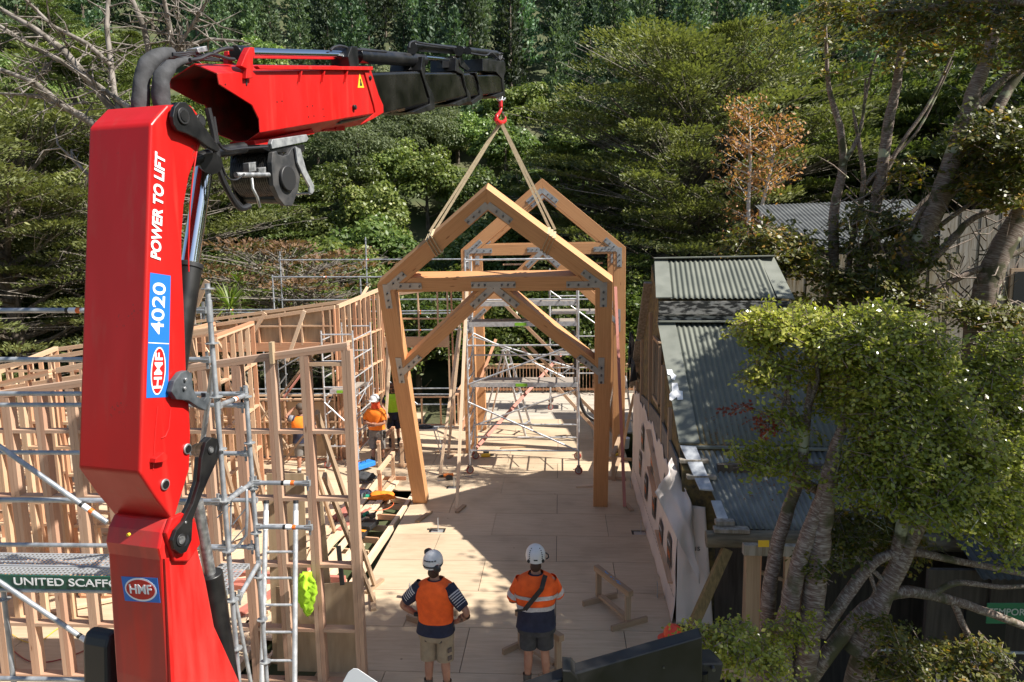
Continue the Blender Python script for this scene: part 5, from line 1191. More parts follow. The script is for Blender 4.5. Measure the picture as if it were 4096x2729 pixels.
# bright thicket right behind the veranda
hedges=[blobs_tree('leafy_shrub',5.4,5,41,leafmat('laurel_leaves',(.04,.07,.012),(.10,.14,.03),(.22,.24,.07),.4,.35,.5),40,170,.2,low=.0,ratio=.45),None]
for k,(px,Y_,s) in enumerate([(880,31,1.),(960,30.5,.95),(1050,32,1.05),(1140,31,.9),(1230,32.5,1.),(1320,31.5,.95),(1410,31,1.),(1480,33,.9),(800,33,.9),(730,32,.7),(560,31,.7),(470,30,.75)]):
    t=hedges[0] if k==0 else copy_tree(hedges[0])
    place(t,px,Y_,'bright leafy shrub in the thicket right behind the veranda railing','shrubs behind the veranda',s=s,rz=k*1.3,z=-1.,cat='shrub')
# spiky cabbage tree and tree ferns
def cabbage(px,Y_,zt,r,lab,seed=1):
    q=np.random.default_rng(seed); x=at(px,Y_); t=thing('cabbage_tree',lab,'tree',(x,Y_,-1),'cabbage trees')
    mb=MB()
    for k in range(90):
        a=q.random()*6.28; e=q.random()*1.5-.35; d=Vector((math.cos(a)*math.cos(e),math.sin(a)*math.cos(e),math.sin(e))); c=Vector((x,Y_,zt)); L_=r*(.8+.3*q.random())
        s=d.cross(ZU).normalized()*.035; p1=c+d*L_*.55; p2=c+d*L_-ZU*.12*L_
        mb.add([c-s*.5,c+s*.5,p1+s,p1-s,p2],[(0,1,2,3),(3,2,4)],t=float(q.random()))
    mb.build('crown',M['fernleaf'],t); MB().tube([(x,Y_,-1),(x,Y_,zt)],[.14,.09],8).build('trunk',M['bark'],t,smooth=True)
cabbage(535,25.5,D(535,705,25.5).z,1.15,'spiky cabbage tree beside the tall scaffold pole'); cabbage(555,28,D(555,648,28).z,.6,'smaller spiky cabbage tree just above the bigger one',2)
def fern(px,py,Y_,r,lab,seed):
    q=np.random.default_rng(seed); c=D(px,py,Y_); t=thing('tree_fern',lab,'fern',(c.x,c.y,gz(c.x,c.y)),'tree ferns')
    mb=MB()
    for k in range(16):
        a=k*6.283/16+q.normal()*.1; d=Vector((math.cos(a),math.sin(a),0)); s=Vector((-d.y,d.x,0))
        for j in range(12):
            f0=j/12; p=c+d*r*f0+ZU*r*(.35*f0-.55*f0*f0)
            for sg in (-1,1):
                w_=.30*r*math.sin(math.pi*(f0*.85+.12)); e=p+s*sg*w_+d*.12*r-ZU*.05*r; mb.add([p,p+d*r*.05,e],[(0,1,2)],t=float(q.random()))
    mb.build('crown',M['fernleaf'],t); MB().tube([(c.x,c.y,gz(c.x,c.y)),c],[.12,.1],8).build('trunk',M['bark'],t,smooth=True)
fern(625,668,29,1.5,'yellow-green tree fern left of the far scaffold',1); fern(700,655,31,1.6,'tree fern behind the far scaffold posts',2); fern(580,690,30,1.5,'tree fern right of the cabbage tree',3)
fern(935,500,58,2.6,'tree fern on the slope above the left rafter',4); fern(1100,330,66,3,'tree fern on the slope left of the sling',5)
# slender birch with rusty leaves
q=np.random.default_rng(9); bx=at(1725,30.5); t=thing('birch_tree','slender white stemmed birch with rusty autumn leaves','tree',(bx,30.5,-.5))
lm=MB(); Cc=[]
for (px,top) in ((1722,245),(1790,280)):
    p0=Vector((bx,30.5,-.5)); p1=D(1720 if px<1750 else 1750,480,30.5); p2=D(px,top,30.5); lm.tube([p0,(p0+p1)/2+Vector((.1,0,0)),p1,(p1+p2)/2+Vector((.08,0,0)),p2],[.14,.11,.08,.05,.015],8)
    for k in range(46):
        f=q.random(); b=p1.lerp(p2,f) if k%3 else p0.lerp(p1,.5+.5*f); a=q.random()*6.28; L_=1.6*(1.05-f*.6); e=b+Vector((math.cos(a)*L_,math.sin(a)*L_,.5*L_)); lm.tube([b,e],[.022,.006],3,cap=False)
        for _ in range(34): Cc.append(b.lerp(e,.2+.85*q.random())+Vector(q.normal(size=3)*.18))
lm.build('trunk',noisy('birch_bark',(.6,.57,.52),(.42,.38,.33),8,.7,stretch=(1,1,3)),t,smooth=True)
Cc=np.array([list(p) for p in Cc]); leaves('crown',Cc,np.zeros((len(Cc),3))+[0,0,.5],.15,leafmat('rusty_leaves',(.3,.13,.05),(.5,.24,.10),(.6,.36,.18),.4,.6),t,jit=1.)
# big bare limbs top left, in front of the cypresses
t=thing('dead_tree','large weathered tree with bare grey limbs fanning out at top left','tree',(at(395,22),22,-1.1)); mb=MB(); tw=MB(); q=random.Random(4)
def PT(px,py,dy=0): return D(px,py,22+dy)
LIM=[([(395,760),(393,600),(392,490),(385,440)],[.42,.36,.3,.26]),([(385,440),(330,385),(270,330),(215,285),(140,240),(80,190),(0,160)],[.24,.22,.2,.17,.14,.11,.09]),
([(385,440),(350,340),(290,290),(230,215),(150,120),(85,70),(0,20)],[.24,.22,.19,.17,.15,.12,.09]),([(290,290),(262,215),(255,150),(245,60),(250,-20)],[.16,.13,.12,.1,.09]),
([(395,560),(380,400),(375,300),(372,200),(345,130),(330,60),(300,-10)],[.24,.2,.17,.15,.13,.11,.09]),([(300,250),(200,180),(140,140),(60,100),(0,60)],[.12,.11,.1,.09,.07]),
([(372,180),(400,130),(420,110),(480,90),(560,95)],[.12,.1,.09,.07,.04]),([(400,120),(390,60),(375,-10)],[.1,.09,.08]),([(405,115),(440,60),(470,10)],[.09,.07,.04]),([(80,190),(110,150),(170,90)],[.08,.05,.02]),
([(230,290),(150,250),(90,220),(0,215)],[.1,.09,.07,.05]),([(255,150),(200,100),(120,60),(60,0)],[.1,.09,.08,.06]),([(390,480),(300,430),(200,400),(130,330)],[.14,.1,.08,.03])]
for k,(pts,rs) in enumerate(LIM):
    P=[PT(x,y,((k*37)%7-3)*.35*(i/len(pts))) for i,(x,y) in enumerate(pts)]; mb.tube(P,[r*.72 for r in rs],9)
    for _ in range(26):
        i=q.randrange(len(P)-1); b=P[i].lerp(P[i+1],q.random()); e=b+Vector((q.uniform(-1,1),q.uniform(-1,1),q.uniform(-.7,.8)))*q.uniform(.5,1.4); m_=(b+e)/2+Vector((q.uniform(-.2,.2),0,q.uniform(-.2,.2)))
        tw.tube([b,m_,e],[.03,.018,.006],4,cap=False); tw.tube([m_,m_+Vector((q.uniform(-.5,.5),q.uniform(-.5,.5),q.uniform(-.4,.4)))],[.012,.004],3,cap=False)
mb.build('trunk',M['deadw'],t,smooth=True); tw.build('twigs',M['deadw'],t)
# power pole
p=D(791,388,70); t=thing('power_pole','small wooden power pole with crossarms on the distant slope','power pole',(p.x,p.y,gz(p.x,p.y)))
a=D(791,362,70); b=D(791,440,70); MB().cyl(b-ZU*6,a,.12,8).build('pole',M['pineg'],t)
for y0,w_ in ((364,1.),(375,1.25)): c=D(791,y0,69.8); MB().beam(c-Vector((w_,0,0)),c+Vector((w_,0,0)),.12,.12).build('crossarm',M['pineg'],t)
# ================================================================= foreground beech trees
def barkmat():
    m=mat('beech_bark',(.2,.15,.12),.8); b=m.node_tree.nodes['Principled BSDF']; uv=N(m,'ShaderNodeUVMap'); tc=N(m,'ShaderNodeTexCoord')
    mp=N(m,'ShaderNodeMapping'); mp.inputs['Scale'].default_value=(60,20,1); L(m,uv.outputs[0],mp.inputs[0]); n1=N(m,'ShaderNodeTexNoise'); n1.inputs['Scale'].default_value=1.; n1.inputs['Detail'].default_value=4; n1.inputs['Distortion'].default_value=.8; L(m,mp.outputs[0],n1.inputs[0])
    g=ramp(m,n1.outputs[0],[(.36,(.12,.075,.055)),(.5,(.19,.14,.11)),(.64,(.34,.29,.24))])
    n2=N(m,'ShaderNodeTexNoise'); n2.inputs['Scale'].default_value=2.6; n2.inputs['Detail'].default_value=6; L(m,tc.outputs['Object'],n2.inputs[0])
    f=N(m,'ShaderNodeMapRange'); f.inputs[1].default_value=.55; f.inputs[2].default_value=.62; L(m,n2.outputs[0],f.inputs[0])
    g=mix(m,f.outputs[0],g,(.075,.07,.03))
    n3=N(m,'ShaderNodeTexNoise'); n3.inputs['Scale'].default_value=1.7; n3.inputs['Detail'].default_value=8; mp3=N(m,'ShaderNodeMapping'); mp3.inputs['Location'].default_value=(7,3,1); L(m,tc.outputs['Object'],mp3.inputs[0]); L(m,mp3.outputs[0],n3.inputs[0])
    f3=N(m,'ShaderNodeMapRange'); f3.inputs[1].default_value=.63; f3.inputs[2].default_value=.66; L(m,n3.outputs[0],f3.inputs[0]); g=mix(m,f3.outputs[0],g,(.42,.43,.28))
    L(m,g,b.inputs['Base Color']); bp=N(m,'ShaderNodeBump'); bp.inputs['Strength'].default_value=.4; bp.inputs['Distance'].default_value=.012; L(m,n1.outputs[0],bp.inputs['Height']); L(m,bp.outputs[0],b.inputs['Normal']); return m
M['beech']=barkmat()
M['bleaf']=leafmat('beech_leaves',(.15,.18,.025),(.31,.34,.05),(.56,.53,.13),.4,.26,0,.6)
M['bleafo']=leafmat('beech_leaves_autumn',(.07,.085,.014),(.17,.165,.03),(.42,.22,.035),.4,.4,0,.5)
M['bleafr']=leafmat('red_beech_leaves',(.12,.03,.012),(.25,.04,.02),(.35,.12,.03),.35,.4)
rg=np.random.default_rng(77)
def smooth(P,k=5):
    Q=[]
    for i in range(len(P)-1):
        a=P[max(i-1,0)];b=P[i];c=P[i+1];d=P[min(i+2,len(P)-1)]
        for j in range(k): t=j/k; Q.append(.5*((2*b)+(c-a)*t+(2*a-5*b+4*c-d)*t*t+(3*b-3*c+d-a)*t**3))
    Q.append(P[-1]); return Q
def limb(mb,pts,rs,Y0,Y1=None,k=5,n=10,wob=.0):
    Y1=Y0 if Y1 is None else Y1; m_=len(pts)-1
    P=[D(x,y,Y0+(Y1-Y0)*i/m_) for i,(x,y) in enumerate(pts)]; Q=smooth(P,k)
    R=[rs[0]+(rs[1]-rs[0])*i/(len(Q)-1) for i in range(len(Q))] if len(rs)==2 else [rs[min(i//k,len(rs)-1)]*(1-(i%k)/k)+rs[min(i//k+1,len(rs)-1)]*((i%k)/k) for i in range(len(Q))]
    for i in range(1,len(Q)-1): Q[i]=Q[i]+Vector(rg.normal(size=3)*R[i]*.05)
    mb.tube(Q,[r*(1+.02*float(rg.normal())) for r in R],n); return Q
def sprays(blobs,size,perspray=26,rad=.16):
    """flat leafy sprays filling ellipsoids: (px,py,Y,rx,ry,count)"""
    C_=[];Nn=[];T=[];TW=[]
    for (px,py,Y_,rx,ry,cnt,*b) in blobs:
        c0=np.array(D(px,py,Y_)); mx=rx/1688*Y_; mz=ry/1688*Y_; tb=b[0] if b else 0
        for _ in range(cnt):
            u=unit(rg.normal(size=3)); f=rg.random()**.5*1.22; c=c0+u*f*np.array([mx,min(mx,.9),mz]); nn=unit(np.array([u[0]*.35,u[1]*.35-.25,.8])+rg.normal(size=3)*.3)
            a=unit(np.cross(nn,rg.normal(size=3))); s=np.cross(nn,a); k=perspray; l_=rg.random(k); w_=rg.normal(size=k)*.42*(1-.5*l_)
            P=c+(l_[:,None]-.3)*a*rad*1.7+w_[:,None]*s*rad+rg.normal(size=(k,3))*.012
            C_.append(P); Nn.append(np.repeat(nn[None],k,0)); t0=.42+.16*rg.normal()+tb; T.append(np.clip(t0+rg.normal(size=k)*.2,0,1)); TW.append((c-a*rad*.7,c+a*rad*1.1))
    return np.concatenate(C_),np.concatenate(Nn),np.concatenate(T),TW
def foliage(t,blobs,m,size=.05,perspray=26,rad=.16,twr=.0045,name='crown'):
    c,nn,T,TW=sprays(blobs,size,perspray,rad); o=leaves(name,c,nn,size,m,t,.6,T,.35)
    mb=MB()
    for a,b in TW: mb.tube([Vector(a),Vector(b)],[twr,twr*.4],3,cap=False)
    mb.build('twigs',M['beech'],t)
def trunkm(t,LM,Y0,name='trunk'):
    mb=MB()
    for pts,rs,*y in LM:
        limb(mb,pts,rs,*(y if y else (Y0,)))
    return mb.build(name,M['beech'],t,smooth=True)
# near left beech: two slim stems
b1=thing('beech_tree','slim beech with bright green crown in front of the iron roofs, leftmost trunk','tree',(D(1770,1568,6.6).x,6.6,-1),'beech trees')
trunkm(b1,[([(1752,1800),(1762,1500),(1772,1330),(1800,1210),(1835,1100),(1850,1010),(1858,930),(1862,880)],[.075,.07,.066,.06,.052,.042,.03,.012]),([(1850,1010),(1815,930),(1812,860),(1790,800),(1775,740)],[.03,.008]),([(1858,930),(1880,870),(1875,800),(1890,740)],[.03,.008]),([(1815,930),(1770,900),(1730,880)],[.018,.005]),([(1835,1100),(1890,1130),(1945,1120),(1965,1080),(1985,1000),(1990,940)],[.05,.046,.044,.044,.036,.02]),([(1985,1010),(2020,960),(2060,900)],[.03,.01]),([(1812,880),(1790,960),(1750,1010)],[.014,.004])],6.6)
foliage(b1,[(1775,748,6.7,72,28,115,.25),(1850,745,6.7,70,30,120,.2),(1752,790,6.6,30,20,18),(1780,850,6.6,62,34,34,.05),(1745,868,6.5,35,16,16,.2),(1800,960,6.6,55,36,22,-.1),(1750,1050,6.6,50,26,26),(1830,1080,6.5,50,30,22,-.1),(1900,800,6.9,55,45,80,.1),(1960,870,6.9,55,60,110,.12),(1910,900,6.8,40,60,60),(1700,1060,6.6,20,14,6)],M['bleaf'],.046)
foliage(b1,[(1760,975,6.5,34,16,9,.1),(1705,940,6.5,18,12,4)],M['bleafr'],.04,16,.12,name='red_leaves')
# main beech: thick mossy stems
b2=thing('beech_tree','thick mossy beech with several stems and a big sunlit crown at right','tree',(D(1880,1568,6.3).x,6.3,-1),'beech trees')
trunkm(b2,[([(1845,1800),(1850,1560),(1866,1400),(1880,1290),(1893,1180),(1910,1080),(1930,1000),(1960,930)],[.12,.108,.10,.092,.082,.068,.045,.02]),([(1795,1800),(1800,1500),(1815,1390),(1850,1250),(1890,1140),(1905,1060)],[.085,.083,.08,.07,.058,.03]),([(1860,1560),(1920,1480),(1990,1400),(2060,1362),(2140,1368),(2250,1400),(2380,1450)],[.07,.068,.062,.055,.045,.038,.028]),([(1985,1405),(2030,1340),(1975,1290),(1960,1270)],[.03,.012]),([(1885,1460),(1960,1350),(2020,1285),(2100,1270),(2200,1290),(2380,1325)],[.062,.055,.046,.036,.03,.022]),([(2190,1380),(2230,1470),(2290,1560),(2330,1600)],[.03,.028,.025,.02]),
([(1960,1500),(2050,1330),(2110,1210),(2180,1120),(2230,1060)],[.09,.085,.07,.055,.03]),([(1960,1700),(1975,1560),(2010,1430),(2060,1300)],[.13,.12,.10,.05]),([(2250,1160),(2300,1165),(2330,1190)],[.03,.02]),([(2060,1300),(2080,1180),(2120,1080),(2150,1000)],[.06,.02]),([(2140,1368),(2200,1340),(2300,1350),(2400,1345)],[.03,.015]),
([(1700,1480),(1750,1500),(1800,1550)],[.008,.03]),([(1985,1290),(2010,1350),(2030,1440),(2045,1520)],[.02,.012])],6.3)
foliage(b2,[(2020,740,6.3,75,30,110,.1),(2060,800,6.3,90,60,190,.12),(2010,860,6.2,80,60,190,.12),(2100,880,6.3,85,65,210,.12),(2030,950,6.2,80,55,170,.1),(2140,960,6.2,90,60,210,.12),(2200,1010,6.2,90,60,200,.15),(2080,1040,6.1,90,50,160,.05),(2180,1100,6.1,95,50,190,.1),(2260,1110,6.1,70,50,110,.15),(2235,1190,5.9,60,35,60,.15),(2120,1150,6.0,80,40,90,-.05),(2250,850,6.5,60,60,90,0),(2320,820,6.5,45,60,60,-.05),(2320,950,6.5,50,70,80,-.1),(2310,1060,6.4,50,70,80,-.05),(2330,1240,5.9,50,60,40),(2470,1040,6.4,80,70,120),(2450,1150,6.3,80,80,160),(2580,1150,6.6,90,90,160),(1960,800,6.2,60,50,120,.1),(1990,1090,6.1,60,50,80,-.05),(2320,1150,6.2,50,60,90,0)],M['bleaf'],.042)
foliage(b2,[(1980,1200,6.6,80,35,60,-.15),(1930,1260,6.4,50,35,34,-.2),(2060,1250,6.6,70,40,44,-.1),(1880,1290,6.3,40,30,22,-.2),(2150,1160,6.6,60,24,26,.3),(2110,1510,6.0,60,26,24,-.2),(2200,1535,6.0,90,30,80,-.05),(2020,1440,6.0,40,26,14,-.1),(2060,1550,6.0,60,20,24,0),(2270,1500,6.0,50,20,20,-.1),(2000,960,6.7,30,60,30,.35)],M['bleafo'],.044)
foliage(b2,[(1600,1470,5.6,34,16,14,.15),(1660,1478,5.6,48,20,24,.1),(1720,1500,5.6,56,24,28,.05),(1775,1535,5.6,44,22,20,.1),(1690,1452,5.6,44,12,10),(1830,1440,6.,50,24,16,-.1),(1790,1470,6,30,20,8),(1670,1530,5.6,24,16,5,.3)],M['bleaf'],.042)
# back beeches: tall pale stems rising behind the roofs
b3=thing('beech_tree','tall beech with slender pale stems rising behind the iron roofs','tree',(D(1915,720,17).x,16.3,-1),'beech trees')
trunkm(b3,[([(1915,1100),(1912,880),(1912,720),(1916,600),(1918,480),(1938,380),(1930,290),(1905,200),(1898,60)],[.14,.13,.12,.11,.1,.085,.07,.05,.025]),([(1938,380),(1970,320),(1985,260),(1990,180)],[.055,.02]),([(1955,1100),(1950,860),(1960,720),(1985,600),(2020,440),(2040,300),(2060,200),(2075,100),(2090,-20)],[.16,.15,.14,.13,.12,.105,.09,.08,.055]),([(1930,900),(1945,700),(1958,560),(1985,430),(1975,330),(1960,250)],[.075,.065,.065,.055,.045,.02]),([(1985,430),(2030,380),(2110,300),(2190,140)],[.045,.015]),([(2020,440),(2060,350),(2140,230),(2200,100)],[.055,.02]),([(1985,250),(2010,140),(2050,60)],[.035,.01]),([(1960,590),(2060,520),(2160,430),(2260,340),(2354,290)],[.06,.02]),([(1820,530),(1760,520),(1730,500)],[.035,.01]),([(1910,590),(1860,555),(1820,530)],[.045,.035])],16.3)
foliage(b3,[(1760,560,16,75,34,90,-.05),(1830,590,16,60,40,80,-.15),(1720,585,16,30,22,18),(1960,570,16,60,18,20,-.2),(1890,40,16,60,40,8,.0),(1970,60,16,90,60,14,0),(2080,60,16,100,65,14,0),(2180,60,16,90,60,12,.05),(2100,140,16,80,50,10,.1),(1950,150,16,60,40,8,.1),(1990,505,16,60,24,34,-.1),(2070,520,16,50,24,34,-.1),(2080,400,16,50,30,14,.1),(2000,640,15.5,60,40,50,-.1),(2100,600,15.5,70,40,46,-.1),(1930,660,15.5,50,40,40,-.1),(1840,700,15.6,50,20,16)],M['bleafo'],.11,24,.38,.007)
b4=thing('beech_tree','massive leaning beech trunk at the right edge in front of the grey house','tree',(D(2080,900,15.6).x,15.6,-1),'beech trees')
trunkm(b4,[([(1990,1200),(2010,900),(2040,740),(2090,600),(2150,480),(2200,340),(2230,240),(2270,130),(2300,0),(2310,-80)],[.28,.26,.25,.22,.2,.18,.15,.12,.11,.09]),([(2150,480),(2240,360),(2310,220),(2380,120)],[.13,.12,.1,.08]),([(2240,250),(2300,190),(2360,150)],[.09,.06]),([(2030,760),(2110,690),(2200,640),(2300,600),(2380,560)],[.1,.09,.07,.06,.05]),([(2090,640),(2180,560),(2240,500),(2350,470)],[.09,.08,.06,.05]),([(2040,760),(2150,720),(2290,725),(2354,700)],[.07,.06,.05,.03]),([(2010,700),(2080,600),(2160,520),(2330,400)],[.06,.055,.05,.03]),([(1970,760),(2040,640),(2080,560),(2130,470),(2230,400)],[.09,.08,.07,.05,.03]),([(2230,1100),(2245,800),(2260,680),(2310,560),(2380,450)],[.29,.27,.24,.22,.2]),([(2060,760),(2110,840),(2140,900)],[.04,.015])],15.6)
foliage(b4,[(2290,310,15,75,50,120,-.15),(2340,380,15,50,50,70,-.1),(2240,420,15.2,50,35,36,0),(2310,450,15,60,25,36,.1),(2340,80,15.4,50,60,40,0),(2050,660,15.2,60,30,24,-.1),(2140,700,15.2,60,35,24,-.1),(2250,720,15,60,25,30,-.15),(2330,740,15,50,25,30,.1)],M['bleafo'],.105,24,.36,.007)
mb=MB(); q=random.Random(31)
for k in range(190):
    a=D(q.uniform(1940,2340),q.uniform(400,800),15.8+q.uniform(-.5,.5)); e=a+Vector((q.uniform(-.8,1.0),q.uniform(-.4,.4),q.uniform(-.4,.9))); m_=(a+e)/2+Vector((0,0,q.uniform(-.2,.12))); mb.tube([a,m_,e],[.018,.012,.004],4,cap=False)
mb.build('twigs',M['beech'],b4)
b5=thing('beech_tree','overhanging beech foliage across the top right corner, nearest the camera','tree',(7.6,7.4,-1),'beech trees')
trunkm(b5,[([(2900,1500),(2880,900),(2840,500),(2760,250),(2600,90),(2400,40)],[.2,.19,.17,.13,.08,.03]),([(2600,90),(2420,20),(2250,0),(2120,20),(1990,30)],[.05,.04,.03,.02,.008]),([(2760,250),(2560,260),(2420,300)],[.06,.04,.01])],8.4)
foliage(b5,[(1905,10,8.6,40,30,12,-.05),(1970,22,8.7,70,34,28,-.05),(2080,24,8.6,90,36,46,0),(2190,30,8.5,90,40,50,0),(2010,70,8.7,60,40,14,0),(2250,90,8.5,80,50,24,.05),(2110,90,8.6,70,36,14,0),(2300,30,8.6,80,40,34,0),(2400,120,8.6,60,60,40,-.1)],M['bleafo'],.062,20,.22,.004)
# tall crowns outside the right edge that throw the shade over the floor
def shade_crown(nm,x,y,z,r,cnt,lab,h0=-1):
    t=thing('beech_tree',lab,'tree',(x,y,h0),'shade trees right of the camera'); C_=[];Nn=[]
    q2=np.random.default_rng(int(x*10+y)); 
    for _ in range(cnt):
        u=unit(q2.normal(size=3)); c=np.array([x,y,z])+u*np.array([r,r,r*.75])*q2.random()**.4; k=60; C_.append(c+q2.normal(size=(k,3))*np.array([.32,.32,.12])); Nn.append(np.tile([0,0,1.],(k,1)))
    leaves('crown',np.concatenate(C_),np.concatenate(Nn),.15,M['bleaf'],t,jit=.5); MB().tube([(x+.4,y,h0),(x,y,z)],[.24,.1],8).build('trunk',M['beech'],t,smooth=True)
shade_crown('a',8.7,6.9,4.6,2.3,330,'big leafy beech outside the right edge, nearest the camera')
shade_crown('b',6.6,4.2,8.2,1.6,110,'leafy beech beside the camera, out of view')
shade_crown('c',9.8,9.2,4.8,2.0,240,'leafy beech beyond the dark lean-to')
shade_crown('e',7.7,7.9,10.2,1.7,95,'high thin beech crown above the camera view, dappling the floor')
shade_crown('g',6.3,8.1,10.2,1.25,50,'small high beech crown, leftmost of the overhead ones')
shade_crown('h',9.8,11.4,9.2,2.0,300,'big beech crown standing between the lean-to and the grey house')
shade_crown('i',9.2,9.7,7.4,1.6,200,'beech crown right above the lean-to roof')
shade_crown('d',7.8,8.2,8.0,1.4,110,'high beech crown right of the camera, over the path')
# ================================================================= people
M['skin']=noisy('skin',(.42,.22,.14),(.34,.16,.10),9,.55); M['skind']=noisy('tanned_skin',(.3,.15,.09),(.24,.115,.07),9,.5)
M['hiv']=noisy('orange_high_visibility_cloth',(.95,.13,.012),(.82,.10,.01),14,.8); M['hiv2']=noisy('amber_high_visibility_cloth',(.95,.24,.015),(.85,.2,.01),14,.8)
M['lim']=noisy('lime_high_visibility_cloth',(.42,.72,.03),(.36,.62,.02),14,.8)
M['navy']=noisy('navy_cloth',(.012,.015,.035),(.02,.024,.05),14,.85); M['khaki']=noisy('khaki_cloth',(.34,.27,.18),(.27,.21,.14),10,.9); M['greyc']=noisy('grey_cloth',(.2,.185,.17),(.15,.14,.13),10,.9)
M['blkc']=noisy('faded_black_cloth',(.03,.032,.035),(.055,.057,.06),10,.9); M['patch']=mat('brown_patch',(.09,.07,.06),.9)
M['refl']=noisy('reflective_tape',(.42,.4,.4),(.52,.5,.5),40,.5); M['hair']=mat('brown_hair',(.06,.03,.018),.7); M['boot']=noisy('boot_leather',(.06,.05,.045),(.1,.085,.07),12,.7)
M['helm']=noisy('white_helmet_shell',(.62,.62,.61),(.72,.72,.71),6,.4); M['muff']=mat('ear_muff_black',(.02,.02,.022),.35); M['muffr']=mat('ear_muff_red',(.3,.02,.015),.4); M['belt']=mat('tool_belt',(.03,.026,.022),.8)
def skinmesh(name,chains,m,parent,root,sub=2):
    """chains of (point,radius); a point used twice is shared"""
    vs=[];rs=[];es=[];idx={}
    for ch in chains:
        pr=None
        for p,r in ch:
            k=tuple(round(c,4) for c in p)
            if k not in idx: idx[k]=len(vs); vs.append(tuple(p)); rs.append(r)
            i=idx[k]
            if pr is not None and pr!=i: es.append((pr,i))
            pr=i
    me=bpy.data.meshes.new(name); o=Vector(parent['_o']) if '_o' in parent else Vector()
    me.from_pydata(vs,es,[]); ob=bpy.data.objects.new(name,me); C.objects.link(ob); ob.parent=parent; me.materials.append(m)
    ob.modifiers.new('skin','SKIN')
    if not me.skin_vertices: 
        bpy.context.view_layer.objects.active=ob
        bm=bmesh.new(); bm.from_mesh(me); bm.verts.layers.skin.verify(); bm.to_mesh(me); bm.free()
    for i,sv in enumerate(me.skin_vertices[0].data): sv.radius=(rs[i],rs[i]); sv.use_root=False
    me.skin_vertices[0].data[idx[tuple(round(c,4) for c in root)]].use_root=True
    s=ob.modifiers.new('s','SUBSURF'); s.levels=s.render_levels=sub
    ob.modifiers['skin'].use_smooth_shade=True
    return ob
def ringp(c,rx,ry,n=20,ax=None,ay=None,sq=.0):
    c=Vector(c); ax=ax or Vector((1,0,0)); ay=ay or Vector((0,1,0)); P=[]
    for k in range(n):
        a=2*math.pi*k/n; ca,sa=math.cos(a),math.sin(a); f=1+sq*abs(math.sin(2*a)); P.append(c+ax*ca*rx*f+ay*sa*ry*f)
    return P
def tube_rings(pts,rs,n=14):
    pts=[Vector(p) for p in pts]; out=[]; d=(pts[1]-pts[0]).normalized(); _,s,u=frame(d,(0,1,.01))
    for i,p in enumerate(pts):
        dd=(pts[min(i+1,len(pts)-1)]-pts[max(i-1,0)]).normalized(); s=(s-dd*s.dot(dd)).normalized(); u=dd.cross(s)
        r=rs[i]; rx,ry=(r,r) if not isinstance(r,tuple) else r
        out.append([p+s*math.cos(2*math.pi*k/n)*rx+u*math.sin(2*math.pi*k/n)*ry for k in range(n)])
    return out
def wob(o,a=.008,f=9):
    for v in o.data.vertices: v.co+=Vector((noise.noise(v.co*f),noise.noise(v.co*f+Vector((5,1,2))),0))*a
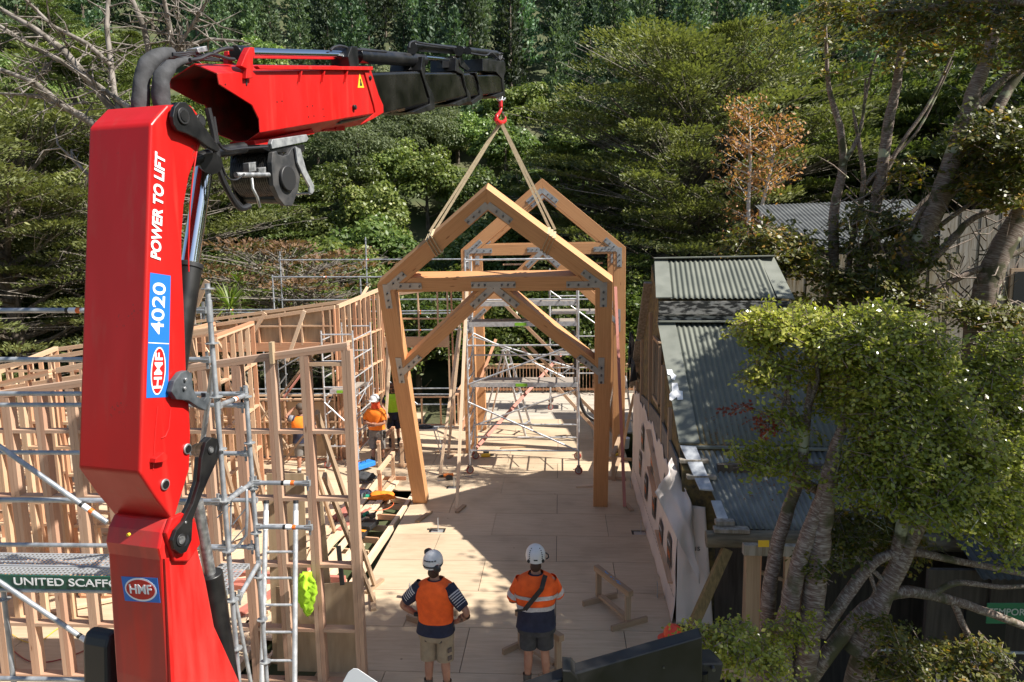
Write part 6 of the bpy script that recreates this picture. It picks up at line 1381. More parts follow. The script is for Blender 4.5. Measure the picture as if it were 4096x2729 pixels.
def person(label,x,y,rz,R,L_,cloth,helm=None,group=None,z=0,S=1.,lean=0.,head=(0,0),hair=True,skin=None,leg=None,beard=False,bulk=1.,hatm=None,z0=0):
    """R / L_ : (elbow, wrist, fingertip) of each arm in the person's own frame (x right, y forward)"""
    t=thing('person',label,'person',(x,y,z)); t.rotation_euler=(0,0,rz); t.scale=(S,S,S); ORG[t.name]=Vector(); sk=skin or M['skin']; B=bulk
    Lv=lambda z_: Vector((0,lean*max(0,z_-.95),0))
    pel=(0,0,.93); ab=Vector((0,.0,1.12))+Lv(1.12); ch=Vector((0,0,1.32))+Lv(1.32); nb=Vector((0,-.01,1.48))+Lv(1.48); nt_=Vector((head[0]*.3,.01+head[1]*.3,1.56))+Lv(1.56)
    hb=nt_+Vector((head[0]*.3,.02+head[1]*.3,.06)); hm=nt_+Vector((head[0]*.6,.025+head[1]*.6,.13)); ht=nt_+Vector((head[0],.02+head[1],.21))
    chn=[[(pel,.13*B),(ab,.125*B),(ch,.13),(nb,.06),(nt_,.055),(hb,.072),(hm,.088),(ht,.07)]]
    for sgn,(el,wr,fi) in ((1,R),(-1,L_)):
        sh=Vector((sgn*.185*B**.5,-.005,1.43))+Lv(1.43); el=Vector(el);wr=Vector(wr);fi=Vector(fi)
        m1=sh.lerp(el,.5); f1_=el.lerp(wr,.4); d=(fi-wr).normalized(); pm=wr+d*.06; 
        chn.append([(ch,.13),(sh,.062),(m1,.052),(el,.043),(f1_,.043),(wr,.028),(pm,.032)])
        s=d.cross(Vector((0,.3,1))).normalized(); up=s.cross(d)
        for k,(o_,ln) in enumerate(((-.028,.07),(-.009,.082),(.010,.077),(.028,.06))):
            b=pm+s*o_+d*.028; c=b+d*ln*.5-up*.006; e=b+d*ln-up*.026; chn.append([(pm,.032),(b,.0095),(c,.009),(e,.007)])
        th=wr+d*.02+s*-.03; chn.append([(wr,.028),(th,.011),(th+d*.03-s*.02,.0095),(th+d*.055-s*.02-up*.01,.008)])
    lg=leg or [((.1,.0,.5),(.12,-.01,.09)),((-.1,.0,.5),(-.12,-.01,.09))]
    for sgn,(kn,an) in zip((1,-1),lg):
        hp=Vector((sgn*.095,0,.86)); kn=Vector(kn);an=Vector(an)
        chn.append([(pel,.13*B),(hp,.10*B),(hp.lerp(kn,.55),.08),(kn,.056),(kn.lerp(an,.3)+Vector((0,-.015,0)),.06),(kn.lerp(an,.75),.042),(an,.036),(an+Vector((0,.05,-.045)),.035),(an+Vector((0,.13,-.06)),.03)])
    bd=skinmesh('body',chn,sk,t,pel)
    # face
    f=hm+Vector((0,.085,0)); mb=MB(); mb.ball(f+Vector((0,.012,-.012)),.017,8,6,sc3=(.8,1.1,1.4)); mb.build('nose',sk,t,smooth=True)
    for s in (-1,1):
        MB().ball(hm+Vector((s*.034,.078,.012)),.011,8,6).build('eye',M['blk'],t,smooth=True); MB().ball(hm+Vector((s*.088,0,-.01)),.026,8,6,sc3=(.4,.8,1.2)).build('ear',sk,t,smooth=True)
    MB().ball(hm+Vector((0,.078,-.05)),.02,8,6,sc3=(1.3,.5,.35)).build('mouth',M['muffr'],t,smooth=True)
    if hair:
        o=MB().ball(hm+Vector((0,-.018,.025)),.1,16,10,sc3=(.98,1.0,.98)); o.ball(nt_+Vector((0,-.035,.05)),.062,12,8,sc3=(1.1,.8,1.2)); ho=o.build('hair',M['hair'],t,smooth=True); wob(ho,.01,14)
    if beard:
        o=MB().ball(hm+Vector((0,.06,-.075)),.055,12,8,sc3=(1.1,.8,1.2)); ho=o.build('beard',M['hair'],t,smooth=True)
        ho2=MB().ball(nt_+Vector((0,-.05,-.01)),.10,12,8,sc3=(1.15,.6,1.6)).build('hair',M['hair'],t,smooth=True); wob(ho2,.02,12)
    # shirt: torso rings, yoke and sleeves
    top,low,slv,colr=cloth['top'],cloth['low'],cloth['sleeve'],cloth.get('collar',M['navy'])
    prf=[(.86,.205,.145,1),(.90,.2,.142,1),(.96,.192,.135,1),(1.0,.188,.132,1 if cloth.get('split',1.05)>1.0 else 0),(1.06,.186,.13,0),(1.14,.19,.132,0),(1.22,.2,.137,0),(1.3,.212,.14,0),(1.37,.222,.135,0),(1.425,.215,.12,0),(1.465,.17,.10,0),(1.495,.115,.082,0),(1.515,.08,.072,0)]
    sp=cloth.get('split',1.05); hem=cloth.get('hem',.86)
    rings=[];mis=[]
    for (z_,rx,ry,_) in prf:
        if z_<hem: continue
        rings.append(ringp(Vector((0,-.008+.02*math.sin((z_-.9)*4),z_))+Lv(z_),rx*B,ry*(B**1.6),24,sq=.06)); mis.append(0 if z_>sp-.01 else 1)
    mb=MB()
    for i in range(len(rings)-1): mb.loft([rings[i],rings[i+1]],cap=False,mi=1 if (rings[i][0].z+rings[i+1][0].z)/2<sp else 0)
    mats=[top,low,slv,M['refl'],cloth.get('trim',M['wht'])]
    so2=mb.build('shirt',mats,t,smooth=True,auto=False)
    bm=bmesh.new(); bm.from_mesh(so2.data); bmesh.ops.remove_doubles(bm,verts=bm.verts,dist=.0004); bm.to_mesh(so2.data); bm.free(); wob(so2,.022,7); wob(so2,.008,22)
    s_=so2.modifiers.new('s','SUBSURF'); s_.levels=s_.render_levels=1
    for sgn,(el,wr,fi) in ((1,R),(-1,L_)):
        sh=Vector((sgn*.15*B**.5,-.005,1.43))+Lv(1.43); el=Vector(el); k2=cloth.get('slen',.72); e=sh.lerp(el,k2)
        sl_=MB().loft(tube_rings([sh,sh.lerp(e,.3),sh.lerp(e,.65),e,e+(e-sh).normalized()*.004],[.092,.093,.085,.08,.06]),cap=False).build('sleeve',slv,t,smooth=True,auto=False); wob(sl_,.012,12)
        sl_.modifiers.new('s','SUBSURF').render_levels=1
        if cloth.get('sband'):
            MB().loft(tube_rings([sh.lerp(e,.62),sh.lerp(e,.86)],[.0885,.086]),cap=False).build('reflective_band',M['refl'],sl_,smooth=True)
        if cloth.get('stripes'):
            for q_ in range(6):
                a=sh.lerp(e,.32+.1*q_); b=sh.lerp(e,.32+.1*q_+.055*(1-q_*.12)); rg_=tube_rings([a,b],[.0915-.0015*q_]*2,28); V=[rg_[0][k] for k in range(28)]+[rg_[1][k] for k in range(28)]
                ks=[k for k in range(28) if ((V[k]-a).normalized().z*.5-(V[k]-a).normalized().y*.55+sgn*(V[k]-a).normalized().x*.75)>.35]
                MB().add(V,[(k,(k+1)%28,28+(k+1)%28,28+k) for k in ks]).build('sleeve_stripe',M['refl'],sl_)
    MB().loft([ringp(nb+Vector((0,0,.005)),.088,.082),ringp(nb+Vector((0,.0,.035)),.078,.074),ringp(nb+Vector((0,0,.045)),.07,.066)],cap=False).build('collar',colr,t,smooth=True)
    for z_,w_ in cloth.get('bands',()):
        def rad(zz):
            for a,b in zip(prf[:-1],prf[1:]):
                if a[0]<=zz<=b[0]: f=(zz-a[0])/(b[0]-a[0]); return a[1]+(b[1]-a[1])*f,a[2]+(b[2]-a[2])*f
            return prf[0][1:3]
        RR=[]
        for zz in (z_,z_+w_*.5,z_+w_): rx,ry=rad(zz); RR.append(ringp(Vector((0,-.008+.02*math.sin((zz-.9)*4),zz))+Lv(zz),rx*B+.006,ry*(B**1.6)+.006,24,sq=.06))
        o=MB().loft(RR,cap=False).build('reflective_band',M['refl'],so2,smooth=True); wob(o,.022,7)
    # shorts
    sm=cloth['shorts']; mb=MB(); mb.loft([ringp((0,0,1.0),.175*B,.125*B,20),ringp((0,0,.93),.188*B,.137*B,20),ringp((0,-.01,.84),.2*B,.15*B,20),ringp((0,-.005,.78),.195*B,.14*B,20)],cap=True)
    for sgn,(kn,an) in zip((1,-1),lg):
        hp=Vector((sgn*.1,0,.86)); kn=Vector(kn); e=hp.lerp(kn,cloth.get('slg',.86)); mb.loft(tube_rings([hp,hp.lerp(e,.35),hp.lerp(e,.75),e,e+Vector((0,0,.003))],[(.105*B,.13*B),(.108,.118),(.108,.112),(.106,.108),.07]),cap=True)
    so3=mb.build('shorts',sm,t,smooth=True); wob(so3,.016,9)
    if cloth.get('pockets'):
        for sx in (-1,1): 
            q_=MB().prism([(sx*.06-.045,-.155,.84),(sx*.06+.05,-.155,.85),(sx*.06+.05,-.155,.79),(sx*.06+.02,-.155,.775),(sx*.06-.045,-.155,.785)],(0,.03,0)).build('pocket',M['patch'],so3)
        for z_ in (.66,.56): MB().beam((.165,-.105,z_),(.20,-.06,z_),.01,.055).build('pocket',M['patch'],so3)
    # boots
    for kn,an in lg:
        an=Vector(an); o=MB(); o.loft([ringp(an+Vector((0,-.01,.06)),.05,.055,14),ringp(an+Vector((0,0,.0)),.05,.06,14),ringp(an+Vector((0,.03,-.04)),.052,.1,14),ringp(an+Vector((0,.055,-.075)),.055,.14,14),ringp(an+Vector((0,.055,-.09)),.055,.14,14)]); o.build('boot',M['boot'],t,smooth=True)
        MB().loft(tube_rings([an+Vector((0,0,.05)),an+Vector((0,-.003,.13))],[.052,.054]),cap=False).build('sock',cloth.get('sock',M['boot']),t,smooth=True)
    # helmet
    if helm:
        mb=MB(); c=hm+Vector((0,-.005,.045)); RR=[]
        for k in range(9): a=k/8*1.45; RR.append(ringp(c+Vector((0,0,math.sin(a)*.125)),.118*math.cos(a)+.002,.14*math.cos(a)+.002,24))
        RR=[ringp(c+Vector((0,-.012,-.06)),.112,.128,24),ringp(c+Vector((0,0,-.02)),.119,.142,24)]+RR
        hp_=mb.loft(RR,cap=True).build('helmet',M['helm'],t,smooth=True)
        if helm=='vent':
            MB().loft([ringp(c+Vector((0,-.004,-.04)),.122,.142,24),ringp(c+Vector((0,-.002,-.02)),.123,.145,24)],cap=False).build('helmet_strap',M['muff'],hp_,smooth=True)
            for k in range(-2,3):
                for z_ in (.045,): a=-math.pi/2+k*.28; MB().beam(c+Vector((math.cos(a)*.117-.012*math.sin(a)*-1,math.sin(a)*.139,z_)),c+Vector((math.cos(a+.12)*.117,math.sin(a+.12)*.139,z_)),.01,.01).build('vent_slot',M['blk'],hp_)
        if helm=='smooth':
            for s in (-1,1):
                for j in range(6): a=-.5*math.pi+s*(.62+.02*j); z_=-.0+j*.02; r=math.cos(math.asin(min(.95,max(0,z_)/.125))); MB().beam(c+Vector((math.cos(a)*.119*r,math.sin(a)*.141*r,z_)),c+Vector((math.cos(a+s*.1)*.119*r,math.sin(a+s*.1)*.141*r,z_+.004)),.012,.008).build('vent_slot',M['blk'],hp_)
            MB().beam(c+Vector((-.025,-.140,-.012)),c+Vector((.02,-.142,-.012)),.01,.012).build('clip',M['blk'],hp_)
            MB().tube([c+Vector((.118,-.02,.03)),c+Vector((.15,-.03,.01)),c+Vector((.155,-.02,-.03)),c+Vector((.13,.0,-.06))],.008,8).build('strap',M['blk'],hp_)
            for s in (-1,1): MB().ball(c+Vector((s*.085,-.108,-.035)),.02,10,6,sc3=(1,.4,1.2)).build('clip',M['blk'],hp_,smooth=True)
        if helm=='peak':
            MB().loft([ringp(c+Vector((0,.10,-.01)),.1,.075,16),ringp(c+Vector((0,.115,-.022)),.095,.075,16)]).build('peak',M['helm'],hp_,smooth=True)
    t['_tmp']=0; del t['_tmp']
    return t,dict(hm=hm,c=hm+Vector((0,-.005,.045)),so=so2)
cA=dict(top=M['hiv'],low=M['navy'],sleeve=M['navy'],shorts=M['khaki'],split=1.0,hem=.80,stripes=True,pockets=True,slg=1.02,slen=.8)
cB=dict(top=M['hiv'],low=M['navy'],sleeve=M['hiv'],shorts=M['blkc'],split=1.1,hem=.80,bands=((1.10,.055),(1.24,.05)),sband=True,slg=.82,slen=.88)
h1=G(996,1268,2.03); h2=G(1231,1252,2.06)
p1,i1=person('worker seen from behind, hands on hips, orange shirt with navy sleeves and khaki shorts',h1.x+.01,h1.y,-.12,((.42,-.10,1.16),(.25,.02,.97),(.16,.10,.95)),((-.42,-.04,1.17),(-.25,.06,1.0),(-.17,.14,.97)),cA,'vent',bulk=1.14,S=1.09,head=(-.03,.0))
for s,dz,dy in ((1,-.02,-.06),(-1,.10,.06)):
    c=i1['c']+Vector((s*.085 if s>0 else -.07,-.115 if s>0 else .03,-.05 if s>0 else .085))
    o=MB().ball(c,.048,14,10,sc3=(1,.7,1)).build('ear_muff',M['muff'],p1,smooth=True); MB().ball(c+Vector((-s*.012,.012,0)),.05,14,10,sc3=(1,.5,1)).build('muff_rim',M['muffr'],o,smooth=True)
MB().tube([(-.245,.01,1.02),(-.25,.03,1.04)],.042,10).build('watch',M['blk'],p1)
MB().loft(tube_rings([(.405,-.085,1.13),(.31,-.02,1.04)],[.05,.042],18),cap=False).build('tattoo',noisy('tattooed_skin',(.04,.035,.035),(.27,.14,.09),26,.6,detail=2,lo=.45,hi=.5),p1,smooth=True)
# white piping of the shirt
p2,i2=person('worker from behind with folded arms, smooth white helmet, silver banded orange shirt',h2.x,h2.y,.06,((.30,.12,1.14),(.06,.26,1.12),(-.08,.27,1.13)),((-.31,.06,1.13),(-.08,.24,1.08),(.06,.26,1.08)),cB,'smooth',bulk=1.2,S=1.10)
MB().beam((.11,-.10,1.53),(.06,-.225,1.42),.055,.012,up=(0,1,0)).beam((.06,-.225,1.42),(-.14,-.235,1.17),.055,.012,up=(0,1,0)).beam((-.14,-.235,1.17),(-.25,-.15,1.11),.02,.01,up=(0,1,0)).build('shoulder_strap',M['belt'],p2)
cC=dict(top=M['hiv2'],low=M['hiv2'],sleeve=M['hiv2'],shorts=M['greyc'],split=.5,hem=.93,slg=1.1,slen=.8)
g3=G(870,1070); p3,i3=person('worker facing the camera with folded arms, white helmet and plain orange polo shirt',g3.x,g3.y,math.pi-.25,((.29,.12,1.15),(.03,.26,1.14),(-.12,.24,1.17)),((-.29,.12,1.15),(-.03,.23,1.10),(.13,.26,1.10)),cC,'peak',bulk=1.15,S=1.06,head=(.0,.03),skin=M['skin'],leg=[((.11,.02,.5),(.15,.0,.09)),((-.11,.02,.5),(-.15,.0,.09))])
MB().loft([ringp((0,0,.99),.2,.15),ringp((0,0,.93),.205,.155)],cap=False).build('tool_belt',M['belt'],p3,smooth=True)
for s in (-1,1): MB().beam((s*.2,.03,.93),(s*.22,.03,.74),.1,.06,up=(0,1,0)).build('tool_pouch',M['belt'],p3,bevel=.01)
for s in (-1,1): MB().ball((s*.115,.065,.5),.07,12,8,sc3=(.95,.7,1.1)).build('knee_pad',M['muff'],p3,smooth=True)
MB().ball(i3['c']+Vector((-.13,-.02,.0)),.045,12,8,sc3=(.7,1,1)).build('ear_muff',M['muff'],p3,smooth=True); MB().loft([ringp(i3['hm']+Vector((0,-.03,.03)),.11,.12),ringp(i3['hm']+Vector((0,-.05,-.10)),.10,.11),ringp(i3['hm']+Vector((0,-.05,-.19)),.12,.12)],cap=False).build('neck_flap',mat('neck_flap_red',(.75,.08,.02),.8),p3)
MB().beam(i3['hm']+Vector((-.06,.088,.012)),i3['hm']+Vector((.06,.088,.012)),.01,.03).build('glasses',M['blk'],p3)
cD=dict(top=M['lim'],low=M['navy'],sleeve=M['navy'],shorts=M['navy'],split=.98,hem=.93,slg=1.0,slen=.7,sock=M['blkc'])
g4=G(908,1024); p4,i4=person('bearded long haired worker in lime shirt reaching up to a long pale prop',g4.x,g4.y,math.pi+.35,((.32,.10,1.18),(.24,.25,1.02),(.2,.3,.95)),((-.34,.10,1.42),(-.42,.20,1.70),(-.43,.24,1.80)),cD,None,beard=True,bulk=1.25,S=1.04)
i=i4['hm']; MB().loft([ringp(i+Vector((0,0,.03)),.12,.13),ringp(i+Vector((0,0,.08)),.105,.115),ringp(i+Vector((0,0,.115)),.07,.08),ringp(i+Vector((0,0,.12)),.01,.01)]).build('cap',mat('brown_cap',(.12,.05,.025),.8),p4,smooth=True)
MB().loft([ringp((0,0,1.0),.215,.17),ringp((0,0,.93),.22,.175)],cap=False).build('tool_belt',M['belt'],p4,smooth=True)
for s in (-1,1): MB().beam((s*.15,.14,.93),(s*.16,.15,.72),.15,.07,up=(0,1,0)).build('tool_pouch',M['belt'],p4,bevel=.012)
cE=dict(top=M['hiv2'],low=M['navy'],sleeve=M['navy'],shorts=M['greyc'],split=1.1,hem=.86,stripes=True,slg=.95,sock=M['refl'])
g5=G(700,1092); p5,i5=person('worker standing behind the double studs with one arm raised to his cap',g5.x,g5.y,.5,((.33,-.05,1.15),(.3,.12,.95),(.28,.16,.86)),((-.36,.05,1.5),(-.18,.10,1.66),(-.08,.08,1.72)),cE,None,bulk=1.15,S=1.05)
MB().ball(i5['hm']+Vector((0,0,.03)),.112,14,10,sc3=(1,1.1,.9)).build('cap',mat('dark_cap',(.08,.06,.045),.8),p5,smooth=True)
# ================================================================= site things
def sawhorse(label,a,b,h=.75,m=None,blue=False,base=.62):
    """a,b floor points of the two legs"""
    m=m or M['pineg']; a=Vector((a[0],a[1],0)); b=Vector((b[0],b[1],0)); d=(b-a).normalized(); s=Vector((-d.y,d.x,0)); t=thing('sawhorse',label,'sawhorse',(a+b)/2,'sawhorses')
    for k in (0,1): MB().beam(a-d*.08+ZU*(h-.022-.046*k),b+d*.08+ZU*(h-.022-.046*k),.09,.045).build('top_rail',m,t)
    for p in (a,b):
        MB().beam(p,p+ZU*(h-.092),.09,.045,up=d).build('leg',m,t)
        for k in (-1,1): MB().beam(p+s*k*.046,p+s*k*base/2,.045,.09).build('foot',m,t) if False else None
        MB().beam(p+d*.046-s*base/2+ZU*.046,p+d*.046+s*base/2+ZU*.046,.045,.09).build('foot',m,t)
    MB().beam(a+ZU*.16,b+ZU*.16,.045,.09,up=s).build('stretcher',m,t) if False else MB().beam(a+d*.07+ZU*.115,b-d*.02+ZU*.115,.09,.045).build('stretcher',m,t)
    if blue:
        c=a.lerp(b,.45)+ZU*(h+.002); mb=MB()
        for k in range(9): p=c+d*R_.uniform(-.16,.3)+s*R_.uniform(-.02,.02); q=p+d*R_.uniform(-.09,.09)+s*R_.uniform(-.03,.03); mb.beam(p,q,.014,.002)
        mb.build('blue_paint_marks',mat('blue_marker',(.05,.3,.7),.6),t)
    return t
sawhorse('timber sawhorse with blue marks at the right of the floor',G(1376,1381),G(1443,1437),.6,blue=True,base=.66)
sawhorse('timber sawhorse partly hidden behind the worker with hands on hips',G(966,1440),G(1010,1328,.6)-ZU*.6,.6)
sawhorse('timber sawhorse partly hidden behind the worker with folded arms',G(1283,1548),G(1283,1548)+Vector((-.55,.6,0)),.6)
sawhorse('timber sawhorse behind the right foot of the hanging frame',G(1410,1105),G(1425,1060),.72)
sawhorse('timber sawhorse at the left foot of the hanging frame, nearest of the row',G(875,1148),G(905,1105),.74,M['pine'])
sawhorse('timber sawhorse between the lime shirted worker and the hanging frame',G(873,1075),G(905,1040),.74,M['pine'])
sawhorse('timber sawhorse beside the small trestle behind the left post',G(925,1075),G(945,1030),.7,M['pine'])
# post base brackets in the floor cut-outs
for k,((px,py),lb) in enumerate(zip(bp,('steel post bracket in the sunny left cut-out of the floor','steel post bracket in the right cut-out by the loose wrap','steel post bracket in the nearest right cut-out','steel post bracket in the cut-out by the impact driver','steel post bracket behind the pink pole on the right','steel post bracket at the sawhorse behind the left worker'))):
    g=holes[k][4]; t=thing('post_bracket',lb,'bracket',(g.x,g.y,-.02),'post brackets')
    MB().box((g.x-.12,g.y-.09,-.03),(g.x+.12,g.y+.07,-.012)).build('base_plate',M['plate'],t); MB().beam((g.x+.02,g.y,-.01),(g.x+.02,g.y,.26),.09,.008,up=(1,0,0)).build('knife_plate',M['plate'],t)
# long props on the portal frames
def pole(label,a,b,m,foot=True,w_=.07,h_=.045,fd=(.12,.42)):
    t=thing('long_prop',label,'prop',b,'long props'); MB().beam(a,b+ZU*.03,w_,h_,up=(0,1,0)).build('pole',m,t)
    if foot: v=Vector((fd[0],fd[1],0))*.5; c=b+Vector((.09,0,.024)); MB().beam(c-v,c+v,.09,.045).build('foot_block',M['pineg'],t)
mp=MB()
pole('long pale prop with pink foot left of the scaffold tower',D(1075,640,18.1),G(1050,1172),M['white_t'])
pole('long pink and white prop leaning on the right hand post',D(1415,660,18.5),G(1436,1168),M['pink'],fd=(-.1,.42))
pole('pale prop left of the tower with its foot by the impact driver',D(1064,690,19.6),G(1012,1092),M['white_t'])
pole('thin pale prop between the trestle and the back post',D(1058,760,20),G(1030,1050),M['white_t'])
pole('pale prop held by the lime shirted worker',D(905,690,20.6),G(882,1045),M['white_t'],foot=False)
pole('second pale prop beside the raised arm',D(892,760,20.9),D(886,960,20.9),M['white_t'],foot=False)
pole('pale brace leaning on the back right post',D(1458,905,19.0),G(1425,1060),M['pine'],foot=False)
for (a,b,lb) in (((1095,1030,19.6),(1290,815,23.2),'long red brown diagonal brace crossing behind the tower'),((1300,840,20.5),(1120,660,22),'brace running up left behind the tower'),((1210,790,20.4),(1425,1010,22.),'brace running down right behind the tower'),((1380,1000,21),(1200,800,23),'second brace down right behind the tower'),((1140,780,22.8),(1060,990,21.5),'brace left of the step ladder')):
    stick('diagonal_brace',lb,D(*a),D(*b),.09,.045,M['pine'] if 'red' not in lb else M['pink'],'diagonal braces of the standing frames','brace',up=(0,1,0))
# small battens resting on the tie beam
for x in (-1.4,-1.1,1.0): stick('batten','short batten lying on the tie beam of the standing frame',(x-.18,YB-.05,5.30),(x+.12,YB+.05,5.30),.09,.045,M['pine'],'battens on the tie beam','batten')
# step ladders, trestle
def stepl(label,c,h,rz,sp=.55):
    t=thing('step_ladder',label,'ladder',c,'step ladders'); t.rotation_euler=(0,0,rz); ORG[t.name]=Vector()
    for s in (-1,1):
        MB().beam((s*.28,-sp,0),(s*.16,0,h),.03,.07).build('stile',M['alu'],t); MB().beam((s*.28,sp,0),(s*.16,0,h),.03,.05).build('stile',M['alu'],t)
    for k in range(1,6): f=k/6; MB().beam((-.28+.12*f,-sp*(1-f),h*f),(.28-.12*f,-sp*(1-f),h*f),.07,.02).build('step',M['alu'],t)
    MB().beam((-.17,0,h),(.17,0,h),.16,.03).build('top_cap',M['alu'],t)
stepl('open aluminium step ladder on the veranda behind the tower',G(1165,1000,-.12),2.7,1.2,.8)
stepl('aluminium step ladder behind the right hand posts',G(1425,1010),1.9,.3,.5)
tr_=G(968,1045); t=thing('work_trestle','folding aluminium work platform behind the left post','trestle',tr_)
MB().beam(tr_+Vector((-.5,0,.75)),tr_+Vector((.5,0,.75)),.32,.05).build('platform',M['alu'],t)
for s in (-1,1):
    for y in (-.16,.16): MB().beam(tr_+Vector((s*.62,y*1.3,0)),tr_+Vector((s*.42,y,.74)),.04,.02).build('leg',M['alu'],t)
    MB().beam(tr_+Vector((s*.58,-.2,.2)),tr_+Vector((s*.58,.2,.2)),.03,.02).build('rung',M['alu'],t)
def cloth_blob(name,label,c,sx_,sy_,sz_,m,cat,seed=1,par=None):
    o=MB().ball((0,0,0),1,28,16).build(name,m,par,smooth=True,auto=False)
    for v in o.data.vertices:
        p=v.co.copy(); n_3=noise.noise(p*2+Vector((seed,0,0)))*.35+noise.noise(p*5+Vector((seed,3,0)))*.18; p*=1+n_3; v.co=Vector((p.x*sx_,p.y*sy_,max(p.z,-.3)*sz_))
    o.location=c; return tag(o,label,cat)
cloth_blob('jacket','black jacket lying on the aluminium trestle',tr_+Vector((.1,0,.80)),.26,.13,.06,M['blkc'],'jacket',3)
cloth_blob('vest','lime vest hanging under the black jacket',tr_+Vector((-.15,-.16,.62)),.14,.06,.16,M['lim'],'vest',5)
v_=G(877,1152)+Vector((0,0,.12)); cloth_blob('safety_vest','orange and silver safety vest dropped on the loose planks',v_,.32,.22,.09,M['hiv2'],'vest',2)
cloth_blob('jacket','dark jacket beside the orange vest on the planks',v_+Vector((-.42,.1,.02)),.2,.2,.08,M['navy'],'jacket',8)
cloth_blob('tool_bag','black open tool bag behind the blue case',G(838,1108)+Vector((0,0,.12)),.3,.2,.13,M['blkc'],'tool bag',9)
# blue case
bc_=G(838,1085)+Vector((-.05,.1,.16)); t=thing('tool_case','blue plastic tool case on the planks near the worker with folded arms','tool case',bc_)
d=Vector((.6,.8,0)).normalized(); mb=MB(); MB().beam(bc_-d*.3,bc_+d*.3,.28,.13).build('body',mat('blue_plastic',(.02,.2,.62),.4),t,bevel=.02); MB().tube([bc_-d*.08+ZU*.07,bc_-d*.07+ZU*.11,bc_+d*.07+ZU*.11,bc_+d*.08+ZU*.07],.012,6).build('handle',M['bplas'],t)
# power tools
def drill(label,c,ax,body,accent,s=1.):
    c=Vector(c); ax=Vector(ax).normalized(); sd=Vector((-ax.y,ax.x,0)); t=thing('cordless_drill',label,'power tool',c,'cordless tools')
    MB().tube([c+ZU*.035*s-ax*.09*s,c+ZU*.035*s,c+ZU*.035*s+ax*.08*s],[.03*s,.034*s,.028*s],12).build('motor_housing',body,t,smooth=True); MB().tube([c+ZU*.035*s+ax*.08*s,c+ZU*.035*s+ax*.15*s],[.022*s,.012*s],10).build('chuck',M['bplas'],t,smooth=True)
    MB().beam(c+ZU*.03*s,c+ZU*.03*s+sd*.15*s,.045*s,.035*s).build('handle',M['bplas'],t,bevel=.006); MB().beam(c+ZU*.035*s+sd*.15*s-ax*.05*s,c+ZU*.035*s+sd*.15*s+ax*.06*s,.06*s,.07*s).build('battery',accent,t,bevel=.008)
drill('black and orange impact driver by the pale prop foot',G(1030,1097),(-1,-.35,0),mat('tool_orange',(.75,.2,.03),.5),M['bplas'],1.5)
drill('yellow and black cordless drill behind the front castor',G(1117,1051),(1,.1,0),mat('tool_yellow',(.8,.5,.03),.5),M['bplas'],1.5)
drill('yellow drill on the sawhorse by the right post',G(1420,1048)+ZU*.0,(1,.4,0),mat('tool_yellow',(.8,.5,.03),.5),M['bplas'],1.2)
drill('green corded drill on the black case',G(840,1205)+ZU*.17,(-.3,-1,0),mat('tool_green',(.01,.22,.12),.5),M['bplas'],1.3)
mb=MB(); c=G(845,1212)+ZU*.06; tag(mb.beam(c-Vector((.05,.2,0)),c+Vector((.05,.2,0)),.34,.1).build('drill_case',M['bplas'],bevel=.015),'open black drill case on the planks','tool case')
c=G(826,1238)+ZU*.05; t=thing('site_radio','black and orange jobsite meter lying by the drill case','radio',c); MB().beam(c-Vector((.03,.2,0)),c+Vector((.03,.2,0)),.2,.1).build('body',M['bplas'],t,bevel=.02); MB().beam(c+Vector((0,.1,.055)),c+Vector((.02,.19,.055)),.18,.012).build('orange_panel',mat('panel_orange',(.8,.3,.03),.5),t); MB().cyl(c+Vector((-.02,-.1,.05)),c+Vector((-.02,-.1,.065)),.04,16).build('dial',M['galvd'],t); text_obj('lettering','AEG',M['whitel'],t,c+Vector((-.0,-.02,.052)),(1,0,0),(0,1,.0),.06)
# circular saw
c=G(835,1155)+ZU*.12; t=thing('circular_saw','green circular saw on the pale plank','power tool',c); MB().cyl(c-Vector((.02,0,0)),c+Vector((.01,0,0)),.1,22).build('blade_guard',M['steel'],t,smooth=True); MB().tube([c+Vector((0,.02,.02)),c+Vector((.2,.04,.0))],[.055,.045],12).build('motor',mat('saw_green',(.01,.25,.14),.5),t,smooth=True); MB().tube([c+Vector((.06,-.08,.05)),c+Vector((.07,0,.12)),c+Vector((.08,.1,.09))],.018,8).build('handle',M['bplas'],t,smooth=True); MB().beam(c+Vector((.05,-.15,-.09)),c+Vector((.05,.15,-.09)),.2,.006).build('sole_plate',M['steel'],t)
# pliers and spanner
for k,(px,py,ln,lb) in enumerate(((1020,1105,.3,'adjustable spanner lying on the floor'),(1078,1097,.22,'steel pliers left of the front castor'),(1092,1093,.2,'second steel pliers right of the first'))):
    g=G(px,py)+ZU*.01; dv=Vector((1,.35*(-1)**k,0)).normalized()*ln/2; stick('hand_tool',lb,g-dv,g+dv,.03,.012,M['steel'],'hand tools on the floor','hand tool')
# cables
def cable(label,pts,r,m,z=.02):
    P=[G(*p)+ZU*z for p in pts]; Q=smooth(P,6); tag(MB().tube(Q,r,6).build('cable',m,smooth=True),label,'cable','site cables')
oc=mat('orange_cable',(.8,.16,.05),.5)
cable('orange extension cord over the joists',[(815,1130),(850,1137),(880,1150),(905,1165),(890,1180),(850,1185)],.008,oc,.1)
cable('dark red cord on the floor behind the left scaffold',[(10,1480),(60,1520),(110,1525),(180,1505),(240,1470),(300,1430)],.009,mat('red_cable',(.3,.03,.03),.5)); cable('yellow cord on the floor behind the left scaffold',[(0,1440),(50,1475),(90,1478),(130,1450),(180,1420)],.007,mat('yellow_cable',(.7,.45,.03),.5))
cable('black lead by the drill',[(850,1195),(830,1200),(815,1215),(812,1230)],.008,M['bplas'],.12)
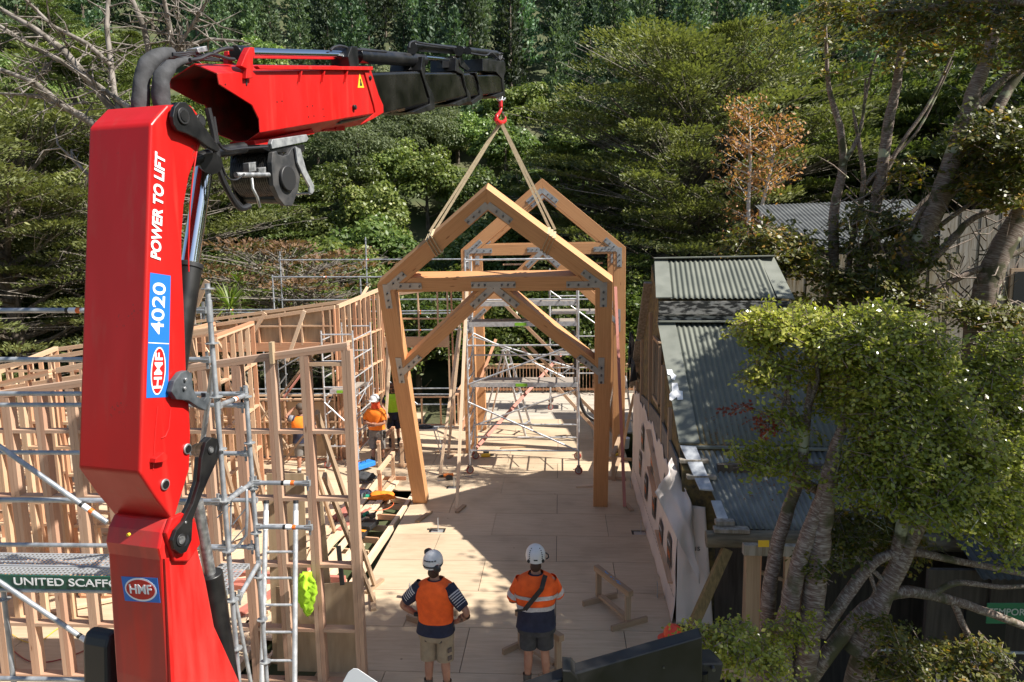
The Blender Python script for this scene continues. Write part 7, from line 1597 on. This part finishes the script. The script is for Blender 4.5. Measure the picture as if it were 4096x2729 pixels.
# spirit level leaning in the near wall, vest hung on the nogging
stick('spirit_level','black spirit level leaning behind the near wall',D(778,1255,9.5),D(787,1345,9.4),.06,.03,M['bplas'],cat='spirit level',up=(0,1,0))
vx=D(704,1365,9.02); o=MB()
for k in range(15):
    zz=vx.z+.30-.04*k*1.05; w_=(.06+.07*math.sin(min(1,k/9)*2.2))*(1 if k<13 else .6); a=k*.55
o2=[]
for k in range(16):
    f=k/15; zz=vx.z+.29-.60*f; w_=.05+.075*math.sin(min(1,f*1.25+.1)*2.6)**1 if f<.85 else .08*(1-(f-.85)/.2); o2.append([Vector((vx.x+math.cos(a)*w_*(1+.25*math.sin(3*a+k*.4)),vx.y+math.sin(a)*w_*.45*(1+.3*math.cos(5*a+k*.3)),zz+.012*math.sin(4*a))) for a in [2*math.pi*j/24 for j in range(24)]])
hv_=MB().loft(o2).build('hanging_vest',M['lim'],smooth=True,auto=False); wob(hv_,.05,14); wob(hv_,.03,30)
tag(hv_,'crumpled lime vest hanging from the near stud wall beside the ladder','vest')
# black hose loop by the tower, red helmet, bucket
P=[D(x,y,21.2) for x,y in ((1318,760),(1322,820),(1328,900),(1345,950),(1375,970),(1400,975))]
tag(MB().tube(smooth(P,6),.055,12).build('hose_loop',M['rubber'],smooth=True),'thick black hose hanging in a curve right of the tower','hose')
hp2=D(1548,1452,9.0); t=thing('hard_hat','orange red hard hat lying by the outrigger beam','hard hat',hp2)
RR=[ringp(hp2+Vector((0,0,-.06+ .15*math.sin(a))),.13*math.cos(a)+.001,.16*math.cos(a)+.001,20) for a in [k/8*1.5 for k in range(9)]]; MB().loft(RR).build('shell',mat('hard_hat_red',(.75,.06,.02),.35),t,smooth=True); MB().loft([ringp(hp2+Vector((-.07,-.05,-.06)),.14,.13),ringp(hp2+Vector((-.07,-.05,-.068)),.14,.13)]).build('peak',mat('hard_hat_red',(.75,.06,.02),.35),t)
b_=G(1436,1030); tag(MB().loft([ringp(b_,.12,.12),ringp(b_+ZU*.3,.15,.15)]).build('bucket',M['wht'],smooth=True),'white bucket against the wrap wall','bucket')
for k,(px,py,dx,dy,lb) in enumerate(((1040,1040,.5,0,'timber offcut at the foot of the back left post'),(1180,1030,.35,.05,'pale offcut under the tower'),(1065,1035,.4,.0,'long offcut lying behind the front castor'),(975,1190,.1,.3,'small block at the edge of the plywood strip'),(1345,1120,.22,.04,'offcut in front of the right sawhorse'))):
    g=G(px,py)+ZU*.025; stick('offcut',lb,g-Vector((dx,dy,0)),g+Vector((dx,dy,0)),.09,.045,M['pineg'] if k%2 else M['white_t'],'offcuts on the plywood floor','offcut')
# overhead wires on the slope
for y0 in (365,372): tag(MB().tube([D(791,y0,70),D(640,y0+25,62),D(480,y0+60,55)],.02,4).build('power_line',M['galvd']),'thin power line running left from the distant pole','power line','power lines')
for p_ in pines+bushes+greys+cyps:
    if p_.get('label')=='x':
        for c_ in list(p_.children): bpy.data.objects.remove(c_)
        bpy.data.objects.remove(p_)
